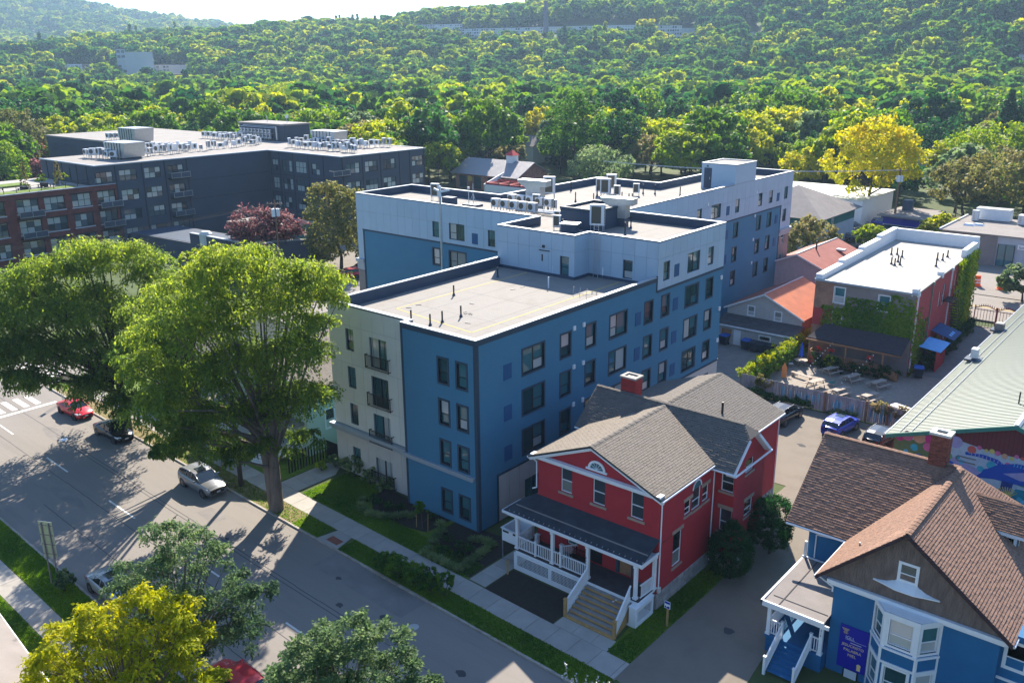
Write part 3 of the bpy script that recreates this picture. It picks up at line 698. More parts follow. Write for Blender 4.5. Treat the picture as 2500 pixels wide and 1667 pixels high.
fr_.sheet(bl,0,23.86,13.62,HB,[],0)
fr_.sheet(bl,0,2.2,0.1,3.92,[],0)
bl.face([(-16.8,27.9,0),(-16.8,.69,0),(-16.8,.69,HB),(-16.8,27.9,HB)])
bl.face([(0,36.4,0),(-11.8,36.4,0),(-11.8,36.4,13.62),(0,36.4,13.62)])
blo=bl.build('blue_wall','blue',APT)
for a,c,e,g,s in hr:window(APT,fr_,a,c,e,g,s,.12,trim='bluedk',trimw=.16)
def panels(par,fr,u0,u1,vs,pw,holes,mk,jk,name='panel',d=0.02,jd=0.0,stagger=False):
    b=MB();fr.sheet(b,u0,u1,vs[0],vs[-1],holes,.12,jd);b.build('panel_backing',jk,par)
    n=max(1,round((u1-u0)/pw));w_=(u1-u0)/n
    for j in range(len(vs)-1):
        o=w_*.5 if(stagger and j%2)else 0
        edges=sorted({u0,u1,*[u0+o+i*w_ for i in range(n+1)if u0<u0+o+i*w_<u1]})
        for i in range(len(edges)-1):
            b=MB();g=.011
            fr.sheet(b,edges[i]+g,edges[i+1]-g,vs[j]+g,vs[j+1]-g,[(h[0]-.01,h[1]+.01,h[2]-.01,h[3]+.01)for h in holes],d+.002,jd+d)
            if not b.f:continue
            a,c,e,f_=edges[i]+g,edges[i+1]-g,vs[j]+g,vs[j+1]-g
            for p,q in(((a,e),(c,e)),((c,e),(c,f_)),((c,f_),(a,f_)),((a,f_),(a,e))):
                b.face([fr.p(*p,jd),fr.p(*q,jd),fr.p(*q,jd+d),fr.p(*p,jd+d)])
            b.build(name,mk,par)
gh=[(5.29,7.6,.55,2.35),(16.57,18.9,.55,2.35),(24.85,26.05,.6,2.4),(29.1,31.4,.6,2.4)]
panels(APT,fr_,2.2,36.4,[.1,3.85],1.22,gh+[(h[0],h[1],h[2],h[3])for h in hr if h[3]==2.9],'warm','greyjoint')
for h in gh:window(APT,fr_,*h,'bigL',.12)
b=MB();fr_.box(b,2.05,36.5,3.85,4.0,-.05,.07);fr_.box(b,2.05,2.2,.1,3.85,-.05,.05)
fb.box(b,-.02,.16,0.1,HB,-.05,.045);b.hexa([(-.22,-.045,.1),(.045,-.045,.1),(.045,.24,.1),(-.22,.24,.1),(-.22,-.045,HB),(.045,-.045,HB),(.045,.24,HB),(-.22,.24,HB)])
fb.box(b,.16,7.28,HB-.42,HB-.02,-.05,.04);fr_.box(b,.24,23.8,HB-.42,HB-.02,-.05,.04)
fr_.box(b,23.72,23.88,13.5,HB+.1,-.05,.05);fr_.box(b,23.88,36.45,13.44,13.66,-.05,.05)
b.build('dark_trim','bluedk',APT)
hc=[(16.8-14.76,16.8-13.81,r-1.81,r,'sash')for r in rows]+[(16.8-14.76,16.8-13.81,.9,2.6,'sash')]
hc+=[(16.8-11.9,16.8-9.94,r-2.42-.25,r-.2,'door2')for r in rows]+[(4.9,6.86,.25,2.45,'door2')]
panels(APT,ff,0,9.3,[4.35,6.75,9.95,13.15,HB-.12],1.33,[h[:4]for h in hc],'cream','creamjoint')
panels(APT,ff,0,9.3,[0.1,3.75],1.33,[h[:4]for h in hc],'warm','creamjoint')
for a,c,e,g,s in hc:window(APT,ff,a,c,e,g,s,.12)
b=MB();ff.box(b,9.1,9.28,.1,HB-.1,0,.05);b.build('dark_trim','bluedk',APT)
b=MB();ff.box(b,-.3,9.3,3.78,4.05,-.05,.28);ff.box(b,-.38,9.3,4.05,4.3,-.05,.42);fb.box(b,-.25,7.2,4.18,4.42,-.02,.20);fb.box(b,-.2,7.0,4.02,4.18,-.02,.10)
b.build('belt_cornice','coping',APT)
for k,r in enumerate(rows+[None]):
    z0=(r-2.67)if r else .25
    o=MB();o2=[]
    u0,u1=4.55,7.25
    ff.box(o,u0,u1,z0+1.02,z0+1.07,.26,.31);ff.box(o,u0,u1,z0-.02,z0+.03,.26,.31)
    for u in(u0,u1-.05):ff.box(o,u,u+.05,z0-.05,z0+1.1,.24,.29);ff.box(o,u,u+.05,z0+1.02,z0+1.07,.02,.24);ff.box(o,u,u+.05,z0,z0+.05,.02,.24)
    rail=o.build('balcony_rail','black',APT)
    q=MB();q.box(-.011,.011,-.011,.011,0,.98);me=q.mesh('baluster','black')
    for i in range(22):
        p_=ff.p(u0+.11+i*(u1-u0-.22)/21,z0+.04,.285);bo=put('baluster',me,rail,loc=p_)
ventm={}
def plate(par,fr,u0,u1,v0,v1,mk,name,d=.035):
    b=MB();fr.box(b,u0,u1,v0,v1,.005,d)
    if name=='vent_panel':
        n=7
        for i in range(n):z=v0+.04+(v1-v0-.08)*i/n;fr.box(b,u0+.04,u1-.04,z,z+.05,d,d+.012)
    return b.build(name,mk,par)
for r in rows:
    for a in(2.91,20.43,26.81):plate(APT,fr_,a,a+.88,r-1.75,r-.57,'vent','vent_panel')
    for a in(11.31,12.59):plate(APT,fr_,a,a+.27,r+.05,r+.4,'white','meter_box',.12)
    plate(APT,ff,8.55,9.08,r-1.9,r-.75,'vent','vent_panel',.045)
for z in(5.9,9.2,12.4):plate(APT,fr_,35.9,36.15,z,z+.4,'white','wall_light',.14)
hg=[(24.83,25.93,14.34,16.05,'sash'),(29.15,31.45,14.24,16.1,'bigL'),(33.09,34.18,14.3,16.03,'sash')]
panels(APT,fr_,23.88,36.4,[13.66,16.45,HG-.1],1.25,[h[:4]for h in hg],'grey','greyjoint')
for a,c,e,g,s in hg:window(APT,fr_,a,c,e,g,s,.12)
plate(APT,fr_,26.73,27.59,14.35,15.5,'vent','vent_panel',.05)
fw=Fr((-16.8,21.75),(1,0))
fx=Fr((-7.5,21.75),(0,1))
fn=Fr((-7.5,24.0),(1,0))
hw=[(7.64,8.65,14.18,15.95,'sash')];hn=[(3.81,4.8,14.25,15.94,'sash')]
panels(APT,fw,0,9.3,[HR,16.45,HG-.1],1.25,[h[:4]for h in hw],'grey','greyjoint')
panels(APT,fx,0,2.25,[HR,16.45,HG-.1],1.12,[],'grey','greyjoint')
panels(APT,fn,0,7.5,[HR,16.45,HG-.1],1.25,[h[:4]for h in hn],'grey','greyjoint')
window(APT,fw,*hw[0][:4],'sash',.12);window(APT,fn,*hn[0][:4],'sash',.12)
b=MB();fw.box(b,5.3,6.35,HR+.12,16.15,.02,.05);dr=b.build('roof_door','grey',APT)
b=MB();fw.box(b,5.5,5.66,15.2,15.85,.051,.06);b.build('door_window','framedk',dr)
b=MB();fw.box(b,5.2,6.45,16.2,16.26,.02,.12);b.build('door_hood','framedk',APT)
b=MB();fw.box(b,5.62,5.86,16.5,16.72,.02,.15);b.build('wall_light','framedk',APT)
b=MB();fn.box(b,0,7.4,HR,HR+.28,.02,.06);fw.box(b,0,9.4,HR,HR+.28,.02,.06);fx.box(b,0,2.2,HR,HR+.28,.02,.06);b.build('roof_flashing','parapetin',APT)
b=MB();q=[]
for x in(-6.8,-6.3):b.tube((x,23.75,HR),(x,23.75,18.9),.03,n=6)
ld=b.build('roof_ladder','galv',APT)
me=MB().tube((-6.8,0,0),(-6.3,0,0),.018,n=5).mesh('rung','galv')
for i in range(16):put('rung',me,ld,loc=(0,23.75,HR+.3+i*.3))
fy=Fr((-45,27.9),(1,0))
hy=[(13.09,14.11,14.17,15.93,'sash'),(15.7,18.04,14.19,16.0,'bigR'),(21.5,22.5,14.1,15.85,'sash')]
hy2=[(13.06,14.08,z,z+1.8,'sash')for z in(11.0,7.8,4.6)]+[(15.66,18.1,z,z+1.85,'bigR')for z in(10.95,7.75,4.55)]
b=MB();fy.sheet(b,1.1,28.2,0,13.66,[h[:4]for h in hy2],.12);b.build('blue_wall','blue',APT)
panels(APT,fy,0,28.2,[13.66,15.9,HG-.1],1.25,[h[:4]for h in hy],'grey','greyjoint',stagger=False)
panels(APT,fy,0,1.1,[9.9,13.66],1.1,[],'grey','greyjoint',d=.03)
for a,c,e,g,s in hy:window(APT,fy,a,c,e,g,s,.1)
for a,c,e,g,s in hy2:window(APT,fy,a,c,e,g,s,.1,trim='bluedk',trimw=.16)
plate(APT,fy,19.16,20.02,14.07,15.26,'vent','vent_panel',.05)
b=MB();fy.box(b,1.0,28.2,13.52,13.72,-.02,.05);fy.box(b,1.05,1.25,0,13.5,-.02,.05);b.build('dark_trim','bluedk',APT)
b=MB();b.prism([(-45.12,27.8),(-43.95,27.8),(-43.95,28.6),(-45.12,28.6)],0,8.6);b.build('brick_pier','taupe',APT)
b=MB();b.box(-45.35,-43.9,27.62,28.7,9.55,9.95);b.box(-45.2,-43.9,27.75,28.7,8.6,9.55);b.build('pier_capital','coping',APT)
fz=Fr((-11.8,36.4),(0,1));o_=36.4
zc=[(52.45,53.6),(62.45,63.6),(69.2,70.35),(72.5,73.65)];zl=(77.45,78.6)
ht=[(a-o_,c-o_,14.33,16.04,'sash')for a,c in zc+[zl,(43.0,44.1)]]+[(56.0-o_,58.5-o_,14.33,16.08,'bigR')]
hm=[(a-o_,c-o_,z,z+1.84,'sash')for a,c in zc+[(43.0,44.1)]for z in(11.14,7.94,4.76)]+[(56.0-o_,58.5-o_,z,z+1.84,'bigR')for z in(11.14,7.94,4.76)]
b=MB();fz.sheet(b,0,40.3,0,13.52,[h[:4]for h in hm],.12);b.build('blue_wall','blue',APT)
panels(APT,fz,0,43.8,[13.55,15.9,HG-.1],1.25,[h[:4]for h in ht],'grey','greyjoint')
hq=[(77.45-o_,78.6-o_,11.15,12.9,'sash')]
panels(APT,fz,40.3,43.8,[10.1,13.55],1.2,[h[:4]for h in hq],'grey','greyjoint',d=.03)
for h in ht+hq:window(APT,fz,*h[:4],h[4],.1)
for h in hm:window(APT,fz,*h[:4],h[4],.1,trim='bluedk',trimw=.12)
hx=[(41.15,42.35,7.95,9.8),(41.15,42.2,5.0,6.4)]
b=MB();fz.sheet(b,40.3,43.8,0,9.2,[h for h in hx],.12);b.build('taupe_wall','taupe',APT)
for h in hx:window(APT,fz,*h,'sash',.1,frame='white')
b=MB();fz.box(b,40.2,44.0,9.2,9.7,-.05,.12);fz.box(b,40.15,44.1,9.7,10.12,-.05,.28);b.build('belt_cornice','coping',APT)
b=MB();fz.box(b,0,40.4,13.42,13.6,-.02,.05);fz.box(b,40.25,40.4,0,13.42,-.02,.05);b.build('dark_trim','bluedk',APT)
for a in(60.0,75.0,46.0):
    plate(APT,fz,a-o_,a-o_+.85,14.32,15.46,'vent','vent_panel',.05)
    for z in(11.2,8.0):plate(APT,fz,a-o_,a-o_+.85,z,z+1.18,'vent','vent_panel',.04)
for a in(54.9,68.3):
    for z in(16.2,13.0,9.8,6.6):plate(APT,fz,a-o_,a-o_+.24,z,z+.38,'white','wall_light',.1)
b=MB();g=MB()
outl=[(-45,27.9),(-45,37.4),(-30,37.4),(-30,58),(-20.5,58),(-20.5,80.2),(-11.8,80.2)]
for i in range(len(outl)-1):
    (x0,y0),(x1,y1)=outl[i],outl[i+1]
    b.face([(x1,y1,0),(x0,y0,0),(x0,y0,13.6),(x1,y1,13.6)]);g.face([(x1,y1,13.6),(x0,y0,13.6),(x0,y0,HG-.02),(x1,y1,HG-.02)])
g.face([(0,36.4,13.62),(-11.8,36.4,13.62),(-11.8,36.4,HG-.02),(0,36.4,HG-.02)])
g.face([(-16.8,27.9,HB),(-16.8,21.75,HB),(-16.8,21.75,HG-.02),(-16.8,27.9,HG-.02)])
b.build('blue_wall','blue',APT);g.build('grey_wall','grey',APT)
deck=MB();deck.prism([(-16.5,1.0),(-7.5,1.0),(-7.5,.3),(-.3,.3),(-.3,24),(-16.5,24)],HR-.3,HR);lowroof=deck.build('lower_roof','membrane',APT)
poly=[(-44.7,28.2),(-16.5,28.2),(-16.5,22.05),(-7.8,22.05),(-7.8,24.3),(-.3,24.3),(-.3,36.1),(-12.1,36.1),(-12.1,79.9),(-20.2,79.9),(-20.2,57.7),(-29.7,57.7),(-29.7,37.1),(-44.7,37.1)]
deck=MB();deck.prism(poly,GR-.3,GR);upr=deck.build('upper_roof','membrane',APT)
def parapet(par,pts,z0,z1,t=.3,inner='parapetin',closed=True,cop='coping',ch=.07):
    """upstand inside the wall line with a metal coping; pts run counter-clockwise (inside on the left)"""
    n=len(pts);P=[Vector((x,y))for x,y in pts];off=[]
    for i in range(n):
        a,c,e=P[i-1],P[i],P[(i+1)%n];d1=(c-a).normalized();d2=(e-c).normalized();n1=Vector((-d1.y,d1.x));n2=Vector((-d2.y,d2.x))
        if not closed and i==0:n1=n2
        if not closed and i==n-1:n2=n1
        s=(n1+n2);s=s/(1+n1.dot(n2));off.append(s)
    for i in range(n if closed else n-1):
        j=(i+1)%n;b=MB();a,c=P[i]-off[i]*0.002*0,P[j];ai,ci=P[i]+off[i]*t,P[j]+off[j]*t
        ao,co_=P[i]-off[i]*.045,P[j]-off[j]*.045;aw,cw_=P[i]+off[i]*.01,P[j]+off[j]*.01
        b.hexa([(*aw,z0),(*cw_,z0),(*ci,z0),(*ai,z0),(*aw,z1-ch),(*cw_,z1-ch),(*ci,z1-ch),(*ai,z1-ch)]);b.build('parapet',inner,par)
        ai2,ci2=P[i]+off[i]*(t+.03),P[j]+off[j]*(t+.03)
        b=MB();b.hexa([(*ao,z1-ch),(*co_,z1-ch),(*ci2,z1-ch),(*ai2,z1-ch),(*ao,z1),(*co_,z1),(*ci2,z1),(*ai2,z1)]);b.build('coping',cop,par)
parapet(APT,[(-16.8,21.7),(-16.8,.69),(-7.5,.69),(-7.5,0),(0,0),(0,23.9)],HR-.2,HB+.03,closed=False)
parapet(APT,[(-45,27.9),(-16.8,27.9),(-16.8,21.75),(-7.5,21.75),(-7.5,24),(0,24),(0,36.4),(-11.8,36.4),(-11.8,80.2),(-20.5,80.2),(-20.5,58),(-30,58),(-30,37.4),(-45,37.4)],GR-.2,HG+.03)
b=MB()
def strip(b,p,q,w_,z,t=.006):
    p=Vector(p);q=Vector(q);d=(q-p).normalized();n_=Vector((-d.y,d.x))*w_/2
    b.prism([tuple(p-n_),tuple(q-n_),tuple(q+n_),tuple(p+n_)],z,z+t)
c1,c2=at(968,753.6,HR),at(1151,812,HR)
for p,q in(((c1[0],c1[1]),(c1[0]+.2,21.4)),((c2[0],c2[1]),(c2[0]-.1,23.6)),((c1[0],c1[1]),(c2[0],c2[1]))):strip(b,p,q,.1,HR+.004)
b.build('safety_line','paintyel',lowroof)
b=MB()
for x in(-13.6,-10.7,-7.7,-4.7,-2.2):strip(b,(x,1.3),(x,21.5),.035,HR+.002,.003)
for y in(6.6,12.4,17.5):strip(b,(-16.4,y),(-.4,y+.2),.035,HR+.0015,.003)
b.build('membrane_seam','greyroof',lowroof)
b=MB()
for x in(-42,-39,-36,-33,-27,-24,-21,-18,-15,-9,-6,-3):strip(b,(x,28.4 if x<-16 else 24.5),(x,36),.035,GR+.002,.003)
for y in(40,44,48,52,56):strip(b,(-29.5,y),(-12.2,y),.035,GR+.002,.003)
b.build('membrane_seam','greyroof',upr)
PX=at(1467,508,18.7)
b=MB();x0,y0=-9.6,32.2
PR=thing('plant_room','low dark slate plant room box with sunken roof on the upper roof deck','plant room')
x0,x1,y0,y1=-14.1,-9.7,28.3,34.0
b=MB();b.prism([(x0,y0),(x1,y0),(x1,y1),(x0,y1)],GR+.005,18.95);b.build('walls','parapetin',PR)
b=MB();b.prism([(x0+.3,y0+.3),(x1-.3,y0+.3),(x1-.3,y1-.3),(x0+.3,y1-.3)],18.95,18.98);b.build('roof','membrane',PR)
b=MB()
for q in((x0-.04,x1+.04,y0-.04,y0+.26),(x0-.04,x1+.04,y1-.26,y1+.04),(x0-.04,x0+.26,y0+.26,y1-.26),(x1-.26,x1+.04,y0+.26,y1-.26)):b.box(*q,18.98,19.25)
b.build('rim','bluedk',PR)
fs=Fr((-16.6,62.0),(1,0));fs2=Fr((-11.79,62.0),(0,1))
b=MB();b.prism([(-16.6,62),(-11.79,62),(-11.79,67.8),(-16.6,67.8)],GR,20.35);b.build('stair_penthouse','grey',APT)
b=MB();b.prism([(-16.35,62.25),(-12.05,62.25),(-12.05,67.55),(-16.35,67.55)],20.35,20.37);b.build('penthouse_roof','membrane',APT)
b=MB()
for q in((-16.65,-11.74,61.95,62.2),(-16.65,-11.74,67.6,67.85),(-16.65,-16.4,62.2,67.6),(-11.99,-11.74,62.2,67.6)):b.box(*q,20.37,20.5)
b.build('coping','coping',APT)
for r in range(4):
    pass
b=MB();fs.box(b,.4,1.45,GR+.1,19.85,.005,.05);d_=b.build('penthouse_door','parapetin',APT)
b=MB();fs.box(b,1.2,1.27,18.4,18.7,.055,.1);b.build('door_handle','galv',d_)
b=MB();fs.box(b,.75,.95,20.0,20.15,.005,.12);b.build('wall_light','framedk',APT)
# ------------------------------------------------------------------ the red house with the porch
RH=thing('red_house','red painted brick house with grey shingle gables and white columned front porch','house')
X0,X1=5.5,14.95
rf=Fr((X0,0),(1,0));rs=Fr((X1,0),(0,1));L=X1-X0
EZ,RZ,RX=7.95,10.05,10.05
b=MB()
fh=[(x0-X0,x1-X0,z0,z1)for x0,x1,z0,z1 in((7.4,8.33,5.92,7.95),(9.97,10.93,5.9,7.95),(12.84,13.78,5.88,7.95))]
fd=[(8.0-X0,8.9-X0,2.2,3.9),(9.75-X0,10.85-X0,1.6,3.95),(11.9-X0,13.2-X0,1.6,3.95)]
rf.sheet(b,0,L,1.15,8.02,fh+fd,.16)
b.face([(X0,-.12,8.1),(X1,-.12,8.1),(RX,-.12,9.85)])
sh=[(1.83,2.94,2.15,4.55),(3.1,3.95,5.3,6.3),(4.05,5.2,5.25,6.75),(5.45,6.3,5.3,6.45)]
rs.sheet(b,0,8.5,1.15,7.75,sh,.16)
b.face([(X0,18,0),(X0,0,0),(X0,0,7.9),(X0,18,7.9)])
b.build('wall','red',RH)
by=Fr((X1,7.2),(1,0));bx_=Fr((16.35,7.2),(0,1));BYH=[(.42,1.32,5.7,7.3),(.45,1.32,2.75,4.4)]
BXH=[(1.5,2.7,6.55,7.55),(1.75,3.0,3.2,4.4)]
b=MB();by.sheet(b,0,1.4,1.1,7.75,BYH,.14);bx_.sheet(b,0,4.5,1.1,7.75,BXH,.14)
b.face([(16.35,11.7,1.1),(14.2,11.7,1.1),(14.2,11.7,7.75),(16.35,11.7,7.75)])
b.face([(16.36,7.2,7.75),(16.36,11.7,7.75),(16.36,10.0,9.4),(16.36,8.1,9.4)])
b.build('bay_wall','red',RH)
rw=Fr((14.25,11.7),(0,1));b=MB();rw.sheet(b,0,7.0,1.0,7.4,[],0)
b.face([(14.25,18.7,0),(4.0,18.7,0),(4.0,18.7,7.4),(9.1,18.7,9.2),(14.25,18.7,7.4)]);b.build('rear_wall','red',RH)
for h in fh:window(RH,rf,*h,'sash',.1,frame='white',glass='glass_dark')
for h in(fd[0],):window(RH,rf,*h,'sash',.1,frame='white')
for h in sh[:2]+sh[3:]:window(RH,rs,*h,'sash',.08,frame='white',glass='glass_dark')
for h in BYH:window(RH,by,*h,'sash',.08,frame='white',glass='glass_dark')
for h in BXH:window(RH,bx_,*h,'sash',.08,frame='white',glass='glass_dark')
aw=window(RH,rs,4.05,5.2,5.25,6.75,'sash',.08,frame='white',glass='glass_dark')
b=MB();n=10
for i in range(n):
    a0,a1=pi*i/n,pi*(i+1)/n;c_,r0,r1=4.625,.50,.60
    b.hexa([rs.p(c_+r0*cos(a0),6.75+r0*sin(a0),.04),rs.p(c_+r1*cos(a0),6.75+r1*sin(a0),.04),rs.p(c_+r1*cos(a0),6.75+r1*sin(a0),.0),rs.p(c_+r0*cos(a0),6.75+r0*sin(a0),.0),
            rs.p(c_+r0*cos(a1),6.75+r0*sin(a1),.04),rs.p(c_+r1*cos(a1),6.75+r1*sin(a1),.04),rs.p(c_+r1*cos(a1),6.75+r1*sin(a1),.0),rs.p(c_+r0*cos(a1),6.75+r0*sin(a1),.0)])
b.build('arch_trim','white',RH)
b=MB();b.face([rs.p(4.625+.5*cos(pi*i/n),6.75+.5*sin(pi*i/n),.012)for i in range(n+1)]);b.build('arch_pane','glass',RH)
b0=MB().box(-.5,.5,-.05,.0,0,.24)
def slab_on(fr,u0,u1,v0,v1,d,mk,name):b=MB();fr.box(b,u0,u1,v0,v1,.002,d);return b.build(name,mk,RH)
for h in fh:slab_on(rf,h[0]-.15,h[1]+.15,h[2]-.16,h[2]-.005,.08,'sand','sill')
for h in sh:slab_on(rs,h[0]-.1,h[1]+.1,h[2]-.16,h[2]-.005,.07,'sand','sill')
for h in(sh[0],sh[1],sh[3]):slab_on(rs,h[0]-.15,h[1]+.15,h[3]+.005,h[3]+.26,.03,'sand','lintel')
for h in BYH:slab_on(by,h[0]-.15,min(h[1]+.12,1.39),h[2]-.16,h[2]-.005,.07,'sand','sill')
slab_on(by,BYH[1][0]-.15,1.4,BYH[1][3]+.005,BYH[1][3]+.28,.03,'sand','lintel')
for h in BXH:slab_on(bx_,h[0]-.12,h[1]+.12,h[2]-.14,h[2]-.005,.07,'sand','sill')
slab_on(bx_,BXH[1][0]-.15,BXH[1][1]+.15,BXH[1][3]+.005,BXH[1][3]+.26,.03,'sand','lintel')
def stones(par,fr,u0,u1,z0,z1,course=.3,name='stone',mk='stone',seed=3):
    rg=random.Random(seed);b=MB();fr.box(b,u0,u1,z0,z1,-.2,.0);b.build('mortar_bed','stone',par)
    z=z0
    while z<z1-.05:
        h=min(course*rg.uniform(.85,1.15),z1-z);u=u0
        while u<u1-.02:
            w_=min(rg.uniform(.45,.85),u1-u);
            if u1-(u+w_)<.2:w_=u1-u
            b=MB();d=rg.uniform(.03,.07);c=.02
            p=[fr.p(u+.012,z+.012,0),fr.p(u+w_-.012,z+.012,0),fr.p(u+w_-.012,z+h-.012,0),fr.p(u+.012,z+h-.012,0)]
            q=[fr.p(u+.012+c,z+.012+c,d),fr.p(u+w_-.012-c,z+.012+c,d),fr.p(u+w_-.012-c,z+h-.012-c,d*.9),fr.p(u+.012+c,z+h-.012-c,d)]
            b.face(q);[b.face([p[i],p[(i+1)%4],q[(i+1)%4],q[i]])for i in range(4)]
            b.build(name,mk,par);u+=w_
        z+=h
stones(RH,rs,0,7.2,0.0,1.15);stones(RH,bx_,0,4.5,0.0,1.1,seed=5);stones(RH,by,0,1.4,0,1.1,seed=6);stones(RH,rw,0,7,0,1.0,seed=9)
b=MB();rf.box(b,-.3,L+.2,7.82,8.02,-.02,.30);rf.box(b,-.35,L+.25,8.02,8.14,-.05,.44);b.build('cornice','white',RH)
for sgn in(-1,1):
    b=MB();ex=(X1+.33)if sgn>0 else(X0-.48);sl=(RZ-EZ)/abs(ex-RX)
    def rk(x,dz,y):return(x,y,RZ-sl*abs(x-RX)+dz)
    for(y0,y1,d0,d1)in((-.5,-.10,-.20,-.045),(-.36,-.10,-.36,-.20)):
        b.hexa([rk(RX,d0,y0),rk(ex,d0,y0),rk(ex,d0,y1),rk(RX,d0,y1),rk(RX,d1,y0),rk(ex,d1,y0),rk(ex,d1,y1),rk(RX,d1,y1)])
    b.build('raking_cornice','white',RH)
fanl=MB()
for i in range(10):
    a0,a1=pi*i/10,pi*(i+1)/10;cx=10.35-X0
    for r0,r1,d in((.50,.66,.06),):
        fanl.hexa([rf.p(cx+r0*cos(a0),8.42+r0*.9*sin(a0),.13),rf.p(cx+r1*cos(a0),8.42+r1*.9*sin(a0),.13),rf.p(cx+r1*cos(a0),8.42+r1*.9*sin(a0),.2),rf.p(cx+r0*cos(a0),8.42+r0*.9*sin(a0),.2),
            rf.p(cx+r0*cos(a1),8.42+r0*.9*sin(a1),.13),rf.p(cx+r1*cos(a1),8.42+r1*.9*sin(a1),.13),rf.p(cx+r1*cos(a1),8.42+r1*.9*sin(a1),.2),rf.p(cx+r0*cos(a1),8.42+r0*.9*sin(a1),.2)])
rf.box(fanl,10.35-X0-.8,10.35-X0+.8,8.30,8.42,.13,.24)
for a0 in(.5,1.05,pi/2,2.1,2.64):fanl.tube(rf.p(10.35-X0,8.42,.16),rf.p(10.35-X0+.5*cos(a0),8.42+.45*sin(a0),.16),.016,n=4)
fo=fanl.build('fan_window','white',RH)
b=MB();b.face([rf.p(10.35-X0+.5*cos(pi*i/10),8.42+.45*sin(pi*i/10),.135)for i in range(11)]);b.build('pane','glass',fo)
ex0,ex1=X0-.5,X1+.35
sl=(RZ-EZ)/(ex1-RX)
def rooff(name,pts,mk='shingle'):
    b=MB();gplane(b,pts,.12);return b.build(name,mk,RH)
YR,ZR2=8.75,10.15
r1=rooff('front_roof_right',[(RX,-.5,RZ),(ex1,-.5,EZ),(ex1,6.6,EZ),(RX,8.7,RZ)])
r2=rooff('front_roof_left',[(RX,-.5,RZ),(RX,8.7,RZ),(ex0,6.6,EZ),(ex0,-.5,EZ)])
shingles(r1,[(ex1,-.5,EZ),(ex1,6.6,EZ),(RX,0,RZ)],'shinglewarm',.36,.18,90,[(ex1,-.5,EZ),(ex1,6.6,EZ),(RX+.02,8.7,RZ),(RX+.02,-.5,RZ)],seed=2)
shingles(r2,[(ex0,6.6,EZ),(ex0,-.5,EZ),(RX,0,RZ)],'shinglewarm',.36,.18,60,[(ex0,6.6,EZ),(ex0,-.5,EZ),(RX-.02,-.5,RZ),(RX-.02,8.7,RZ)],seed=3)
XR0,XR1=4.2,16.75
cs=rooff('cross_roof_front',[(XR0,YR,ZR2),(XR0,6.0,7.75),(XR1,6.0,7.75),(XR1,8.05,9.48),(16.0,YR,ZR2)])
shingles(cs,[(XR0,6.0,7.75),(XR1,6.0,7.75),(XR0,YR,ZR2)],'shingle',.36,.16,90,[(XR0,6.0,7.75),(XR1,6.0,7.75),(XR1,8.05,9.48),(16.0,YR,ZR2),(XR0,YR,ZR2)],thick=.04,seed=4)
cb=rooff('cross_roof_back',[(XR0,YR,ZR2),(16.0,YR,ZR2),(XR1,9.5,9.48),(XR1,11.5,7.75),(XR0,11.5,7.75)])
hp=rooff('hip_end',[(16.0,YR,ZR2),(XR1+.06,8.02,9.45),(XR1+.06,9.53,9.45)])
b=MB();gplane(b,[(XR1-.5,5.9,7.6),(XR1+.1,5.9,7.6),(XR1+.1,8.02,9.42),(XR1-.5,8.02,9.42)],.2);gplane(b,[(XR1-.5,9.5,9.42),(XR1+.1,9.5,9.42),(XR1+.1,11.6,7.6),(XR1-.5,11.6,7.6)],.2);b.build('verge_board','white',RH)
RRX,RRZ=9.1,9.35
rb1=rooff('rear_roof_right',[(RRX,9.2,RRZ),(14.55,9.2,7.35),(14.55,18.95,7.35),(RRX,18.95,RRZ)])
rb2=rooff('rear_roof_left',[(RRX,9.2,RRZ),(RRX,18.95,RRZ),(3.7,18.95,7.35),(3.7,9.2,7.35)])
shingles(rb1,[(14.55,10.2,7.35),(14.55,18.95,7.35),(RRX,10.2,RRZ)],'shingle',.4,.2,60,[(14.55,10.2,7.35),(14.55,18.95,7.35),(RRX,18.95,RRZ),(RRX,9.2,RRZ)],seed=6)
shingles(rb2,[(3.7,18.95,7.35),(3.7,9.2,7.35),(RRX,9.2,RRZ)],'shingle',.4,.2,0,[(3.7,18.95,7.35),(3.7,9.2,7.35),(RRX,9.2,RRZ),(RRX,18.95,RRZ)],seed=7)
def ridge(par,p,q,mk,step=.3,w_=.16,name='ridge_cap',drop=.05):
    p,q=Vector(p),Vector(q);n=max(1,int((q-p).length/step));d=(q-p)/n;s=Vector((-d.y,d.x,0)).normalized()*w_
    b=MB()
    for i in range(n):
        a=p+d*i;c=p+d*(i+1.12);z=Vector((0,0,.035+.012*(i%2)));dn=Vector((0,0,-drop))
        b.face([a+s+dn+z,a+z,c+z*.7,c+s+dn+z*.7]);b.face([a+z,a-s+dn+z,c-s+dn+z*.7,c+z*.7])
        b.face([a+s+dn+z,a-s+dn+z,a+z])
    return b.build(name,mk,par)
ridge(RH,(RX,-.5,RZ),(RX,8.6,RZ),'shingle');ridge(RH,(XR0,YR,ZR2),(16.0,YR,ZR2),'shingle');ridge(RH,(RRX,9.4,RRZ),(RRX,18.9,RRZ),'shingle')
def gutter(par,p,q,mk='white'):b=MB();b.tube(p,q,.07,n=8);return b.build('gutter',mk,par)
gutter(RH,(ex1+.05,-.45,EZ-.1),(ex1+.05,6.1,EZ-.1));gutter(RH,(ex0-.05,-.45,EZ-.1),(ex0-.05,6.1,EZ-.1));gutter(RH,(15.1,5.93,7.66),(XR1,5.93,7.66));gutter(RH,(14.62,11.7,7.28),(14.62,18.9,7.28))
gutter(RH,(XR0,5.93,7.66),(X0-.2,5.93,7.66));gutter(RH,(XR1+.15,6.0,7.55),(XR1+.15,11.5,7.55))
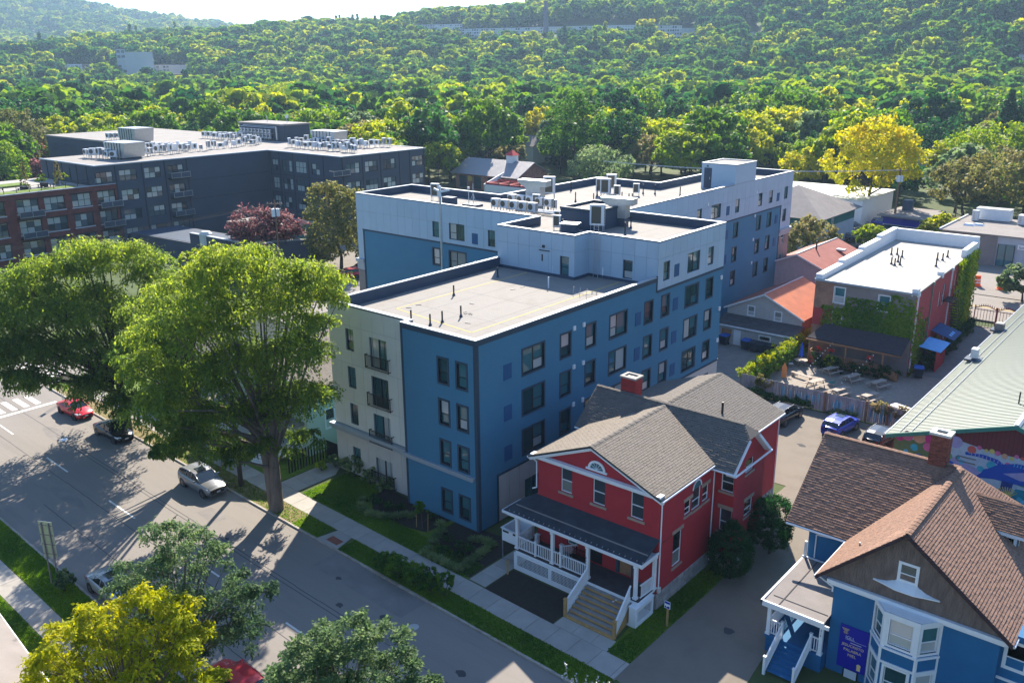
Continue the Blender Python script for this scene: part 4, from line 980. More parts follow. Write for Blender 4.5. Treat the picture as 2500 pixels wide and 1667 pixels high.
def downpipe(par,pts,r=.045,mk='white'):
    b=MB()
    for i in range(len(pts)-1):b.tube(pts[i],pts[i+1],r,n=6)
    return b.build('downpipe',mk,par)
downpipe(RH,[(ex1,.1,7.8),(X1+.08,.1,7.5),(X1+.08,.1,1.5)]);downpipe(RH,[(15.1,6.0,7.6),(X1+.08,6.8,7.2),(X1+.08,6.8,.4)])
downpipe(RH,[(ex0,-.2,7.8),(X0-.05,-.1,7.5),(X0-.05,-.1,5.6),(X0-.3,-.25,5.5)]);downpipe(RH,[(14.5,18.6,7.2),(14.34,18.6,7.0),(14.34,18.6,.3)])
b=MB();rs.box(b,.05,.3,1.25,1.6,.01,.16);b.build('meter_box','ceramic',RH)
b=MB();b.tube(rs.p(.25,4.6,.02),rs.p(1.9,4.6,.02),.02,n=4);b.build('cable','barkdk',RH)
b=MB();b.tube((12.0,13.6,8.1),(12.0,13.6,9.2),.09,n=8);b.build('vent_pipe','black',RH)
ch=MB();ch.box(6.15,7.35,8.9,9.85,8.9,11.15);cho=ch.build('chimney','chimred',RH)
def brickcourses(par,x0,x1,y0,y1,z0,z1,mk,bw=.3,bh=.1,sides='-y+x'):
    k=0;z=z0
    me={}
    while z<z1-.02:
        for sd_ in sides.split(',')if ',' in sides else[sides[:2],sides[2:]]:
            ln=(x1-x0)if sd_=='-y' else(y1-y0);o=(k%2)*bw/2;i=0;u=-o
            while u<ln-.01:
                a,c=max(0,u),min(ln,u+bw)
                if c-a>.04:
                    b=MB()
                    if sd_=='-y':b.box(x0+a+.006,x0+c-.006,y0-.022-random.random()*.008,y0,z+.006,z+bh-.006)
                    else:b.box(x1,x1+.022+random.random()*.008,y0+a+.006,y0+c-.006,z+.006,z+bh-.006)
                    b.build('brick',mk,par)
                u+=bw
        z+=bh;k+=1
brickcourses(cho,6.15,7.35,8.9,9.85,9.9,11.05,'chimred',.3,.115)
b=MB();b.box(6.07,7.43,8.82,9.06,11.15,11.28);b.box(6.07,7.43,9.69,9.93,11.15,11.28);b.box(6.07,6.31,9.06,9.69,11.15,11.28);b.box(7.19,7.43,9.06,9.69,11.15,11.28);b.build('chimney_cap','concrete',RH)
b=MB();b.box(6.31,7.19,9.06,9.69,11.14,11.17);b.build('flue','black',RH)
# ---- porch
PZ=1.55
b=MB();b.prism([(X0-.4,-1.95),(11.0,-1.95),(11.0,-2.0),(14.85,-2.0),(14.85,0),(X0-.4,0)],PZ-.22,PZ-.04);b.build('porch_frame','white',RH)
me=MB().box(0,9.75,-.068,.068,-.02,.02).mesh('floor_board','decking')
for i in range(13):put('floor_board',me,RH,loc=(X0-.4,-1.9+i*.152,PZ-.02))
def pline(z,y):return z
prf=[(4.0,-1.98,4.18),(15.0,-1.98,4.18),(15.0,0,5.05),(5.3,0,5.05)]
b=MB();gplane(b,prf,.1);b.build('porch_roof','porchroof',RH)
b=MB();gplane(b,[(4.0,-1.98,4.18),(5.3,0,5.05),(4.0,0,4.18)],.1);b.build('porch_roof','porchroof',RH)
b=MB();b.hexa([(4.6,-1.30,4.49),(15.0,-1.30,4.49),(15.0,-1.24,4.52),(4.6,-1.24,4.52),(4.6,-1.30,4.53),(15.0,-1.30,4.53),(15.0,-1.24,4.56),(4.6,-1.24,4.56)]);b.build('porch_seam','greyroof',RH)
b=MB();b.box(4.0,15.02,-2.04,-1.98,4.02,4.19);b.box(3.95,4.0,-2.0,0,4.02,4.2);b.box(15.0,15.05,-2.0,-.02,4.05,4.2);b.box(4.25,14.85,-1.85,-1.68,3.85,4.06);b.box(4.9,14.8,-1.66,-.05,4.0,4.04);b.box(14.85,14.99,-1.9,-.02,3.86,4.1)
b.build('porch_fascia','white',RH)
snow=MB().box(-.02,.02,-.05,.05,0,.07).mesh('snow_guard','galv')
for i in range(26):put('snow_guard',snow,RH,loc=(4.5+i*.42,-1.84,4.25))
def post(x,y,z0,z1,w_=.2):
    b=MB();b.box(x-w_/2,x+w_/2,y-w_/2,y+w_/2,z0,z1);b.box(x-w_*.72,x+w_*.72,y-w_*.72,y+w_*.72,z0,z0+.14);b.box(x-w_*.68,x+w_*.68,y-w_*.68,y+w_*.68,z1-.14,z1)
    return b.build('column','white',RH)
post(5.1,-1.75,PZ,3.85);post(8.1,-1.75,PZ,3.85);post(10.92,-1.75,PZ,3.85);post(14.5,-1.75,PZ,3.85);post(14.82,-.12,PZ,3.86)
for i,c_ in enumerate('511'):text(RH,c_,Fr((10.86,-1.85),(1,0)),0,3.0-i*.22,.2,'bluedk',.02,'CENTER',name='house_number')
bal=MB().box(-.022,.022,-.022,.022,0,.78).mesh('baluster','white')
def balustrade(par,p,q,z=PZ,h=.95,step=.135,mk='white',me=None,rname='railing'):
    p,q=Vector((*p,0)),Vector((*q,0));n=max(2,int((q-p).length/step));d=(q-p)
    b=MB();a=math.atan2(d.y,d.x);c=(p+q)/2
    b.rbox((c.x,c.y,z+h),(d.length,.09,.06),a);b.rbox((c.x,c.y,z+.1),(d.length,.07,.06),a)
    r=b.build(rname,mk,par)
    for i in range(1,n):s=p+d*(i/n);put('baluster',me or bal,r,loc=(s.x,s.y,z+.13))
    return r
def newel(par,x,y,z0,z1,w_=.14,mk='white'):
    b=MB();b.box(x-w_/2,x+w_/2,y-w_/2,y+w_/2,z0,z1);b.box(x-w_*.65,x+w_*.65,y-w_*.65,y+w_*.65,z1,z1+.05);return b.build('newel',mk,par)
balustrade(RH,(5.2,-1.78),(6.6,-1.78));newel(RH,6.7,-1.78,PZ,PZ+1.08);balustrade(RH,(6.8,-1.78),(8.0,-1.78));balustrade(RH,(8.2,-1.78),(8.7,-1.78));newel(RH,8.78,-1.78,PZ,PZ+1.08);balustrade(RH,(8.86,-1.78),(10.82,-1.78))
newel(RH,8.2,-.9,PZ,PZ+1.0,.2);balustrade(RH,(8.3,-.9),(8.9,-.1));balustrade(RH,(14.75,-1.6),(14.82,-.25))
balustrade(RH,(5.1,-1.6),(5.1,-.1));newel(RH,5.7,-.35,PZ,PZ+.6,.25)
b=MB();b.box(5.0,10.95,-2.02,-1.97,.05,.42);b.box(5.0,10.95,-2.02,-1.97,1.18,1.36);b.box(5.0,5.28,-2.02,-1.97,.42,1.18);b.box(7.95,8.2,-2.02,-1.97,.42,1.18);b.box(10.7,10.95,-2.02,-1.97,.42,1.18)
b.box(14.85,14.9,-2.15,-2.1+.15,.1,1.4);b.build('skirt','white',RH)
def lattice(par,fr,u0,u1,v0,v1,d=.0,s=.11,w_=.022,mk='white'):
    b=MB();u=u0
    while u<u1:fr.box(b,u,u+w_,v0,v1,d,d+.012);u+=s
    v=v0
    while v<v1:fr.box(b,u0,u1,v,v+w_,d+.013,d+.025);v+=s
    return b.build('lattice',mk,par)
fp=Fr((0,-2.0),(1,0));lattice(RH,fp,5.28,7.95,.42,1.18);lattice(RH,fp,8.2,10.7,.42,1.18)
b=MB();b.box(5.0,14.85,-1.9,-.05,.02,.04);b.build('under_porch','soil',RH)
b=MB();b.box(14.15,15.05,-2.5,-.45,.05,.12);b.box(14.95,15.05,-2.5,-2.3,.12,1.35);b.box(14.95,15.05,-.65,-.45,.12,1.35);b.box(14.95,15.05,-2.3,-.65,.12,.3);b.box(14.95,15.05,-2.3,-.65,1.1,1.35);b.box(14.55,14.94,-2.5,-2.45,.12,1.35)
b.box(14.5,15.1,-2.5,-.45,1.35,1.42);b.build('side_skirt','white',RH)
lattice(RH,Fr((14.97,-2.3),(0,1)),0,1.65,.3,1.1)
b=MB()
for q in((3.5,4.95,-1.5,-1.46),(3.5,4.95,.25,.29),(3.5,3.54,-1.46,.25),(4.91,4.95,-1.46,.25)):b.box(*q,1.5,2.42)
b.box(3.54,4.91,-1.46,.25,1.48,1.54);lf=b.build('platform_lift','white',RH)
b=MB();b.box(3.42,5.0,-1.56,-1.42,2.42,2.47);b.box(3.42,3.56,-1.42,.32,2.42,2.47);b.box(3.42,5.0,.2,.34,2.42,2.47);b.build('lift_rim','whitemetal',lf)
b=MB();b.box(3.6,4.1,-1.53,-1.5,2.2,2.33);b.box(4.5,4.9,-1.53,-1.5,2.2,2.33);b.build('lift_label','black',lf)
b=MB();[b.box(x,x+.05,-1.5,-1.45,.05,1.5)for x in(3.5,4.9)];b.box(3.5,4.95,-1.5,-1.46,.06,.1);b.build('lift_frame','galv',lf)
SX0,SX1=11.1,14.25
for i in range(7):
    z=PZ-.03-(i+1)*(PZ-.0)/8;y=-2.0-i*.30
    x0,x1=SX0-.02*i,SX1+.07*i*.5
    b=MB();b.box(x0,x1,y-.30,y+.02,z-.05,z);b.build('tread','tread',RH)
    b=MB();b.box(x0,x1,y-.325,y-.298,z-.14,z+.004);b.build('nosing','timber',RH)
b=MB();b.box(SX0-.1,SX1+.4,-4.25,-4.1,.01,.1);b.build('bottom_sill','timber',RH)
for(xa,xb,s)in((SX0-.05,SX0-.2,1),(SX1+.02,SX1+.3,1)):
    b=MB();n=22
    p0,p1=Vector((xa,-1.95,PZ)),Vector((xb,-4.0,.12))
    b.hexa([(p0.x-.03,p0.y,PZ-.35),(p1.x-.03,p1.y,.08),(p1.x+.03,p1.y,.08),(p0.x+.03,p0.y,PZ-.35),(p0.x-.03,p0.y,PZ+.12),(p1.x-.03,p1.y,.38),(p1.x+.03,p1.y,.38),(p0.x+.03,p0.y,PZ+.12)])
    b.hexa([(p0.x-.05,p0.y,PZ+.88),(p1.x-.05,p1.y,1.02),(p1.x+.05,p1.y,1.02),(p0.x+.05,p0.y,PZ+.88),(p0.x-.05,p0.y,PZ+.95),(p1.x-.05,p1.y,1.09),(p1.x+.05,p1.y,1.09),(p0.x+.05,p0.y,PZ+.95)])
    r=b.build('stair_rail','white',RH)
    for i in range(1,n):s_=p0.lerp(p1,i/n);t=i/n;put('baluster',bal,r,loc=(s_.x,s_.y,PZ+.05+(.30-PZ)*t))
for x in(SX0-.2,SX1+.32):newel(RH,x,-4.08,0,1.2,.17,'timber')
b=MB();b.hexa([(SX1+.05,-2.0,.05),(SX1+.33,-4.0,.05),(SX1+.36,-4.0,.05),(SX1+.09,-2.0,.05),(SX1+.05,-2.0,PZ-.35),(SX1+.33,-4.0,.09),(SX1+.36,-4.0,.09),(SX1+.09,-2.0,PZ-.35)]);b.build('stair_side','timber',RH)
def door(par,fr,u0,u1,v0,v1,mk,d=-.12,frame='white',glassy=True):
    b=MB();fr.box(b,u0,u1,v0,v1,d,d+.05);o=b.build('door',mk,par)
    if glassy:b=MB();fr.box(b,u0+(u1-u0)*.2,u1-(u1-u0)*.2,v0+(v1-v0)*.45,v1-.25,d+.05,d+.06);b.build('pane','glass',o)
    b=MB();fr.box(b,u1-.14,u1-.08,v0+.95,v0+1.05,d+.05,d+.1);b.build('handle','galv',o)
    return o
door(RH,rf,fd[1][0],fd[1][1],1.6,3.95,'framedk');door(RH,rf,fd[2][0]+.25,fd[2][1]-.15,1.6,3.9,'woodwarm')
b=MB();rf.box(b,fd[2][0],fd[2][0]+.2,1.6,3.95,-.1,.02);rf.box(b,fd[2][1]-.12,fd[2][1],1.6,3.95,-.1,.02);b.build('door_frame','bluedk',RH)
bn=thing('porch_bench','black iron bench with bars on the red house porch','bench',None,(9.4,-.65,PZ))
b=MB();b.box(-.6,.6,-.2,.2,.42,.46);b.build('seat','black',bn)
b=MB();b.box(-.6,.6,.18,.22,.85,.9);b.box(-.6,.6,.18,.22,.55,.6);[b.box(-.55+i*.11,-.52+i*.11,.19,.21,.6,.85)for i in range(11)];b.build('backrest','black',bn)
for x in(-.55,.52):b=MB();b.box(x,x+.04,-.2,-.16,0,.42);b.box(x,x+.04,.17,.21,0,.9);b.build('leg','black',bn)
tb=thing('loose_plank','short light wooden board left on the top step','plank',None,(13.2,-2.4,1.36))
b=MB();b.rbox((0,0,.02),(.9,.12,.035),-.35);b.build('board','timber',tb)
b=MB();b.rbox((.3,-.12,.02),(.07,.34,.035),-.2);b.build('board','white',tb)
def sign_post(x,y,label,h=1.35,board=None):
    t=thing('sign_post',label,'post',None,(x,y,0));b=MB();b.box(-.05,.05,-.05,.05,0,h);b.build('post','timber',t)
    return t
sp_=sign_post(16.4,-1.05,'wooden post with small blue and white parking sign beside the driveway',1.5)
b=MB();b.box(-.2,.2,-.075,-.055,1.35,1.85);sb_=b.build('sign_board','white',sp_)
b=MB();b.box(-.17,.17,-.085,-.075,1.68,1.82);b.box(-.16,-.07,-.085,-.075,1.40,1.50);b.box(-.04,.15,-.085,-.075,1.38,1.47);b.box(.02,.15,-.085,-.075,1.47,1.52);b.build('print','signblue',sb_)
sign_post(5.05,-2.75,'short bare wooden post at the corner of the dark mulch bed',1.1)
# ------------------------------------------------------------------ the blue house on the right
BH=thing('blue_house','deep blue house with steep brown shingle roof, white bay window and side porch','house')
WX0,WX1,WY,EX0,EX1,BE,BR,BXR=25.3,33.6,1.4,24.35,34.2,5.85,10.0,28.75
bf=Fr((WX0,WY),(1,0));Lb=WX1-WX0
b=MB();bf.sheet(b,0,Lb,0.0,5.62,[],0)
b.face([(WX0,12,0),(WX0,WY,0),(WX0,WY,5.9),(WX0,12,5.9)])
b.face([(WX1,WY,0),(WX1,14,0),(WX1,14,5.9),(WX1,WY,5.9)])
b.face([(21.8,6.5,0),(WX0,6.5,0),(WX0,6.5,5.9),(21.8,6.5,5.9)]);b.face([(21.8,15.3,0),(21.8,6.5,0),(21.8,6.5,5.9),(21.8,11,9.9),(21.8,15.3,5.9)])
b.face([(WX0,15.4,0),(21.8,15.4,0),(21.8,15.4,5.9),(WX0,15.4,5.9)]);b.face([(WX1,15.4,0),(WX0,15.4,0),(WX0,15.4,5.9),(WX1,15.4,5.9)])
b.build('wall','bhouse',BH)
def gx(z,s):return BXR+s*(BR-z)*((EX1-BXR)if s>0 else(BXR-EX0))/(BR-BE)
b=MB();b.face([(gx(5.8,-1),WY-.05,5.8),(gx(5.8,1),WY-.05,5.8),(BXR,WY-.05,9.9)])
gf=b.build('gable_face','gable',BH)
rg=random.Random(4)
z=5.84;j=0;bb=MB()
while z<9.7:
    xa,xb=gx(z+.14,-1)+.12,gx(z+.14,1)-.12;u=xa-(j%2)*.07
    while u<xb:
        w_=rg.uniform(.11,.19);c0,c1=max(u,xa),min(u+w_-.008,xb)
        if c1-c0>.03 and not(28.4<(c0+c1)/2<29.6 and 7.0<z<8.2):dz=rg.uniform(0,.02);bb.hexa([(c0,WY-.085,z-dz),(c1,WY-.085,z-dz),(c1,WY-.05,z-dz),(c0,WY-.05,z-dz),(c0,WY-.062,z+.17),(c1,WY-.062,z+.17),(c1,WY-.05,z+.17),(c0,WY-.05,z+.17)])
        u+=w_
    z+=.16;j+=1
stuff(bb.build('gable_shingles','gable',gf))
b=MB();bf.box(b,-.35,Lb+.35,5.58,5.80,-.02,.28);bf.box(b,-.2,Lb+.2,5.40,5.58,-.02,.10);b.build('white_band','white',BH)
at_w=Fr((0,WY-.06),(1,0))
window(BH,at_w,28.55,29.4,7.12,8.1,'sash',-.03,frame='white',trim='white',trimw=.1)
b=MB();n=20;pts=[]
for i in range(n+1):
    t=-1+2*i/n;q=min(1,max(0,(1-abs(t))/.72));pts.append((28.97+t*1.68,6.70+.40*q**2.2,.06+.34*q**1.2))
for i in range(n):
    (xa,za,da),(xb,zb,db)=pts[i],pts[i+1]
    b.hexa([(xa,WY-.07-da,6.62),(xb,WY-.07-db,6.62),(xb,WY-.05,6.62),(xa,WY-.05,6.62),(xa,WY-.07-da,6.68),(xb,WY-.07-db,6.68),(xb,WY-.055,zb),(xa,WY-.055,za)])
b.build('attic_hood','white',BH)
bayp=[(27.55,WY),(28.35,WY-1.0),(30.15,WY-1.0),(30.95,WY)]
b=MB()
for i in range(3):
    fq=Fr(bayp[i],(bayp[i+1][0]-bayp[i][0],bayp[i+1][1]-bayp[i][1]));ln=math.hypot(bayp[i+1][0]-bayp[i][0],bayp[i+1][1]-bayp[i][1])
    hw_=.15 if i!=1 else .32;hz=[(hw_,ln-hw_,3.72,5.25),(hw_,ln-hw_,.75,2.35)]
    fq.sheet(b,0,ln,0,5.6,hz,.1)
    for h in hz:window(BH,fq,*h,'sash',.07,frame='white',trim='white',trimw=.13)
    t=MB();fq.box(t,-.02,ln+.02,3.4,3.52,-.02,.10);fq.box(t,-.02,ln+.02,2.52,2.64,-.02,.06);fq.box(t,-.02,.08,0,3.4,-.02,.05);fq.box(t,ln-.08,ln+.02,0,3.4,-.02,.05);fq.box(t,-.02,ln+.02,5.36,5.58,-.02,.06)
    fq.box(t,-.0,hw_-.13,3.52,5.36,-.02,.04);fq.box(t,ln-hw_+.13,ln,3.52,5.36,-.02,.04)
    t.build('bay_trim','white',BH)
b.build('bay_wall','bhouse',BH)
b=MB();b.prism(bayp,5.58,5.62);b.build('bay_soffit','white',BH)
def broof(name,pts,mk='browndk',par=BH):b=MB();gplane(b,pts,.14);return b.build(name,mk,par)
sr=broof('main_roof_right',[(BXR,WY-.45,BR),(EX1,WY-.45,BE),(EX1,15.0,BE),(BXR,11.0,BR)])
sl_=broof('main_roof_left',[(BXR,WY-.45,BR),(BXR,11.0,BR),(EX0,5.75,BE),(EX0,WY-.45,BE)])
cf=broof('cross_roof_front',[(20.55,5.75,BE),(EX0+.02,5.75,BE),(BXR,11.0,BR),(20.55,11.0,BR)])
cb_=broof('cross_roof_back',[(20.55,11.0,BR),(BXR,11.0,BR),(BXR,15.8,BE+.2),(20.55,15.8,BE+.2)])
rb_=broof('hip_back',[(BXR,11.0,BR),(EX1,15.0,BE),(BXR,15.8,BE+.2)])
shingles(sr,[(EX1,WY-.45,BE),(EX1,15,BE),(BXR,WY-.45,BR)],'brown',.25,.17,110,[(EX1,WY-.45,BE),(EX1,15,BE),(BXR+.02,11,BR),(BXR+.02,WY-.45,BR)],thick=.03,seed=11)
shingles(sl_,[(EX0,5.75,BE),(EX0,WY-.45,BE),(BXR,WY-.45,BR)],'brown',.25,.17,90,[(EX0,5.75,BE),(EX0,WY-.45,BE),(BXR-.02,WY-.45,BR),(BXR-.02,11.0,BR)],thick=.022,seed=12)
shingles(cf,[(20.55,5.75,BE),(EX0,5.75,BE),(20.55,11,BR)],'brown',.25,.17,90,[(20.55,5.75,BE),(EX0+.02,5.75,BE),(BXR-.05,11.0,BR),(20.55,11.0,BR)],thick=.032,seed=13)
ridge(BH,(BXR,WY-.45,BR+.02),(BXR,10.9,BR+.02),'brown',.22,.17);ridge(BH,(20.55,11.0,BR+.02),(BXR,11.0,BR+.02),'brown',.22,.17)
gutter(BH,(EX0-.05,WY-.4,BE-.1),(EX0-.05,5.6,BE-.1));gutter(BH,(20.6,5.7,BE-.1),(EX0,5.7,BE-.1));gutter(BH,(EX1+.05,WY-.4,BE-.1),(EX1+.05,8,BE-.1))
downpipe(BH,[(EX0,5.9,5.7),(22.3,6.42,5.2),(22.3,6.42,3.6)]);downpipe(BH,[(EX0,WY-.1,5.7),(WX0-.05,WY-.08,5.3),(WX0-.05,WY-.08,5.0)])
downpipe(BH,[(21.75,6.3,4.6),(21.75,6.3,3.3)],.09)
b=MB();b.tube((25.9,3.0,7.0),(25.9,3.0,7.55),.05,n=8);b.build('vent_pipe','galv',BH)
for s in(-1,1):
    e=EX1 if s>0 else EX0;b=MB();y0,y1=WY-.50,WY-.42
    b.hexa([(BXR,y0,BR-.22),(e,y0,BE-.22),(e,y1,BE-.22),(BXR,y1,BR-.22),(BXR,y0,BR+.02),(e,y0,BE+.02),(e,y1,BE+.02),(BXR,y1,BR+.02)]);b.build('verge_board','browndk',BH)
b=MB();
b.hexa([(30.3,8.75,6.0),(32.6,8.75,6.0),(32.6,11.1,6.0),(30.3,11.1,6.0),(30.3,8.75,8.05),(32.6,8.75,8.05),(32.6,11.1,8.05),(30.3,11.1,8.05)]);dm=b.build('dormer','gable',BH)
b=MB();gplane(b,[(30.0,8.4,7.98),(33.1,8.4,7.98),(32.3,9.9,9.15),(29.75,9.9,9.15)],.1);gplane(b,[(29.75,9.9,9.15),(32.3,9.9,9.15),(33.1,11.4,7.98),(29.9,11.4,7.98)],.1);gplane(b,[(33.1,8.4,7.98),(33.1,11.4,7.98),(32.3,9.9,9.15)],.1);dr_=b.build('dormer_roof','brown',dm)
shingles(dr_,[(30.0,8.4,7.98),(33.1,8.4,7.98),(29.75,9.9,9.15)],'brown',.25,.15,0,[(30.0,8.4,7.98),(33.1,8.4,7.98),(32.3,9.9,9.15),(29.75,9.9,9.15)],thick=.03,seed=14)
b=MB();b.box(30.1,33.0,8.44,8.56,7.72,7.92);b.box(32.9,33.0,8.5,11.3,7.72,7.92);b.build('dormer_fascia','white',dm)
window(BH,Fr((32.6,8.75),(0,1)),.3,1.1,6.4,7.6,'sash',-.03,frame='white',trim='white',trimw=.1)
window(BH,Fr((31.7,8.75),(1,0)),.05,.75,6.5,7.6,'sash',-.03,frame='white',trim='white',trimw=.1)
b=MB();b.box(26.95,27.95,10.7,11.5,8.8,11.75);cho=b.build('chimney','chimbrick',BH)
brickcourses(cho,26.95,27.95,10.7,11.5,9.9,11.72,'chimbrick',.25,.091)
b=MB();b.box(26.85,28.05,10.6,10.85,11.75,11.9);b.box(26.85,28.05,11.35,11.6,11.75,11.9);b.box(26.85,27.15,10.85,11.35,11.75,11.9);b.box(27.75,28.05,10.85,11.35,11.75,11.9);b.build('chimney_cap','ceramic',BH)
b=MB();b.box(27.15,27.75,10.85,11.35,11.74,11.77);b.build('flue','black',BH)
b=MB();b.prism([(WX1,1.9),(39,1.9),(39,9),(WX1,9)],0,5.9);b.build('right_wing','bhouse',BH)
window(BH,Fr((WX1,1.9),(1,0)),.25,1.15,4.0,5.45,'sash',-.03,frame='white',trim='white',trimw=.12);window(BH,Fr((WX1,1.9),(1,0)),.25,1.15,1.0,2.6,'sash',-.03,frame='white',trim='white',trimw=.12)
b=MB();b.box(WX1+.0,39,1.83,1.89,3.2,3.34);b.build('band','white',BH)
b=MB();bf.box(b,.62,2.18,.55,3.25,.02,.08);sg=b.build('church_sign','signblue',BH)
for tx,z,s in(('JESUCRISTO',1.98,.225),('PALABRA',1.68,.235),('MIEL',1.38,.235)):text(sg,tx,bf,1.4,z,s,'signgold',.082,'CENTER')
text(sg,'IGLL',bf,.95,2.45,.26,'paper',.082);
b=MB();bf.box(b,1.25,1.85,2.24,2.28,.082,.088);bf.box(b,.95,2.1,2.40,2.415,.082,.088);b.build('sign_rule','paper',sg)
b=MB();bf.box(b,.72,1.12,3.0,3.07,.082,.09);bf.box(b,.78,1.06,2.93,3.0,.082,.09);bf.box(b,.85,.92,2.72,2.93,.082,.09);bf.box(b,.95,1.02,2.72,2.93,.082,.09);bf.box(b,.80,1.08,2.78,2.82,.09,.096);b.build('sign_crest','sand',sg)
b=MB();b.tube(bf.p(1.83,.98,.082),bf.p(1.83,.98,.092),.12,n=12);bf.box(b,1.73,1.93,.68,.88,.082,.09);b.build('sign_crest','signgold',sg)
b=MB();bf.box(b,1.0,1.85,-.05,.62,.015,.06);nb=b.build('notice_board','black',BH)
b=MB();bf.box(b,1.08,1.76,-.05,.5,.06,.07);b.build('notice','paper',nb)
b=MB();gplane(b,[(21.75,.45,3.42),(25.28,.45,3.42),(25.28,6.2,3.55),(21.75,6.2,3.55)],.12);b.build('side_porch_roof','greyroof',BH)
b=MB();b.box(21.7,25.6,.36,.46,3.1,3.32);b.box(21.62,25.3,.30,.42,3.32,3.48);b.box(21.62,21.74,.3,6.3,3.32,3.5);b.box(21.8,21.9,.5,6.2,3.1,3.3);b.box(21.62,25.2,6.2,6.32,3.34,3.6);b.build('porch_fascia','white',BH)
b=MB();gplane(b,[(22.0,1.2,3.462),(25.2,1.2,3.462),(25.2,1.26,3.464),(22.0,1.26,3.464)],.01);gplane(b,[(22.6,.5,3.45),(22.66,.5,3.45),(22.66,6.1,3.57),(22.6,6.1,3.57)],.01);b.build('roof_seam','asphaltdk',BH)
BPZ=1.15
b=MB();b.box(21.9,25.28,.6,6.3,BPZ-.15,BPZ);b.build('porch_floor','bhouse',BH)
b=MB();b.box(21.95,25.25,.7,6.2,.0,BPZ-.15);b.build('porch_skirt','bhouse',BH)
def post2(x,y):
    b=MB();b.box(x-.1,x+.1,y-.1,y+.1,BPZ,3.1);b.box(x-.14,x+.14,y-.14,y+.14,BPZ,BPZ+.12);return b.build('column','white',BH)
post2(22.05,.75);post2(25.12,.75);post2(22.05,5.9);post2(22.05,3.3)
for i,c_ in enumerate('515'):text(BH,c_,Fr((25.12,.65),(1,0)),0,2.72-i*.17,.16,'bluedk',.02,'CENTER',name='house_number')
balustrade(BH,(22.05,.9),(22.05,3.2),BPZ,.95);balustrade(BH,(22.05,3.4),(22.05,5.8),BPZ,.95);balustrade(BH,(24.62,.78),(25.05,.78),BPZ,.95);newel(BH,24.55,.78,BPZ,BPZ+1.08)
newel(BH,22.85,.78,BPZ,BPZ+1.08);balustrade(BH,(22.1,.78),(22.8,.78),BPZ,.95)
for i in range(6):
    z=BPZ-(i+1)*BPZ/7;y=.6-i*.29;b=MB();b.box(22.9,24.5,y-.31,y,z-.06,z);b.build('tread','bhouse',BH)
    b=MB();b.box(22.9,24.5,y-.03,y,z,z+BPZ/7-.06);b.build('riser','bhouse',BH)
for x in(22.85,24.55):
    p0,p1=Vector((x,.7,BPZ)),Vector((x,-1.3,0.05));b=MB()
    for dz,t in((.12,.06),(.93,.07)):b.hexa([(x-.045,p0.y,BPZ+dz),(x-.045,p1.y,dz),(x+.045,p1.y,dz),(x+.045,p0.y,BPZ+dz),(x-.045,p0.y,BPZ+dz+t),(x-.045,p1.y,dz+t),(x+.045,p1.y,dz+t),(x+.045,p0.y,BPZ+dz+t)])
    r=b.build('stair_rail','white',BH)
    for i in range(1,14):s_=p0.lerp(p1,i/14);put('baluster',bal,r,loc=(s_.x,s_.y,s_.z+.15))
    newel(BH,x,-1.38,0,1.15)
b=MB();bf2=Fr((25.29,6.0),(0,-1));b.box(25.22,25.29,3.0,4.0,BPZ,3.1);dd=b.build('door','white',BH)
b=MB();b.box(25.2,25.22,3.2,3.8,2.0,2.9);b.build('pane','glass',dd)
# ------------------------------------------------------------------ loft building on the left: dark wings and a brick wing
LB=thing('loft_building','long charcoal loft building with rooftop cooling units and a red brick wing','apartment building')
LH=15.5
lf_=Fr((-123.5,36.7),(0,1))
li=Fr((-123.5,70.5),(1,0))
ll=Fr((-99.5,70.5),(0,1))
lw=Fr((-146,33.2),(1,0))
b=MB()
W1=[];bays=[(37.6,41.0),(42.5,45.8),(47.25,50.6)]
for k,z in enumerate((12.35,8.68,5.02,1.46)):
    for a,c in bays:W1.append((a-36.7,c-36.7,z,z+2.0))
lf_.sheet(b,0,33.8,0,LH,W1,.2)
top=[(-.45,3.0-.0)]
lf3=Fr((-123.5,32.7),(0,1));d1=[(.3,3.6,12.35,14.3)]
lf3.sheet(b,0,4.0,11.9,LH,d1,.2)
W2=[]
for z in(11.45,7.7,3.85):
    W2+=[(1.1,3.2,z,z+2.3),(4.6,7.9,z,z+2.3),(9.1,12.7,z,z+2.3),(14.5,17.0,z,z+2.2)]
li.sheet(b,0,24.0,0,LH,W2,.2)
W3=[]
for z in(12.0,8.3,4.6):
    for a,c in((1.2,4.6),(6.0,9.3),(10.8,14.2),(19.0,22.3)):W3.append((a,c,z,z+2.1))
ll.sheet(b,0,22.8,0,LH,W3,.2)
lw.sheet(b,0,22.5,11.9,LH,[(6,6.8,12.1,14.4),(12,12.8,12.1,14.6)],.2)
b.face([(-99.5,93.3,0),(-150,93.3,0),(-150,93.3,LH),(-99.5,93.3,LH)]);b.face([(-146,33.2,0),(-146,60,0),(-146,60,LH),(-146,33.2,LH)])
b.build('charcoal_wall','charcoal',LB)
rg=random.Random(12)
for i,h in enumerate(W1):
    nc=3;window(LB,lf_,*h,'g32',.15,glass='glass_loft')
window(LB,lf3,*d1[0],'g32',.15,glass='glass_loft')
for h in W2:window(LB,li,*h,'g22' if h[1]-h[0]<2.6 else 'g32',.15,glass='glass_loft')
for h in W3:window(LB,ll,*h,'g32',.15,glass='glass_loft')
for h in((6,6.8,12.1,14.4),(12,12.8,12.1,14.6)):window(LB,lw,*h,'single',.15)
def pil(fr,*q):
    b=MB();fr.box(b,*q);b.build('pilaster','charcoal2',LB)
for u in(.05,5.3,9.9,14.6):pil(lf_,u,u+.22,0,LH-.1,-.02,.05)
for z in(11.0,7.3,3.6):pil(lf_,14.85,33.6,z,z+.10,-.02,.04);pil(li,.2,23.8,z-.35,z-.25,-.02,.04)
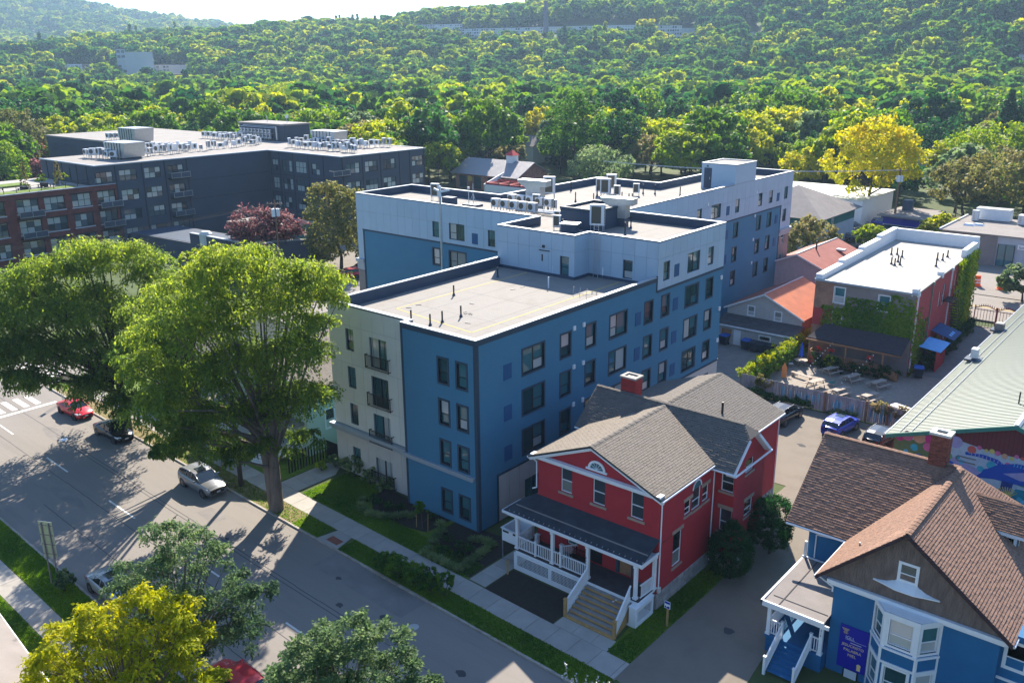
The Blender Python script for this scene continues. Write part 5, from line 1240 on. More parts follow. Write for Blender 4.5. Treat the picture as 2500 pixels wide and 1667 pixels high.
for u in(0.6,3.7,8.4,13.4,18.2):pil(li,u,u+.2,0,LH-.1,-.02,.05)
for u in(.1,5.2,10.0,15.2,18.2,22.5):pil(ll,u,u+.2,0,LH-.1,-.02,.05)
for u in(2.5,9,15,19):pil(lw,u,u+.25,11.9,LH-.1,-.02,.08)
def hroof(par,poly,z,mk='lightroof',name='roof'):b=MB();b.prism(poly,z-.35,z);return b.build(name,mk,par)
hroof(LB,[(-146,33.4),(-123.7,33.4),(-123.7,70.7),(-99.7,70.7),(-99.7,93),(-146,93)],LH+.02)
b=MB()
for q in((-146.1,-123.3,33.0,33.35),(-123.85,-123.35,33.35,70.3),(-123.8,-99.3,70.3,70.75),(-99.85,-99.35,70.75,93.4),(-146.1,-99.3,93.0,93.4)):b.box(*q,LH-.08,LH+.12)
b.build('coping','coping',LB)
b=MB();b.prism([(-210,62),(-147,62),(-147,92),(-210,92)],0,LH-.3);b.build('rear_wing','charcoal',LB)
hroof(LB,[(-210.2,61.8),(-146.8,61.8),(-146.8,92.2),(-210.2,92.2)],LH-.1)
fr2=Fr((-210,62),(1,0))
for i in range(6):window(LB,fr2,2.5+i*5.2,5.6+i*5.2,11.4,13.6,'g32',-.03,glass='glass_loft')
b=MB();b.prism([(-156,85.5),(-138,85.5),(-138,92.8),(-156,92.8)],LH-.3,19.2);b.build('penthouse','charcoal',LB)
hroof(LB,[(-156.2,85.3),(-137.8,85.3),(-137.8,93),(-156.2,93)],19.45)
b=MB();b.tube((-154,85.2,18.8),(-140.5,85.2,18.8),.09,n=6);b.tube((-140.5,85.2,18.8),(-140.5,85.2,15.8),.3,n=6);b.tube((-155,85.2,18.5),(-141,85.2,18.5),.09,n=6)
b.box(-155.5,-142,84.5,85.4,17.15,17.25);b.box(-155.5,-142,84.5,85.4,16.0,16.1);b.build('pipe_rack','galv',LB)
b=MB();b.tube((-140,88,19.4),(-140,88,21.0),.05,n=5);b.box(-140.5,-139.3,87.9,88.0,20.7,21.4);b.box(-148,-147.9,88,88.1,19.4,21.0);b.build('antenna','whitemetal',LB)
BW=[(-123.5,6.0),(-123.5,36.7)]
lb2=Fr((-123.5,6.0),(0,1));rows2=[(8.62,10.92),(4.99,7.3),(1.36,3.66)]
cols2=[(13.0-6,16.9-6),(18.85-6,22.5-6),(23.5-6,27.0-6),(28.3-6,31.7-6),(33.0-6,36.3-6),(8.6-6,12-6)]
H2=[(a,c,z0,z1)for z0,z1 in rows2 for a,c in cols2]
b=MB();lb2.sheet(b,0,30.7,-.1,12.0,H2,.25);b.face([(-146,6,0),(-123.5,6,0),(-123.5,6,12),(-146,6,12)]);b.build('brick_wall','brickred',LB)
for h in H2:window(LB,lb2,*h,'g42' if h[0]<11 else 'g32',.2,glass='glass_loft')
for h in H2:
    b=MB();lb2.box(b,h[0]-.3,h[1]+.3,h[3]+.0,h[3]+.22,.005,.06);b.build('lintel','black',LB)
    b=MB();lb2.box(b,h[0]-.15,h[1]+.15,h[2]-.2,h[2]-.02,.005,.10);b.build('sill','palegrey',LB)
b=MB();lb2.box(b,-.1,30.7,12.0,12.12,-.4,.08);b.build('brick_coping','palegrey',LB)
def balcony(par,fr,u0,u1,z):
    b=MB();fr.box(b,u0,u1,z-.15,z,0.05,1.5);o=b.build('balcony','black',par)
    b=MB();
    for u in(u0,(u0+u1)/2,u1-.06):fr.box(b,u,u+.06,z,z+1.1,1.42,1.48)
    fr.box(b,u0,u1,z+1.05,z+1.12,1.42,1.48);fr.box(b,u0,u1,z+.08,z+.14,1.42,1.48);fr.box(b,u1-.06,u1,z+1.05,z+1.12,.05,1.42);fr.box(b,u0,u0+.06,z+1.05,z+1.12,.05,1.42);b.build('guard_rail','galv',o)
    b=MB();fr.box(b,u0+.1,u1-.1,z+.16,z+1.03,1.43,1.45);b.build('mesh_infill','charcoal',o)
for z in(8.0,4.4):balcony(LB,lb2,18.6-6,22.8-6,z)
for z in(8.0,4.4):balcony(LB,lb2,32.8-6,36.9-6,z)
for z in(11.9,8.2,4.55):balcony(LB,lf_,47.2-36.7,51.2-36.7,z)
balcony(LB,ll,-3.2,.9,12.0)
TR=struct(bpy.data.objects.new('roof_terrace',None));COL.objects.link(TR)
b=MB();b.prism([(-146,6.1),(-123.9,6.1),(-123.9,33),(-146,33)],11.5,11.85);b.build('terrace_deck','concrete',TR)
b=MB()
for q in((-127.2,-124.2,7,30),(-136,-131,9,17),(-139,-135,20,26)):b.box(*q,11.85,12.15)
b.build('planted_bed','grass',TR)
def fence_run(t,p,q,z,h,n,mk='black',name='post',rails=(1.0,)):
    p,q=Vector(p),Vector(q);me=MB().box(-.04,.04,-.04,.04,0,h).mesh(name,mk)
    for i in range(n+1):s=p.lerp(q,i/n);put(name,me,t,loc=(s.x,s.y,z))
    b=MB();a=math.atan2(q.y-p.y,q.x-p.x);c=(p+q)/2
    for r in rails:b.rbox((c.x,c.y,z+h*r-.03),((q-p).length,.05,.05),a)
    b.build('rail',mk,t)
tf=thing('terrace_fence','thin dark railing along the edge of the planted roof terrace above the brick wing','railing');fence_run(tf,(-124.1,7),(-124.1,32),12.1,1.1,12,rails=(1.0,.5))
for i,(x,y)in enumerate(((-131,27),(-133,19.5),(-128.5,22.5))):
    t=thing('terrace_table',['black table with benches on the roof terrace next to the charcoal wall','black table with benches in the middle of the roof terrace','black table with benches nearest the terrace railing'][i],'table','tables on the roof terrace',(x,y,11.85))
    b=MB();b.box(-.9,.9,-.45,.45,.72,.78);b.build('table_top','black',t)
    for s in(-.8,.75):b=MB();b.box(s,s+.06,-.4,.4,0,.72);b.build('leg','black',t)
    for s in(-.85,.65):b=MB();b.box(-.9,.9,s,s+.25,.42,.47);b.box(-.8,-.7,s+.05,s+.2,0,.42);b.box(.7,.8,s+.05,s+.2,0,.42);b.build('bench','black',t)
an=thing('courtyard_annex','low charcoal flat-roofed annexe with white coping in the courtyard of the loft building','annex')
b=MB();b.prism([(-120,36.5),(-100,38),(-100,47),(-120,46)],0,3.3);b.build('wall','charcoal',an)
b=MB();b.prism([(-119.6,37.0),(-100.4,38.4),(-100.4,46.5),(-119.6,45.6)],3.3,3.34);b.build('roof','parapetin',an)
b=MB();b.hexa([(-102,38,0),(-87,38.5,0),(-87,39,0),(-102,38.5,0),(-102,38,5),(-87,38.5,5),(-87,39,5),(-102,38.5,5)]);b.hexa([(-87,38.5,0),(-79,49,0),(-79.5,49.3,0),(-87.4,39,0),(-87,38.5,5),(-79,49,5),(-79.5,49.3,5),(-87.4,39,5)]);b.build('screen_wall','charcoal',an)
b=MB();b.hexa([(-102,37.9,5),(-86.9,38.4,5),(-86.9,39.1,5),(-102,38.6,5),(-102,37.9,5.12),(-86.9,38.4,5.12),(-86.9,39.1,5.12),(-102,38.6,5.12)]);b.hexa([(-87,38.4,5),(-78.9,48.9,5),(-79.6,49.4,5),(-87.5,39,5),(-87,38.4,5.12),(-78.9,48.9,5.12),(-79.6,49.4,5.12),(-87.5,39,5.12)]);b.build('coping','coping',an)
g2=thing('ivy_annex','low annexe with ivy covered green wall and flat roof behind the purple tree','annex')
b=MB();b.prism([(-112,52),(-98,52),(-98,62),(-112,62)],0,4.0);b.build('wall','greenpaint',g2);b=MB();b.prism([(-112.2,51.8),(-97.8,51.8),(-97.8,62),(-112.2,62)],4.0,4.15);b.build('roof','lightroof',g2)
tk=thing('water_tank','small white cylindrical tank on the courtyard annexe roof','tank',None,at(505,597,3.4));b=MB();b.lathe((0,0,0),[(1.1,0),(1.1,1.9),(.7,2.3),(.1,2.4)],14);b.build('body','ceramic',tk)
# ------------------------------------------------------------------ AC units and roof plant
def ac_unit(label,group,big=False):
    t=thing('cooling_unit',label,'cooling unit',group)
    w_,d_,h=(.95,.38,1.35)if big else(.9,.42,.8);z=.45
    b=MB();b.box(-w_/2,w_/2,-d_/2,d_/2,z,z+h);b.build('cabinet','whitemetal',t)
    b=MB();
    if big:b.box(-w_*.38,w_*.3,-d_/2-.012,-d_/2,z+.12,z+h-.12)
    else:b.tube((-.12,-d_/2-.012,z+h*.5),(-.12,-d_/2+.0,z+h*.5),h*.36,n=12)
    b.build('fan','fan',t)
    b=MB();[b.box(w_/2,w_/2+.012,-d_/2+.04,d_/2-.04,z+.06+i*.1,z+.12+i*.1)for i in range(int(h/.1)-1)];b.build('louvres','fan',t)
    for x in(-w_/2+.05,w_/2-.09):b=MB();b.box(x,x+.04,-d_/2,-d_/2+.04,0,z);b.box(x,x+.04,d_/2-.04,d_/2,0,z);b.box(x,x+.04,-d_/2,d_/2,z-.04,z-.002);b.build('stand','galv',t)
    return t
acp=ac_unit('small white cooling unit standing in the double row on the blue building upper roof','row of cooling units on the grey block roof')
first=True
for i in range(5):
    for j in range(2):
        u=1211+i*22.4+(22 if j else 0);v=516+i*2.8-(8 if j else 0);x,y,z=at(u,v,GR)
        x-=0;y+=(1.3 if j else 0)
        if first:acp.location=(x,y,GR);acp.rotation_euler=(0,0,0);first=False;acp.scale=(1.15,1.3,1.15)
        else:dup(acp,(x,y,GR),0)
acb=ac_unit('tall white condenser on legs beside the big duct hoods','tall condensers on the grey block roof',True)
spots=[(1341,486,.5,1.5,'tall white condenser at the back parapet, left of the roof duct hood'),(1466,478,.2,1.35,'tall white condenser at the back, leftmost of the rear cluster'),(1478,484,.3,1.5,'tall white condenser in front of the rear cluster'),(1492,472,.6,1.5,'tall white condenser with brown grille in the rear cluster'),
         (1506,483,.4,.95,'smaller white condenser on the right of the rear cluster'),(1553,478,.4,.95,'white condenser standing alone near the back parapet bend'),(1361,547,.3,.85,'white condenser behind another in front of the plant room'),(1360,562,.3,.95,'white condenser nearest the roof edge in front of the plant room'),
         (1458,566,.35,1.7,'largest condenser with brown grille right of the round duct'),(1063.5,490,.3,1.3,'pale condenser alone on the left end of the roof by the lamp pole'),(1310,512,.3,1.1,'blue-fronted condenser at the end of the double row'),(1352,515,.3,.8,'white condenser tucked against the plant room wall')]
for i,(u,v,r,s,lab)in enumerate(spots):
    p=at(u,v,GR)
    if i==0:acb.location=p;acb.rotation_euler=(0,0,r);acb.scale=(s,)*3;acb['label']=lab
    else:dup(acb,p,r,lab,scale=s*.88)
def hood(p,lab,s=1.0,rz=0):
    t=thing('duct_hood',lab,'duct hood',None,p,rz)
    b=MB();b.box(-.9*s,.9*s,-.7*s,.7*s,.9*s,3.0*s);b.build('casing','galv',t)
    b=MB();b.hexa([(-1.9*s,-.7*s,2.7*s),(-.9*s,-.7*s,2.1*s),(-.9*s,.7*s,2.1*s),(-1.9*s,.7*s,2.7*s),(-2.0*s,-.7*s,3.0*s),(-.9*s,-.7*s,3.02*s),(-.9*s,.7*s,3.02*s),(-2.0*s,.7*s,3.0*s)]);b.box(.9*s,1.7*s,-.7*s,.7*s,2.3*s,2.98*s);b.build('hood','galv',t)
    b=MB();b.box(-.8*s,.8*s,-.6*s,.6*s,0,.9*s);b.build('curb','parapetin',t)
hood(at(1307,503,GR),'pale metal duct hood behind the double row of cooling units',1.0,.2);hood(at(1512,551,GR),'pale metal duct hood on the front right of the upper roof',.95,.2)
t=thing('round_duct','curved shiny silver duct beside the plant room','duct',None,at(1412,556,GR));b=MB()
for i in range(8):
    a0,a1=pi*i/8*.8,pi*(i+1)/8*.8;b.tube((-1.0+1.3*(1-cos(a0)),0,.3+1.3*sin(a0)),(-1.0+1.3*(1-cos(a1)),0,.3+1.3*sin(a1)),.55,n=12)
b.build('duct','galv',t);b=MB();b.tube((-1,0,0),(-1,0,.5),.6,n=12);b.build('base','galv',t)
t=thing('equipment_box','dark metal box unit near the roof edge by the ladder','roof unit',None,at(1392,572,GR));b=MB();b.rbox((0,0,.55),(1.5,1.0,.9),.3);b.build('body','parapetin',t);b=MB();b.rbox((0,0,1.05),(1.8,1.3,.1),.3);b.build('lid','galv',t)
t=thing('equipment_box','dark round-topped box beside the condenser on the roof left end','roof unit',None,at(1098,502,GR));b=MB();b.rbox((0,0,.5),(1.5,1.0,1.0),.1);b.build('body','parapetin',t)
t=thing('weather_mast','thin white instrument mast on a dark base on the left roof','mast',None,at(1155.5,503.5,GR));b=MB();b.tube((0,0,0),(0,0,2.6),.035,n=5);[b.tube((0,0,1.5),(.55*cos(k*2.1),.55*sin(k*2.1),.2),.025,n=4)for k in range(3)];b.tube((-.7,0,.2),(-.7,0,1.9),.04,n=5);b.tube((-.7,0,1.9),(-.7,0,2.15),.14,n=8);b.build('mast','whitemetal',t);b=MB();b.box(-1.1,.9,-.7,.7,0,.25);b.build('base','parapetin',t)
t=thing('pipe_manifold','cluster of white pipes on low frames at the roof edge','pipes',None,at(1340,528,GR));b=MB()
for k in range(5):b.tube((-3,k*.22,.35+.1*(k%2)),(2.4,k*.22,.35+.1*(k%2)),.07,n=6)
for k in range(4):b.tube((-2.4+k*1.4,.4,.1),(-2.4+k*1.4,.4,.8),.05,n=5)
b.tube((2.4,0,.4),(3.3,-1.4,.4),.11,n=6);b.build('pipes','whitemetal',t)
vp=thing('vent_pipe','x','vent pipe');b=MB();b.tube((0,0,0),(0,0,.95),.065,n=8);b.build('pipe','black',vp);b=MB();b.tube((0,0,0),(0,0,.22),.15,.08,n=8);b.build('boot','parapetin',vp)
vlist=[(1108,722,HR),(1125.5,774,HR),(1080,787.5,HR),(1050.5,795,HR),(1004,785,HR),(1215,478+199,HR)]
VL=['dark vent pipe farthest up the lower roof','dark vent pipe beside the black scuff on the lower roof','dark vent pipe just behind the blue front edge, third from the corner','dark vent pipe against the blue front parapet','dark vent pipe at the step between cream and blue fronts','dark vent pipe by the left parapet']
for i,(u,v,z)in enumerate(vlist):
    if i==0:vp.location=at(u,v,z);vp['label']=VL[0]
    else:dup(vp,at(u,v,z),0,VL[i])
wp=thing('white_pipe','x','vent pipe','white vent pipes at the foot of the grey wall');b=MB();b.tube((0,0,0),(0,0,1.0),.06,n=8);b.build('pipe','white',wp)
WL=['white vent pipe in the shadow left of the roof window','white vent pipe right of the grey corner','white vent pipe in front of the recessed grey wall','white vent pipe standing at the shadow edge','white vent pipe against the left parapet']
for i,(u,v)in enumerate(((1349.5,674),(1410.5,680),(1471.5,679),(1339,703),(1161,663))):
    if i==0:wp.location=at(u,v,HR);wp['label']=WL[0]
    else:dup(wp,at(u,v,HR),0,WL[i])
n=0
for u,v in((1394,467),(1405,494),(1449,497),(1570,474),(1599,475),(1535,498),(1543,498),(1660,480),(1482,553),(1526,574),(1540,558),(1334,470),(1458,480),(1518,494),(1338,512),(1374,566)):
    dup(vp,at(u,v,GR),0,'slim vent pipe rising from the upper roof deck','vent pipes on the upper roof',scale=(1,1,1.3))
t=thing('roof_debris','dark torn scraps of membrane lying near the vent pipe','debris',None,at(1144,766,HR));b=MB()
for k in range(9):b.rbox((random.uniform(-.5,.5),random.uniform(-.2,.2),.03),(random.uniform(.1,.35),.08,.04),random.random()*3)
b.build('scraps','black',t)
for k,(u,v)in enumerate(((1152,742),(1142,789),(998,752),(1022,745),(1252,707),(1276,701))):
    t=thing('roof_scrap','small dark scrap lying on the pale lower roof','debris','scraps on the lower roof',at(u,v,HR));b=MB();b.rbox((0,0,.02),(.45,.1,.04),.3*k);b.build('scrap','black',t)
t=thing('folding_frame','thin metal frame lying at the right edge of the lower roof','frame',None,at(1417,722,HR));b=MB();[b.tube((x,0,0),(x+.1,0,.7),.02,n=4)for x in(-.8,-.1,.6)];b.tube((-.8,0,.1),(.9,.3,.12),.02,n=4);b.build('frame','galv',t)
acl=ac_unit('small white cooling unit among the ranks on the loft building roof','cooling units on the loft roof');acl.scale=(1.5,1.5,1.35)
pts=[]
rg=random.Random(5)
for(u0,u1,v0,v1,n_)in((208,290,384,391,11),(330,470,374,366,15),(345,640,384,352,19),(520,640,340,352,10),(705,870,360,373,20),(720,900,350,362,16),(770,960,340,358,14),(860,960,362,358,7)):
    for i in range(n_):
        t_=(i+.5)/n_;pts.append((u0+(u1-u0)*t_+rg.uniform(-2,2),v0+(v1-v0)*t_+rg.uniform(-1.5,1.5)))
for k,(u,v)in enumerate(pts):
    x,y,z=at(u,v,LH+.03);lab=None
    if not(-146<x<-100 and 34<y<92):
        if not(-209<x<-147.5 and 63<y<91):continue
    if x>-123.5 and y<71.2:continue
    if k==0:acl.location=(x,y,z);acl.rotation_euler=(0,0,rg.uniform(-.3,.6))
    else:dup(acl,(x,y,z),rg.uniform(-.5,3.4),scale=(rg.uniform(1.1,1.5),rg.uniform(1.2,1.6),rg.uniform(1.0,1.7)))
for u,v in[(218+12*i,345-i*.6)for i in range(9)]+[(285+10*i,352-i)for i in range(7)]+[(500+13*i,338+i*.5)for i in range(8)]:
    x,y,z=at(u,v,LH-.08)
    if-209<x<-147.5 and 63<y<91:dup(acl,(x,y,z),.2,'small white cooling unit on the rear wing roof of the loft building','cooling units on the rear loft wing')
    elif-146<x<-124.5 and 34<y<92:dup(acl,(x,y,LH+.03),.2)
for i in range(9):
    for z in(17.25,16.1):dup(acl,(-154.6+i*1.45,84.95,z-.4),0,'small white cooling unit fixed on the penthouse wall rack','cooling units on the penthouse rack',scale=(1,1,1.0))
def ahu(p,lab,w_=7,d_=4.5,h=3.2):
    t=thing('air_handler',lab,'air handler',None,p,.1);b=MB();b.hexa([(-w_*.4,-d_/2,.4),(w_*.4,-d_/2,.4),(w_*.4,d_/2,.4),(-w_*.4,d_/2,.4),(-w_*.5,-d_/2,h),(w_*.5,-d_/2,h),(w_*.5,d_/2,h),(-w_*.5,d_/2,h)]);b.build('casing','galv',t)
    b=MB();[b.box(-w_*.38+i*w_*.13,-w_*.38+i*w_*.13+.12,-d_/2-.06,-d_/2+.3,.5,h-.05)for i in range(6)];b.build('fins','charcoal2',t);b=MB();b.box(-w_*.35,w_*.35,-d_*.4,d_*.4,0,.4);b.build('curb','charcoal',t)
ahu(at(308,387,LH+.03),'large grey air handling unit at the front left of the loft roof');ahu(at(335,349,LH-.08),'grey air handling unit on the rear wing of the loft roof',7,5,3.5);ahu(at(805,352,LH+.03),'grey air handling unit on the right wing of the loft roof',8,4,3)
# ------------------------------------------------------------------ the brick building with the beer garden
def near_q(a,c,t):return(a[0]+(c[0]-a[0])*t,a[1]+(c[1]-a[1])*t)
BB=thing('brick_building','two-storey brick building with white roof, ivy on its walls and a covered back porch','brick building')
nl,nr,rr_,rl_=(2.6,54.4),(13.6,54.3),(12.5,84.0),(1.5,84.0)
n1=Fr(nl,(nr[0]-nl[0],nr[1]-nl[1]));s1=Fr(nr,(rr_[0]-nr[0],rr_[1]-nr[1]));Ln=11.0;Ls=29.7
NH=[(2.25,3.4,7.0,8.75),(7.15,8.3,6.9,8.6),(2.3,3.3,3.9,5.9)]
b=MB();n1.sheet(b,0,2.25,4.0,9.3,[NH[0]],.15);n1.sheet(b,0,2.3,0,4.0,[],.15);b.build('tan_brick_wall','bricktan',BB)
b=MB();n1.sheet(b,2.25,Ln,0,9.3,NH,.15);b.build('rear_wall','taupe',BB)
b=MB();n1.box(b,.05,2.2,4.1,6.1,.01,.04);b.build('red_patch','brickside',BB)
SH=[(10.4,11.2,5.6,7.4),(12.0,13.2,5.4,8.0),(17.8,18.6,6.6,8.2),(4.5,5.4,3.0,5.5)]
b=MB();s1.sheet(b,0,Ls,0,9.2,SH,.15);b.face([(*rl_,0),(*nl,0),(*nl,9.3),(*rl_,9.3)]);b.face([(*rr_,0),(*rl_,0),(*rl_,10),(*rr_,10)]);b.build('side_wall','brickside',BB)
for h in NH:window(BB,n1,*h,'sash',.1,frame='white',trim='white',trimw=.1)
for h in SH:window(BB,s1,*h,'sash',.1,frame='white')
b=MB();b.prism([nl,nr,rr_,rl_],9.1,9.35);b.build('roof',mat('white_roof',(0.33,0.31,0.28),.8,var=.05,vscale=.5,dirt=(.4,.38,.33),dscale=.5,damt=.3),BB)
def stepcop(par,p,q,n,z0,z1,t=.75,mk='white'):
    for i in range(n):
        a,c=near_q(p,q,i/n),near_q(p,q,(i+1)/n);z=z0+(z1-z0)*i/max(1,n-1);b=MB()
        d=Vector((q[0]-p[0],q[1]-p[1])).normalized();nn=Vector((d.y,-d.x))*t
        b.hexa([(*a,9.0),(*c,9.0),(c[0]+nn.x,c[1]+nn.y,9.0),(a[0]+nn.x,a[1]+nn.y,9.0),(*a,z),(*c,z),(c[0]+nn.x,c[1]+nn.y,z),(a[0]+nn.x,a[1]+nn.y,z)]);b.build('parapet_step',mk,par)
stepcop(BB,(nl[0]-.05,nl[1]),(rl_[0]-.05,rl_[1]),4,9.95,10.95);stepcop(BB,(rl_[0],rl_[1]+.0),(rr_[0],rr_[1]+.0),1,10.9,10.9,.6)
stepcop(BB,(rr_[0]-.55,rr_[1]),near_q((rr_[0]-.55,rr_[1]),(nr[0]-.55,nr[1]),.25),1,10.3,10.3,-.6)
stepcop(BB,near_q((rr_[0]-.55,rr_[1]),(nr[0]-.55,nr[1]),.62),near_q((rr_[0]-.55,rr_[1]),(nr[0]-.55,nr[1]),.645),1,9.75,9.75,-.6);stepcop(BB,near_q((rr_[0]-.55,rr_[1]),(nr[0]-.55,nr[1]),.97),(nr[0]-.55,nr[1]),1,9.85,9.85,-.6)
b=MB();n1.box(b,-.1,Ln+.1,9.2,9.42,-.1,.15);b.build('gutter','coping',BB)
for u in(.4,6.5,15.5):b=MB();s1.box(b,u,u+.16,.5,9.3,.01,.14);s1.box(b,u-.12,u+.28,9.0,9.4,.01,.2);b.build('downpipe','greenroof' if u==6.5 else 'white',BB)
for i,(u,v)in enumerate(((2176,622),(2190,622),(2202,628),(2176,645),(2184,648),(2192,640),(2197,647),(2288,634),(2301,636),(2285,651),(2313,628))):
    dup(vp,at(u,v,9.36),0,'short black vent pipe on the white roof of the brick building','vents on the white roof',scale=(1.3,1.3,.95))
b=MB();gplane(b,[(3.1,52.1,3.15),(13.5,51.6,3.15),(13.5,54.2,4.45),(4.2,54.3,4.45)],.12);b.build('porch_roof',mat('dark_porch_shingle',(.05,.042,.05),.9,var=.2,vscale=3),BB)
b=MB();gplane(b,[(3.1,52.1,3.15),(4.2,54.3,4.45),(3.1,54.4,3.2)],.12);b.build('porch_roof','brown',BB)
b=MB();b.box(3.1,13.5,51.75,51.85,2.9,3.05);b.build('fascia','woodwarm',BB)
b=MB();b.box(3.3,11.6,52.0,54.2,.35,.6);b.build('porch_deck','woodwarm',BB)
for x in(3.4,7.5,11.5):b=MB();b.box(x,x+.14,52.0,52.14,0,3.0);b.build('porch_post','woodwarm',BB)
bw=MB().box(-.035,.035,-.03,.03,0,.8).mesh('baluster','woodwarm')
balustrade(BB,(3.5,52.05),(7.5,52.05),.6,1.0,.19,'woodwarm',bw);balustrade(BB,(7.6,52.05),(11.5,52.05),.6,1.0,.19,'woodwarm',bw);balustrade(BB,(3.4,52.2),(3.4,54.2),.6,1.0,.19,'woodwarm',bw)
for i in range(5):b=MB();b.box(11.7+i*.3,12.0+i*.3,52.0,53.3,.5-i*.1,.56-i*.1);b.build('tread','woodwarm',BB)
b=MB();b.hexa([(11.6,52.0,.6),(13.3,52.0,0),(13.3,52.06,0),(11.6,52.06,.6),(11.6,52.0,1.6),(13.3,52.0,1.0),(13.3,52.06,1.0),(11.6,52.06,1.6)]);b.build('stair_rail','woodwarm',BB)
b=MB()
for i in range(13):s1.box(b,14.5+i*.28,14.8+i*.28,6.0-i*.42,6.05-i*.42,.3,1.1)
s1.box(b,12.0,14.6,6.0,6.08,.1,1.2);s1.box(b,12.0,14.6,7.0,7.05,1.15,1.2)
for u in(12.0,13.3,14.55):s1.box(b,u,u+.05,6.0,7.05,1.15,1.2)
for dd in(.3,1.1):b.hexa([s1.p(14.5,5.9,dd+.04),s1.p(18.3,.6,dd+.04),s1.p(18.3,.6,dd),s1.p(14.5,5.9,dd),s1.p(14.5,6.1,dd+.04),s1.p(18.3,.8,dd+.04),s1.p(18.3,.8,dd),s1.p(14.5,6.1,dd)]);b.hexa([s1.p(14.5,7.0,dd+.04),s1.p(18.3,1.7,dd+.04),s1.p(18.3,1.7,dd),s1.p(14.5,7.0,dd),s1.p(14.5,7.05,dd+.04),s1.p(18.3,1.75,dd+.04),s1.p(18.3,1.75,dd),s1.p(14.5,7.05,dd)])
b.build('fire_escape','black',BB)
b=MB();gplane(b,[s1.p(8.6,3.3,.1),s1.p(8.6,2.5,2.6),s1.p(12.6,2.5,2.6),s1.p(12.6,3.3,.1)],.06);aw_=b.build('navy_awning','awning',BB)
b=MB();gplane(b,[s1.p(3.5,2.7,.1),s1.p(3.5,2.4,2.4),s1.p(7.9,2.4,2.4),s1.p(7.9,2.7,.1)],.08);b.build('blue_canopy','tarp',BB)
b=MB();s1.box(b,3.6,7.8,0,2.4,1.9,2.0);b.build('canopy_wall','brickside',BB)
b=MB()
for k in range(3):gplane(b,[s1.p(9.6+k*.7,2.78-.0,1.78),s1.p(9.6+k*.7,2.66,2.1),s1.p(10.05+k*.7,2.66,2.1),s1.p(10.05+k*.7,2.78,1.78)],.01)
b.build('awning_print','tarp',aw_)
# ------------------------------------------------------------------ small houses behind
def gable_house(label,x0,x1,y0,y1,ez,rz,wall,roof,axis='y',over=.35,wins=(),rooft='rust',group=None,chimney=None,z0=0.):
    t=thing('house',label,'house',group,(0,0,0));b=MB()
    if axis=='y':
        xm=(x0+x1)/2;prof=[(x0,ez),(x1,ez),(xm,rz-.15)]
        for y in(y0,y1):b.face([(x0,y,z0),(x1,y,z0),(x1,y,ez),(xm,y,rz-.12),(x0,y,ez)])
        b.face([(x0,y0,z0),(x0,y1,z0),(x0,y1,ez),(x0,y0,ez)]);b.face([(x1,y0,z0),(x1,y1,z0),(x1,y1,ez),(x1,y0,ez)])
        b.build('wall',wall,t);sl=(rz-ez)/(xm-x0)
        for i,s in enumerate((-1,1)):
            e=(x1+over)if s>0 else(x0-over);q=MB();gplane(q,[(xm,y0-over,rz),(e,y0-over,ez-sl*over),(e,y1+over,ez-sl*over),(xm,y1+over,rz)],.14)
            q.build('roof',roof[i]if isinstance(roof,(list,tuple))else roof,t)
        q=MB();q.hexa([(xm-.1,y0-over,rz),(xm+.1,y0-over,rz),(xm+.1,y1+over,rz),(xm-.1,y1+over,rz),(xm-.06,y0-over,rz+.07),(xm+.06,y0-over,rz+.07),(xm+.06,y1+over,rz+.07),(xm-.06,y1+over,rz+.07)]);q.build('ridge_cap','coping',t)
        q=MB()
        for s in(-1,1):
            e=(x1+over)if s>0 else(x0-over);q.hexa([(xm,y0-over-.03,rz-.2),(e,y0-over-.03,ez-sl*over-.2),(e,y0-over,ez-sl*over-.2),(xm,y0-over,rz-.2),(xm,y0-over-.03,rz),(e,y0-over-.03,ez-sl*over),(e,y0-over,ez-sl*over),(xm,y0-over,rz)])
        q.build('bargeboard','white',t)
    else:
        ym=(y0+y1)/2
        for x in(x0,x1):b.face([(x,y0,z0),(x,y1,z0),(x,y1,ez),(x,ym,rz-.12),(x,y0,ez)])
        b.face([(x0,y0,z0),(x1,y0,z0),(x1,y0,ez),(x0,y0,ez)]);b.face([(x0,y1,z0),(x1,y1,z0),(x1,y1,ez),(x0,y1,ez)])
        b.build('wall',wall,t);sl=(rz-ez)/(ym-y0)
        for i,s in enumerate((-1,1)):
            e=(y1+over)if s>0 else(y0-over);q=MB();gplane(q,[(x0-over,e,ez-sl*over),(x1+over,e,ez-sl*over),(x1+over,ym,rz),(x0-over,ym,rz)],.14)
            q.build('roof',roof[i]if isinstance(roof,(list,tuple))else roof,t)
    for fr,*h in wins:window(t,fr,*h,'sash',-.03,frame='white',trim='white',trimw=.1)
    if chimney:q=MB();cx,cy,cz0,cz1=chimney;q.box(cx-.35,cx+.35,cy-.35,cy+.35,cz0,cz1);q.build('chimney','chimbrick',t)
    return t
f1=Fr((0,55.7),(1,0))
H1=gable_house('low white clapboard house with bright rust orange roof beside the brick building',-8.6,1.0,55.7,66.5,4.1,6.35,'siding',['rustdk','rust'],wins=[(f1,-5.9,-5.05,3.35,4.5),(f1,-2.45,-1.6,3.2,4.35)])
b=MB();b.prism([(-8.5,53.3),(1.0,53.3),(1.0,55.68),(-8.5,55.68)],0,2.35);b.build('lean_to_wall','siding',H1)
b=MB();gplane(b,[(-8.8,52.9,2.45),(1.3,52.9,2.45),(1.3,55.66,3.15),(-8.8,55.66,3.15)],.12);b.build('lean_to_roof',mat('slate_felt',(.06,.065,.075),.85,var=.3,vscale=1.5),H1)
b=MB();b.box(-8.85,1.35,52.83,52.9,2.3,2.46);b.build('fascia','white',H1)
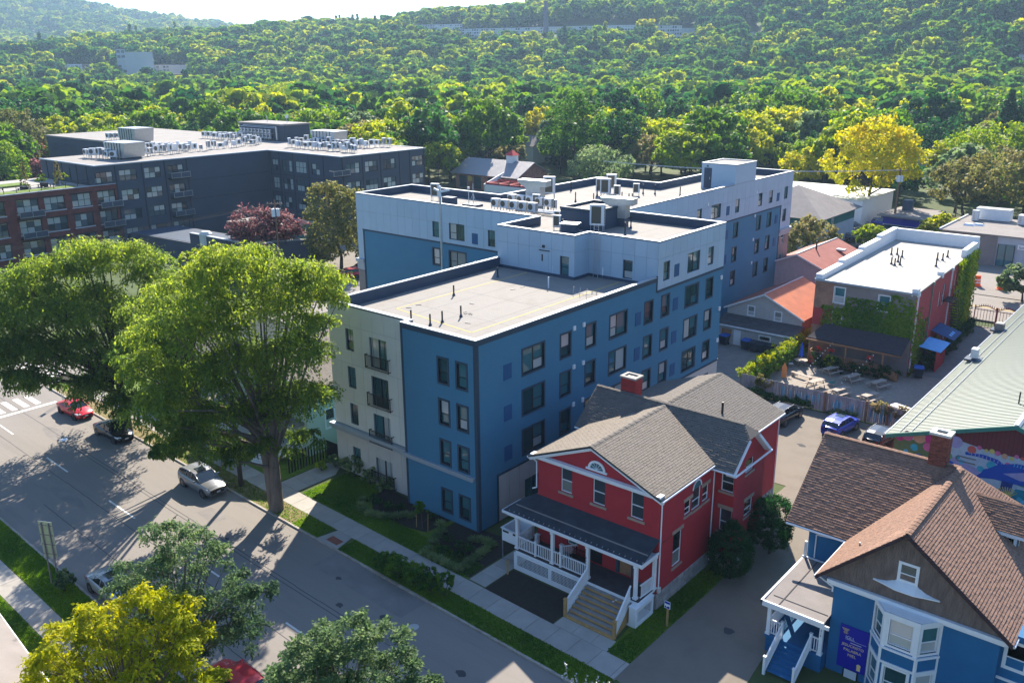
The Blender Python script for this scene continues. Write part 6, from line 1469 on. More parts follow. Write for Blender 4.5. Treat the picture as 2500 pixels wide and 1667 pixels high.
f2=Fr((0,53.3),(1,0));window(H1,f2,-3.1,-1.75,.95,1.8,'sash',-.03,frame='white',trim='white',trimw=.12)
b=MB();f2.box(b,-6.4,-5.5,.05,1.95,.01,.05);b.build('door','white',H1)
b=MB();f2.box(b,-8.0,-6.7,1.0,1.85,.01,.05);b.build('shutter','woodwarm',H1)
b=MB();b.box(.98,1.03,55.7,66.4,0,4.0);b.build('side_wall','gable',H1)
H2_=gable_house('pinkish grey house with faded red roof behind the rust-roofed house',-13.0,-4.4,76.5,91,5.3,7.1,'sidingpk',['rustdk','rustdk'],wins=[])
b=MB();b.tube((-8.2,82,6.9),(-8.2,82,8.1),.12,n=8);b.build('flue_pipe','black',H2_);b=MB();b.rbox((-6.2,86.5,6.35),(1.2,.9,.25),0);b.build('skylight','coping',H2_)
HP=thing('hip_house','two-storey house with broad grey pyramid roof, green upper storey and pale blue base','house');b=MB();b.box(-36,-19.8,112.5,130.5,0,3.85);b.build('lower_wall','palegrey',HP)
b=MB();b.box(-36,-19.85,112.5,130.5,3.85,6.0);b.build('upper_wall','greenpaint',HP)
b=MB();cx,cy=-27.8,121.5
for p,q in(((-37,111.5),(-18.8,111.5)),((-18.8,111.5),(-18.8,131.5)),((-18.8,131.5),(-37,131.5)),((-37,131.5),(-37,111.5))):gplane(b,[(*p,5.9),(*q,5.9),(cx,cy,10.4)],.15)
b.build('roof','greyroof',HP)
fh_=Fr((-19.8,112.5),(0,1))
for u,v in((2.8,4.3),(6.2,4.3)):window(HP,fh_,u,u+.9,v,v+1.1,'sash',-.03,frame='white')
for u in(2.4,8.0):window(HP,fh_,u,u+1.0,1.2,2.7,'sash',-.03,frame='white')
b=MB();fh_.box(b,6.7,6.82,0,5.8,.02,.1);b.build('downpipe','coping',HP)
BS=thing('blue_shop','small flat-roofed shop with royal blue fascia beside the parked cars','shop');b=MB();b.prism([(-17.2,139.8),(-9.4,138.5),(-9.2,149.4),(-16.6,150)],0,3.2);b.build('wall','white',BS)
b=MB();b.prism([(-17.25,139.7),(-9.3,138.4),(-9.3,139.4),(-17.25,140.4)],1.7,3.1);b.build('fascia','signblue',BS);b=MB();b.prism([(-18.3,138.8),(-8.6,137.2),(-8.4,150.4),(-17.5,151)],3.25,3.6);b.build('roof','greyroof',BS)
b=MB()
for i in range(5):x=-16.8+i*1.5;b.box(x,x+1.3,138.6+(-.17*i),138.66+(-.17*i)+1.0,.4,1.6)
b.build('shop_window','glass',BS);b=MB();b.rbox((-14.9,147,4.6),(1.8,1.4,2.2));b.build('roof_unit','parapetin',BS)
GB=thing('grey_building','long low taupe and pale blue flat-roofed building at the right edge with roof units','commercial building');b=MB();b.prism([(-1.0,119.5),(7.6,119.6),(7.6,137),(-1.0,137)],0,5.05);b.build('taupe_wall','taupe',GB)
b=MB();b.prism([(7.6,119.7),(48,119.7),(48,137),(7.6,137)],0,5.05);b.build('pale_wall','palegrey',GB);b=MB();b.prism([(-1.4,119.2),(48.3,119.2),(48.3,137.2),(-1.4,137.2)],5.06,5.22);b.build('roof','greyroof',GB)
fg=Fr((0,119.65),(1,0));b=MB();fg.box(b,7.9,10.3,.1,3.75,.0,.12);b.build('shop_door','glass',GB);b=MB();fg.box(b,7.85,7.95,.1,3.8,.12,.18);fg.box(b,9.0,9.1,.1,3.7,.12,.18);fg.box(b,10.3,10.4,.1,3.8,.12,.18);b.build('door_frame','black',GB)
b=MB();fg.box(b,10.75,13.2,3.15,3.95,.05,.12);sg=b.build('shop_sign','white',GB);text(sg,'Spe',fg,10.95,3.35,.55,'bluedk',.12)
b=MB();b.box(-1.5,-1.2,119.2,137.2,5.2,5.45);b.build('roof_edge','coping',GB)
for i,(p,sz,lab)in enumerate((((3.6,134.4),(5.6,2.4,2.0),'long grey roof unit on the taupe building at the right edge'),((1.2,131.6),(1.0,1.0,1.8),'narrow upright roof unit beside the long grey unit'),((9.3,132.4),(2.6,2.2,1.6),'square bluish roof unit right of the long grey unit'))):
    t=thing('roof_unit',lab,'roof unit',None,(*p,5.23));b=MB();b.box(-sz[0]/2,sz[0]/2,-sz[1]/2,sz[1]/2,.1,sz[2]);b.build('casing','whitemetal',t);b=MB();b.box(-sz[0]/2-.05,sz[0]/2+.05,-sz[1]/2-.05,sz[1]/2+.05,sz[2],sz[2]+.1);b.box(-sz[0]/2+.2,-sz[0]/2+.5,-sz[1]/2-.04,-sz[1]/2,.3,sz[2]-.2);b.build('lid','galv',t)
for k,(x,y)in enumerate(((1.6,126),(2.9,127))):t=thing('skylight',['white roof hatch nearer the eave of the taupe building','white roof hatch nearer the units of the taupe building'][k],'skylight',None,(x,y,5.23));b=MB();b.hexa([(-.9,-.6,0),(.9,-.6,0),(.9,.6,0),(-.9,.6,0),(-.6,-.3,.35),(.6,-.3,.35),(.6,.3,.35),(-.6,.3,.35)]);b.build('dome','white',t)
MP=thing('pavilion','orange brick pavilion with pale metal roof and white cupola behind the grey roofs','pavilion')
mf=Fr((-130.6,135.3),(1,0));b=MB();mhh=[(1.2,4.2,.2,3.6),(6.6,9.4,.2,3.6),(11.6,14.4,.2,3.6)];mf.sheet(b,0,22,0,4.4,mhh,.3);b.face([(-108.6,135.3,0),(-108.6,148,0),(-108.6,148,4.4),(-108.6,141.6,7.6),(-108.6,135.3,4.4)]);b.face([(-130.6,135.3,0),(-130.6,148,0),(-130.6,148,4.4),(-130.6,141.6,7.6),(-130.6,135.3,4.4)]);b.build('wall','brickorg',MP)
for h in mhh:b=MB();mf.box(b,*h[:4],-.35,-.3);b.build('opening','glass',MP)
for s in(0,1):
    y=134.4 if s==0 else 148.8;q=MB();gplane(q,[(-131.6,y,4.2),(-107.8,y,4.2),(-107.8,141.6,7.75),(-131.6,141.6,7.75)],.15);q.build('roof','greymetal',MP)
b=MB();b.box(-116.6,-114.4,140.4,142.8,7.0,9.2);b.build('cupola','white',MP);b=MB();b.face([(-116.9,140.1,9.2),(-114.1,140.1,9.2),(-115.5,141.6,10.6)]);b.face([(-114.1,140.1,9.2),(-114.1,143.1,9.2),(-115.5,141.6,10.6)]);b.face([(-114.1,143.1,9.2),(-116.9,143.1,9.2),(-115.5,141.6,10.6)]);b.face([(-116.9,143.1,9.2),(-116.9,140.1,9.2),(-115.5,141.6,10.6)]);b.build('cupola_roof','redplastic',MP)
b=MB();b.tube(mf.p(5.4,2.9,.02),mf.p(5.4,2.9,.1),.8,n=14);b.build('round_sign','paintyel',MP)
b=MB()
for x in(-113.5,-110,-106.5,-103):b.box(x,x+.5,129,134.2,3.0,3.4)
b.box(-114,-99,129,129.5,2.9,3.4);b.box(-114,-99,133.8,134.2,3.2,3.7);b.build('pergola','brickside',MP);b=MB();b.box(-114.2,-98.6,128.6,129,0,2.9);b.hexa([(-114.3,128.6,0),(-114,128.6,0),(-114,137,0),(-114.3,137,0),(-114.3,128.6,3.0),(-114,128.6,3.0),(-114,137,5.4),(-114.3,137,5.4)]);b.build('white_wall','white',MP)
gable_house('low building with dark brown roof behind the parapet of the grey block',-62,-45,120,131,4.0,6.4,'taupe','greyroof',axis='x')
t=thing('flat_building','white flat-roofed building glimpsed beyond the far wing','building');b=MB();b.prism([(-48,141),(-22,141),(-22,160),(-48,160)],0,5.6);b.build('wall','white',t);b=MB();b.prism([(-48.3,140.7),(-21.7,140.7),(-21.7,160.3),(-48.3,160.3)],5.6,5.75);b.build('roof','ceramic',t)
NH_=gable_house('pale green house with tan roof half hidden behind the street trees',-33.5,-20.6,.5,14,6.2,8.8,mat('pale_green_siding',(.42,.52,.42),.8),'shinglewarm',axis='y',wins=[(Fr((-20.6,.5),(0,1)),2,3,2,3.8),(Fr((-20.6,.5),(0,1)),7,8,2,3.8)])
b=MB();b.prism([(-33,-2.2),(-21,-2.2),(-21,.5),(-33,.5)],2.9,3.15);b.build('porch_roof','greyroof',NH_)
b=MB();[b.box(x,x+.16,-2.1,-1.94,.8,2.9)for x in(-32.8,-29,-25,-21.3)];b.prism([(-33,-2.2),(-21,-2.2),(-21,.5),(-33,.5)],.65,.8);b.build('porch','white',NH_)
for i in range(5):b=MB();b.box(-23.8,-22.2,-2.3-i*.28,-2.02-i*.28,.5-i*.12,.6-i*.12);b.build('tread','white',NH_)
gable_house('white house with grey roof hidden deeper behind the street trees',-50,-38,2,13,5.8,8.5,'siding','greyroof',axis='x')
gf_=thing('garden_fence','black board fence between the cream front and the neighbour house','fence');me=MB().box(-.07,.07,-.015,.015,0,1.8).mesh('board','black')
for i in range(14):put('board',me,gf_,loc=(-16.95-i*.155,1.2,0))
for i in range(14):o=put('board',me,gf_,loc=(-19.2,1.2-i*.3,0));o.rotation_euler=(0,0,pi/2)
far_h=[(2010+0,478-170,0,0)]
hs=[((2255,425),'grey house with small white attic window between the trees at right','palegrey','greyroof',9,8,4.2,7),((2270,408),'dark roofed house behind the grey house at right','palegrey','greyroof',12,8,4.6,7.5),((1580,375),'grey house behind the rear trees, left of the tall maple','palegrey','greyroof',11,9,5.5,9),
      ((1290,395),'white house seen past the left of the tall green tree','white','greyroof',12,10,6,9),((1180,345),'pale blue house with dark roof near the bare tree','palegrey','greyroof',12,10,6,9.5),((1735,372),'brown roofed house among trees behind the stair penthouse','taupe','greyroof',12,9,5,8),
      ((200,306),'house with grey roof behind the yellow trees at left','palegrey','greyroof',16,10,6,9),((95,292),'brick house with grey roof near the left edge','brickorg','greyroof',18,12,6,9),((520,322),'dark roofed house right of the loft roof units','palegrey','greyroof',16,11,6,9.5),((470,325),'low dark roofed house among the yellow trees','taupe','greyroof',14,11,5,8),
      ((255,252),'pale house with gabled dormers in the tree belt','white','greyroof',18,12,7,11),((1155,320),'pale gable house beside the grey bare tree','white','greyroof',12,10,6,9),((2215,300),'house with a plain grey roof high among trees','siding','greyroof',16,10,7,11),((1650,345),'white house peeking through trees behind the grey block','white','greyroof',10,8,5,8),((2350,395),'white garage roof in a gap of the right trees','white','ceramic',12,8,3.2,4.0)]
HOUSE_XY=[]
for(u,v),lab,wl,rf_,w_,d_,ez,rz in hs:
    x,y,_=at(u,v,0);HOUSE_XY.append((x,y));gable_house(lab,x-w_/2,x+w_/2,y-d_/2,y+d_/2,ez,rz,wl,rf_,axis='x' if w_>11 else 'y',wins=[(Fr((x,y-d_/2),(1,0)),-2.5,-1.4,1.5,3.0),(Fr((x,y-d_/2),(1,0)),1.2,2.3,1.5,3.0)])
# ------------------------------------------------------------------ green-roofed building with the mural
GM=thing('green_roof_building','long maroon building with pale green ribbed metal roof and a sea-life mural on its end','building')
GX0,GXR,GX1,GY0,GY1,GE,GR_=19.9,28.6,37.4,29.05,90.0,3.75,6.75
b=MB();b.face([(GX0,GY0,0),(GX1,GY0,0),(GX1,GY0,GE),(GXR,GY0,GR_-.2),(GX0,GY0,GE)]);b.face([(GX0,GY0,0),(GX0,GY1,0),(GX0,GY1,GE),(GX0,GY0,GE)]);b.face([(GX1,GY0,0),(GX1,GY1,0),(GX1,GY1,GE),(GX1,GY0,GE)]);b.build('wall','maroon',GM)
gs=(GR_-GE)/(GXR-GX0);GEZ=GE-gs*.55
b=MB();gplane(b,[(GX0-.55,GY0-.4,GEZ),(GXR,GY0-.4,GR_),(GXR,GY1,GR_),(GX0-.55,GY1,GEZ)],.1);gl_=b.build('roof_left','greenroof',GM)
b=MB();gplane(b,[(GX1+.55,GY0-.4,GEZ),(GXR,GY0-.4,GR_),(GXR,GY1,GR_),(GX1+.55,GY1,GEZ)],.1);gr_=b.build('roof_right','greenroof',GM)
sm_=MB();sm_.hexa([(GX0-.55,-.02,GEZ+.0),(GXR-.05,-.02,GR_-.02),(GXR-.05,.02,GR_-.02),(GX0-.55,.02,GEZ),(GX0-.55,-.012,GEZ+.045),(GXR-.05,-.012,GR_+.03),(GXR-.05,.012,GR_+.03),(GX0-.55,.012,GEZ+.045)]);me=sm_.mesh('roof_rib',mat('rib_green',(.19,.235,.19),.45))
y=GY0-.2
while y<GY1:put('roof_rib',me,gl_,loc=(0,y,0));y+=.42
b=MB()
for s in(-1,1):
    e=GX0-.55 if s<0 else GX1+.55;b.hexa([(e,GY0-.48,GEZ-.28),(GXR,GY0-.48,GR_-.28),(GXR,GY0-.4,GR_-.28),(e,GY0-.4,GEZ-.28),(e,GY0-.48,GEZ+.06),(GXR,GY0-.48,GR_+.06),(GXR,GY0-.4,GR_+.06),(e,GY0-.4,GEZ+.06)])
b.build('bargeboard',mat('green_trim',(.05,.20,.15),.5),GM)
b=MB();b.hexa([(GXR-.25,GY0-.4,GR_-.02),(GXR+.25,GY0-.4,GR_-.02),(GXR+.25,GY1,GR_-.02),(GXR-.25,GY1,GR_-.02),(GXR-.1,GY0-.4,GR_+.1),(GXR+.1,GY0-.4,GR_+.1),(GXR+.1,GY1,GR_+.1),(GXR-.1,GY1,GR_+.1)]);b.tube((GX0-.6,GY0-.4,GEZ-.02),(GX0-.6,GY1,GEZ-.02),.08,n=6);b.build('ridge_and_gutter','coping',GM)
snow=MB().box(-.03,.03,-.14,.14,.0,.09).mesh('snow_guard','galv')
for k,off_ in enumerate((1.0,1.9)):
    b=MB();x=GX0-.55+off_;z=GEZ+gs*off_;b.box(x,x+.04,GY0,GY1-2,z+.05,z+.12);b.build('snow_rail','coping',GM)
for k,(u,v)in enumerate(((2176+266,790),(2380,864))):
    x,y,z=at(u,v,4.6);t=thing('roof_unit',['white box unit lower down the green roof edge','dark fan unit further up the green roof edge'][1-k],'roof unit',None,(x,y,GE+gs*(x-GX0)-.05));b=MB()
    if k==1:b.box(-.3,.3,-.45,.45,.45,1.35);b.build('cabinet','whitemetal',t)
    else:b.box(-.45,.45,-.45,.45,.3,1.0);b.build('cabinet','greyroof',t);b=MB();b.tube((0,0,1.0),(0,0,1.06),.38,n=12);b.build('fan','ceramic',t)
    b=MB();b.box(-.8,.8,-.7,.7,.1,.3);b.build('platform','parapetin',t)
x,y,z=at(2487,985,6.4);t=thing('vent_pipe','black bent vent pipe near the ridge of the green roof','vent pipe',None,(x,y,GE+gs*(x-GX0)));b=MB();b.tube((0,0,0),(0,0,1.0),.06,n=6);b.build('pipe','black',t)
cols_={k:mat('mural_'+k,c,.7,var=.12,vscale=3)for k,c in dict(pink=(.62,.12,.26),rose=(.55,.03,.20),peach=(.62,.30,.18),aqua=(.05,.35,.45),cobalt=(.015,.07,.38),navy=(.01,.035,.20),lilac=(.38,.30,.50),pale=(.45,.48,.55),green=(.10,.30,.12),olive=(.13,.17,.07),yellow=(.60,.45,.12),teal=(.01,.20,.28),sky=(.12,.42,.60),coral=(.60,.10,.08)).items()}
mu=Fr((0,GY0),(1,0));ML=[0]
def mlayer():ML[0]+=1;return .006+ML[0]*.0012
def mpoly(pts,k,name='painted_shape'):
    d=mlayer();b=MB();b.face([mu.p(x,z,d)for x,z in pts]);return b.build(name,cols_[k],GM)
def mdisc(x,z,r,k,r2=None):return mpoly([(x+r*cos(2*pi*i/18),z+(r2 or r)*sin(2*pi*i/18))for i in range(18)],k)
mpoly([(20.0,0.1),(36,.1),(36,3.7),(29.6,4.15),(27.4,4.05),(25.2,4.35),(23.2,4.3),(20.0,3.55)],'pale','mural_ground')
mpoly([(20.0,1.0),(23.0,1.0),(23.0,3.7),(20.0,3.4)],'olive');mpoly([(24,.2),(27,.2),(26.5,2.4),(24.2,3.0)],'lilac');mpoly([(28.6,.1),(35,.1),(35,1.8),(29.2,1.6)],'teal')
rg=random.Random(21)
for x,z,r,k in((20.4,3.45,.3,'rose'),(21.0,3.75,.42,'pink'),(21.9,3.85,.5,'peach'),(22.8,3.9,.48,'rose'),(22.6,3.2,.36,'pink'),(23.6,4.15,.33,'sky'),(24.6,4.2,.5,'lilac'),(21.6,2.9,.3,'aqua'),(21.0,2.4,.18,'sky'),(22.0,2.1,.35,'cobalt'),(25.8,3.9,.32,'coral'),(26.3,4.2,.18,'pink'),(26.8,4.1,.14,'yellow'),(27.2,4.15,.2,'yellow'),(27.6,4.1,.2,'pink'),(28.1,4.0,.22,'peach'),(28.6,3.95,.16,'yellow'),(28.9,4.2,.16,'pink'),(24.4,2.2,.34,'cobalt'),(24.9,3.0,.16,'aqua'),(25.5,3.5,.14,'cobalt'),(27.3,3.0,.34,'aqua'),(26.6,2.5,.25,'aqua'),(28.0,3.0,.24,'yellow'),(27.1,2.3,.35,'cobalt'),(24.2,2.9,.3,'green'),(29.3,4.15,.14,'coral'),(25.2,2.7,.2,'sky'),(28.4,3.4,.18,'pink')):mdisc(x,z,r,k)
mpoly([(25.6,3.55),(26.6,3.75),(27.7,3.6),(28.4,3.2),(28.1,3.1),(27.3,3.35),(26.4,3.45),(25.6,3.4)],'cobalt')
for i in range(9):mpoly([(25.8+i*.27,3.42-.01*i*i*.2),(25.86+i*.27,3.42-.01*i*i*.2),(25.86+i*.27,3.72-.012*i*i*.35),(25.8+i*.27,3.72-.012*i*i*.35)],'lilac')
mpoly([(26.3,1.7),(26.9,2.5),(27.8,3.25),(29.0,3.65),(30.4,3.7),(32.2,3.3),(34.0,2.7),(34.0,2.3),(31.6,2.05),(29.3,1.95),(27.6,1.95)],'cobalt','painted_whale')
mpoly([(28.2,2.6),(29.5,3.05),(31.2,3.0),(33.0,2.6),(31.2,2.4),(29.3,2.35)],'lilac');mpoly([(28.2,2.0),(29.0,2.0),(28.9,1.3),(28.4,.6),(28.15,1.2)],'navy')
for i in range(12):mpoly([(28.8+i*.22,3.35),(28.86+i*.22,3.35),(28.9+i*.22,3.62-.02*i),(28.84+i*.22,3.62-.02*i)],'sky')
for i in range(9):a=pi*(.25+.06*i);mpoly([(28.6,.6),(28.7,.6),(28.65+1.0*cos(a)+.03,.6+1.0*sin(a)),(28.65+1.0*cos(a)-.03,.6+1.0*sin(a))],'yellow')
for i in range(26):mdisc(rg.uniform(29.5,34.5),rg.uniform(.4,1.7),rg.uniform(.08,.3),rg.choice(['teal','aqua','green','navy','sky']))
mpoly([(30.5,1.75),(31.6,1.95),(32.8,1.8),(31.6,1.6)],'coral');mpoly([(29.4,1.95),(30.4,2.2),(31.2,2.0),(30.3,1.85)],'green')
b=MB()
for z in(2.75,3.15):b.tube(mu.p(24.9,z,.06),mu.p(26.2,z,.06),.05,n=6)
b.tube(mu.p(24.9,2.75,.06),mu.p(24.75,2.95,.06),.05,n=6);b.tube(mu.p(24.75,2.95,.06),mu.p(24.9,3.15,.06),.05,n=6);b.build('wall_hook','greyroof',GM)
# ------------------------------------------------------------------ fences, beer garden
WF=thing('board_fence','tall weathered board fence with faded paint behind the parked cars','fence');me=[MB().box(-.085,.085,-.012,.012,0,1.95+.04*k).mesh('board','woodold')for k in range(3)]
for i in range(99):
    x=1.75+i*.182;put('board',me[i%3],WF,loc=(x,39.15+random.uniform(-.01,.01),0)).rotation_euler=(0,0,random.uniform(-.05,.05))
b=MB();b.box(1.7,19.6,39.18,39.26,.5,.6);b.box(1.7,19.6,39.18,39.26,1.5,1.6);b.build('rail','woodold',WF)
for x in(10.5,14.45,16.4):b=MB();b.box(x-.08,x+.08,38.95,39.12,0,2.15);b.build('post','woodwarm',WF)
b=MB()
for k in range(60):
    x=rg.choice([rg.uniform(5.2,9.8),rg.uniform(11,14),rg.uniform(14.8,18.5)]);b.box(x-.04,x+.04,39.11,39.122,rg.uniform(.2,1.0),rg.uniform(1.1,1.8));
b.build('faded_paint',cols_['sky'],WF)
SF=thing('side_fence','vine covered board fence running back from the car park to the brick building','fence');m2=MB().box(-.012,.012,-.085,.085,0,1.9).mesh('board','woodold')
for i in range(85):put('board',m2,SF,loc=(1.4,39.4+i*.182,0))
RG_=thing('iron_gate','rust red spiked iron gate closing the alley towards the road','gate');b=MB()
for s in(0,1):
    x0=14.2+s*2.6;o=MB();o.tube((x0,79.2,.2),(x0+2.5,79.2,.2),.05,n=5);o.tube((x0,79.2,2.5),(x0+2.5,79.2,2.5),.05,n=5);o.tube((x0,79.2,0),(x0,79.2,3.0),.07,n=6);o.tube((x0+2.5,79.2,0),(x0+2.5,79.2,3.0),.07,n=6)
    for k in range(6):a0,a1=k/6,(k+1)/6;o.tube((x0+2.5*a0,79.2,2.6+.45*sin(pi*a0)),(x0+2.5*a1,79.2,2.6+.45*sin(pi*a1)),.05,n=5)
    lf2=o.build('gate_leaf','brickside',RG_);bm=MB().tube((0,0,.2),(0,0,2.6),.028,n=5).mesh('bar','barkdk')
    for k in range(1,7):put('bar',bm,lf2,loc=(x0+2.5*k/7,79.2,0))
    sp=MB();[sp.tube((x0+.15+k*.25,79.2,2.65+.4*sin(pi*(k+.5)/10)),(x0+.15+k*.25,79.2,2.95+.4*sin(pi*(k+.5)/10)),.06,.01,n=4)for k in range(10)];sp.build('spikes','brickside',lf2)
tbx=thing('traffic_barrel','x','traffic barrel',None,(9.0,103.1,0));b=MB();b.lathe((0,0,0),[(.42,0),(.42,.08),(.33,.1),(.31,.35)],14);b.lathe((0,0,0),[(.30,.5),(.29,.66)],14);b.lathe((0,0,0),[(.285,.8),(.27,1.2),(.1,1.22)],14);b.build('barrel','orange',tbx)
b=MB();b.lathe((0,0,0),[(.305,.35),(.30,.5)],14);b.lathe((0,0,0),[(.29,.66),(.285,.8)],14);b.build('reflective_band','white',tbx);tbx['label']='orange and white traffic barrel on the road, the left one of the pair';tbx['group']='traffic barrels on the road';tbx.scale=(1.6,1.6,1.4)
dup(tbx,(12.3,102.9,0),0,'orange and white traffic barrel on the road, the right one of the pair')
def picnic(label,loc,rz,mk='tablewood'):
    t=thing('picnic_table',label,'picnic table','picnic tables in the beer garden',loc,rz)
    tp=[(-.34,-.18),(-.16,0),(.02,.18),(.2,.36)]
    for i in range(4):b=MB();b.box(-1.0,1.0,-.36+i*.18,-.19+i*.18,.72,.76);b.build('plank',mk,t)
    for s in(-1,1):
        b=MB();b.box(-1.0,1.0,s*.75-.13,s*.75+.13,.42,.46);b.build('bench',mk,t)
        b=MB();x=s*.75;b.hexa([(x-.04,-.62,0),(x+.04,-.62,0),(x+.04,-.54,0),(x-.04,-.54,0),(x-.04,-.30,.72),(x+.04,-.30,.72),(x+.04,-.22,.72),(x-.04,-.22,.72)]);b.hexa([(x-.04,.54,0),(x+.04,.54,0),(x+.04,.62,0),(x-.04,.62,0),(x-.04,.22,.72),(x+.04,.22,.72),(x+.04,.30,.72),(x-.04,.30,.72)]);b.box(x-.03,x+.03,-.85,.85,.36,.42);b.build('leg',mk,t)
    return t
pic=picnic('picnic table in the shade nearest the blue parasol',(6.8,50.3,0),1.25)
for x,y,lab in((9.5,49.3,'picnic table in the shade, middle of the back row'),(12.3,49.2,'picnic table in the shade at the right of the back row'),(7.1,45.3,'sunlit picnic table nearest the orange board, front row'),(10.0,44.5,'sunlit picnic table against the fence, middle of the front row'),(12.9,44.8,'picnic table half in sun at the right of the front row')):dup(pic,(x,y,0),1.25,lab)
t=thing('bench','long pale bench beside the upright orange board','bench',None,(4.9,46.9,0),-.25);b=MB();b.box(-1.3,1.3,-.2,.2,.42,.47);b.build('seat','tablewood',t);b=MB();b.box(-1.2,-1.1,-.2,.2,0,.42);b.box(1.1,1.2,-.2,.2,0,.42);b.build('leg','tablewood',t)
t=thing('orange_board','upright pointed orange board standing in the beer garden','board',None,(3.3,45.9,0));b=MB();b.face([(-.28,0,0),(.28,0,0),(.28,0,1.2),(0,0,1.75),(-.28,0,1.2)]);b.face([(-.28,.06,0),(.28,.06,0),(.28,.06,1.2),(0,.06,1.75),(-.28,.06,1.2)]);b.face([(.28,0,0),(.28,.06,0),(.28,.06,1.2),(.28,0,1.2)]);b.face([(.28,0,1.2),(.28,.06,1.2),(0,.06,1.75),(0,0,1.75)]);b.face([(-.28,0,1.2),(-.28,.06,1.2),(0,.06,1.75),(0,0,1.75)]);b.build('board','umborange',t)
t=thing('garden_table','round mesh garden table under the closed blue parasol','table',None,(3.1,50.9,0));b=MB();b.lathe((0,0,0),[(.75,.70),(.75,.73)],20);b.build('table_top','tablewood',t);b=MB();[b.tube((.5*cos(k*pi/2),.5*sin(k*pi/2),0),(.2*cos(k*pi/2),.2*sin(k*pi/2),.7),.02,n=5)for k in range(4)];b.build('leg','black',t)
t=thing('parasol','closed blue parasol standing in the round garden table','parasol',None,(3.1,50.9,.73));b=MB();b.tube((0,0,0),(0,0,1.9),.03,n=6);b.build('pole','galv',t);b=MB();b.lathe((0,0,0),[(.32,.45),(.26,.8),(.15,1.5),(.03,2.0)],9);b.build('canopy','umbblue',t)
def chair(lab,loc,rz,mk):
    t=thing('garden_chair',lab,'chair',None,loc,rz);b=MB();b.box(-.25,.25,-.25,.25,.4,.45);b.build('seat',mk,t);b=MB();b.hexa([(-.25,.22,.45),(.25,.22,.45),(.25,.26,.45),(-.25,.26,.45),(-.25,.38,.95),(.25,.38,.95),(.25,.42,.95),(-.25,.42,.95)]);b.build('backrest',mk,t)
    for x in(-.23,.2):
        for y in(-.23,.2):b=MB();b.box(x,x+.03,y,y+.03,0,.4);b.build('leg','galv',t)
chair('bright red chair behind the round garden table',(3.9,51.8,0),0,'redplastic');chair('grey garden chair left of the round table',(1.9,50.8,0),1.3,'whitemetal');chair('grey garden chair at the lower left of the round table',(2.4,49.8,0),2.2,'whitemetal');chair('green plastic chair beside the front picnic table',(8.3,46.6,0),-1.2,'teal')
t=thing('cool_box','blue cool box with white lid at the right end of the fence','cool box',None,(16.6,42.6,0),-.3);b=MB();b.box(-.9,.9,-.45,.45,0,.85);b.build('body','signblue',t);b=MB();b.box(-.93,.93,-.48,.48,.85,.98);b.build('lid','white',t)
for k,((x0,y0),(x1,y1))in enumerate((((4.6,50.0),(6.0,52.2)),((9.3,46.8),(11.0,50.6)))):
    t=thing('string_lights',['string of white bulbs sloping down from the porch post to the fire pit','string of white bulbs sloping down over the front picnic tables'][k],'string lights');b=MB();p,q=Vector((x0,y0,.6)),Vector((x1,y1,3.0));b.tube(p,q,.012,n=4);b.build('cable','black',t)
    sm3=MB().lathe((0,0,0),[(.02,-.12),(.07,-.06),(.05,0)],6).mesh('bulb','white')
    for i in range(10):s=p.lerp(q,i/9);put('bulb',sm3,t,loc=tuple(s))
for k,(x,mk_)in enumerate(((4.6,'redplastic'),(6.0,'redplastic'),(10.3,'redplastic'))):t=thing('hanging_flowers',['left','middle','right'][k]+'most red flower basket hanging under the porch roof edge','flower basket',None,(x,51.95,2.0));b=MB();[b.rbox((random.uniform(-.25,.25),random.uniform(-.15,.15),random.uniform(0,.35)),(.14,.14,.12),k_)for k_ in range(9)];b.build('flowers',mk_,t);b=MB();b.lathe((0,0,-.2),[(.08,0),(.2,.2)],8);b.build('basket','black',t);b=MB();b.tube((0,0,0),(0,0,.95),.01,n=4);b.build('hanger','black',t)
bn_=thing('wheelie_bin','x','bin','wheelie bins by the white lean-to',(-4.35,52.5,0));b=MB();b.hexa([(-.26,-.28,.1),(.26,-.28,.1),(.26,.28,.1),(-.26,.28,.1),(-.33,-.36,1.0),(.33,-.36,1.0),(.33,.36,1.0),(-.33,.36,1.0)]);b.build('body','bindark',bn_);b=MB();b.hexa([(-.35,-.4,1.0),(.35,-.4,1.0),(.35,.38,1.0),(-.35,.38,1.0),(-.31,-.36,1.08),(.31,-.36,1.08),(.31,.36,1.15),(-.31,.36,1.15)]);b.build('lid','binblue',bn_)
for s in(-.28,.24):b=MB();b.tube((s,.28,.13),(s+.05,.28,.13),.13,n=10);b.build('wheel','black',bn_)
bn_['label']='wheelie bin with bright blue lid beside the white lean-to door';bn_.scale=(1.5,1.3,1.15)
for x,y,lab,dk in((-3.2,52.35,'dark wheelie bin next to the blue-lidded one',1),(-2.2,52.3,'dark wheelie bin second from the right in the row',1),(-1.2,52.3,'dark wheelie bin at the right end of the row',1),(-7.3,52.7,'wheelie bin heaped with brown rubbish at the corner of the lean-to',0)):
    c=dup(bn_,(x,y,0),random.uniform(-.15,.15),lab)
    if dk:[ch.data for ch in c.children];l=[ch for ch in c.children if ch.name.startswith('lid')][0];l.data=l.data.copy();l.data.materials.clear();l.data.materials.append(MT['bindark'])
dup(bn_,(14.6,55.0,0),.3,'blue-lidded bin by the brick building stair');
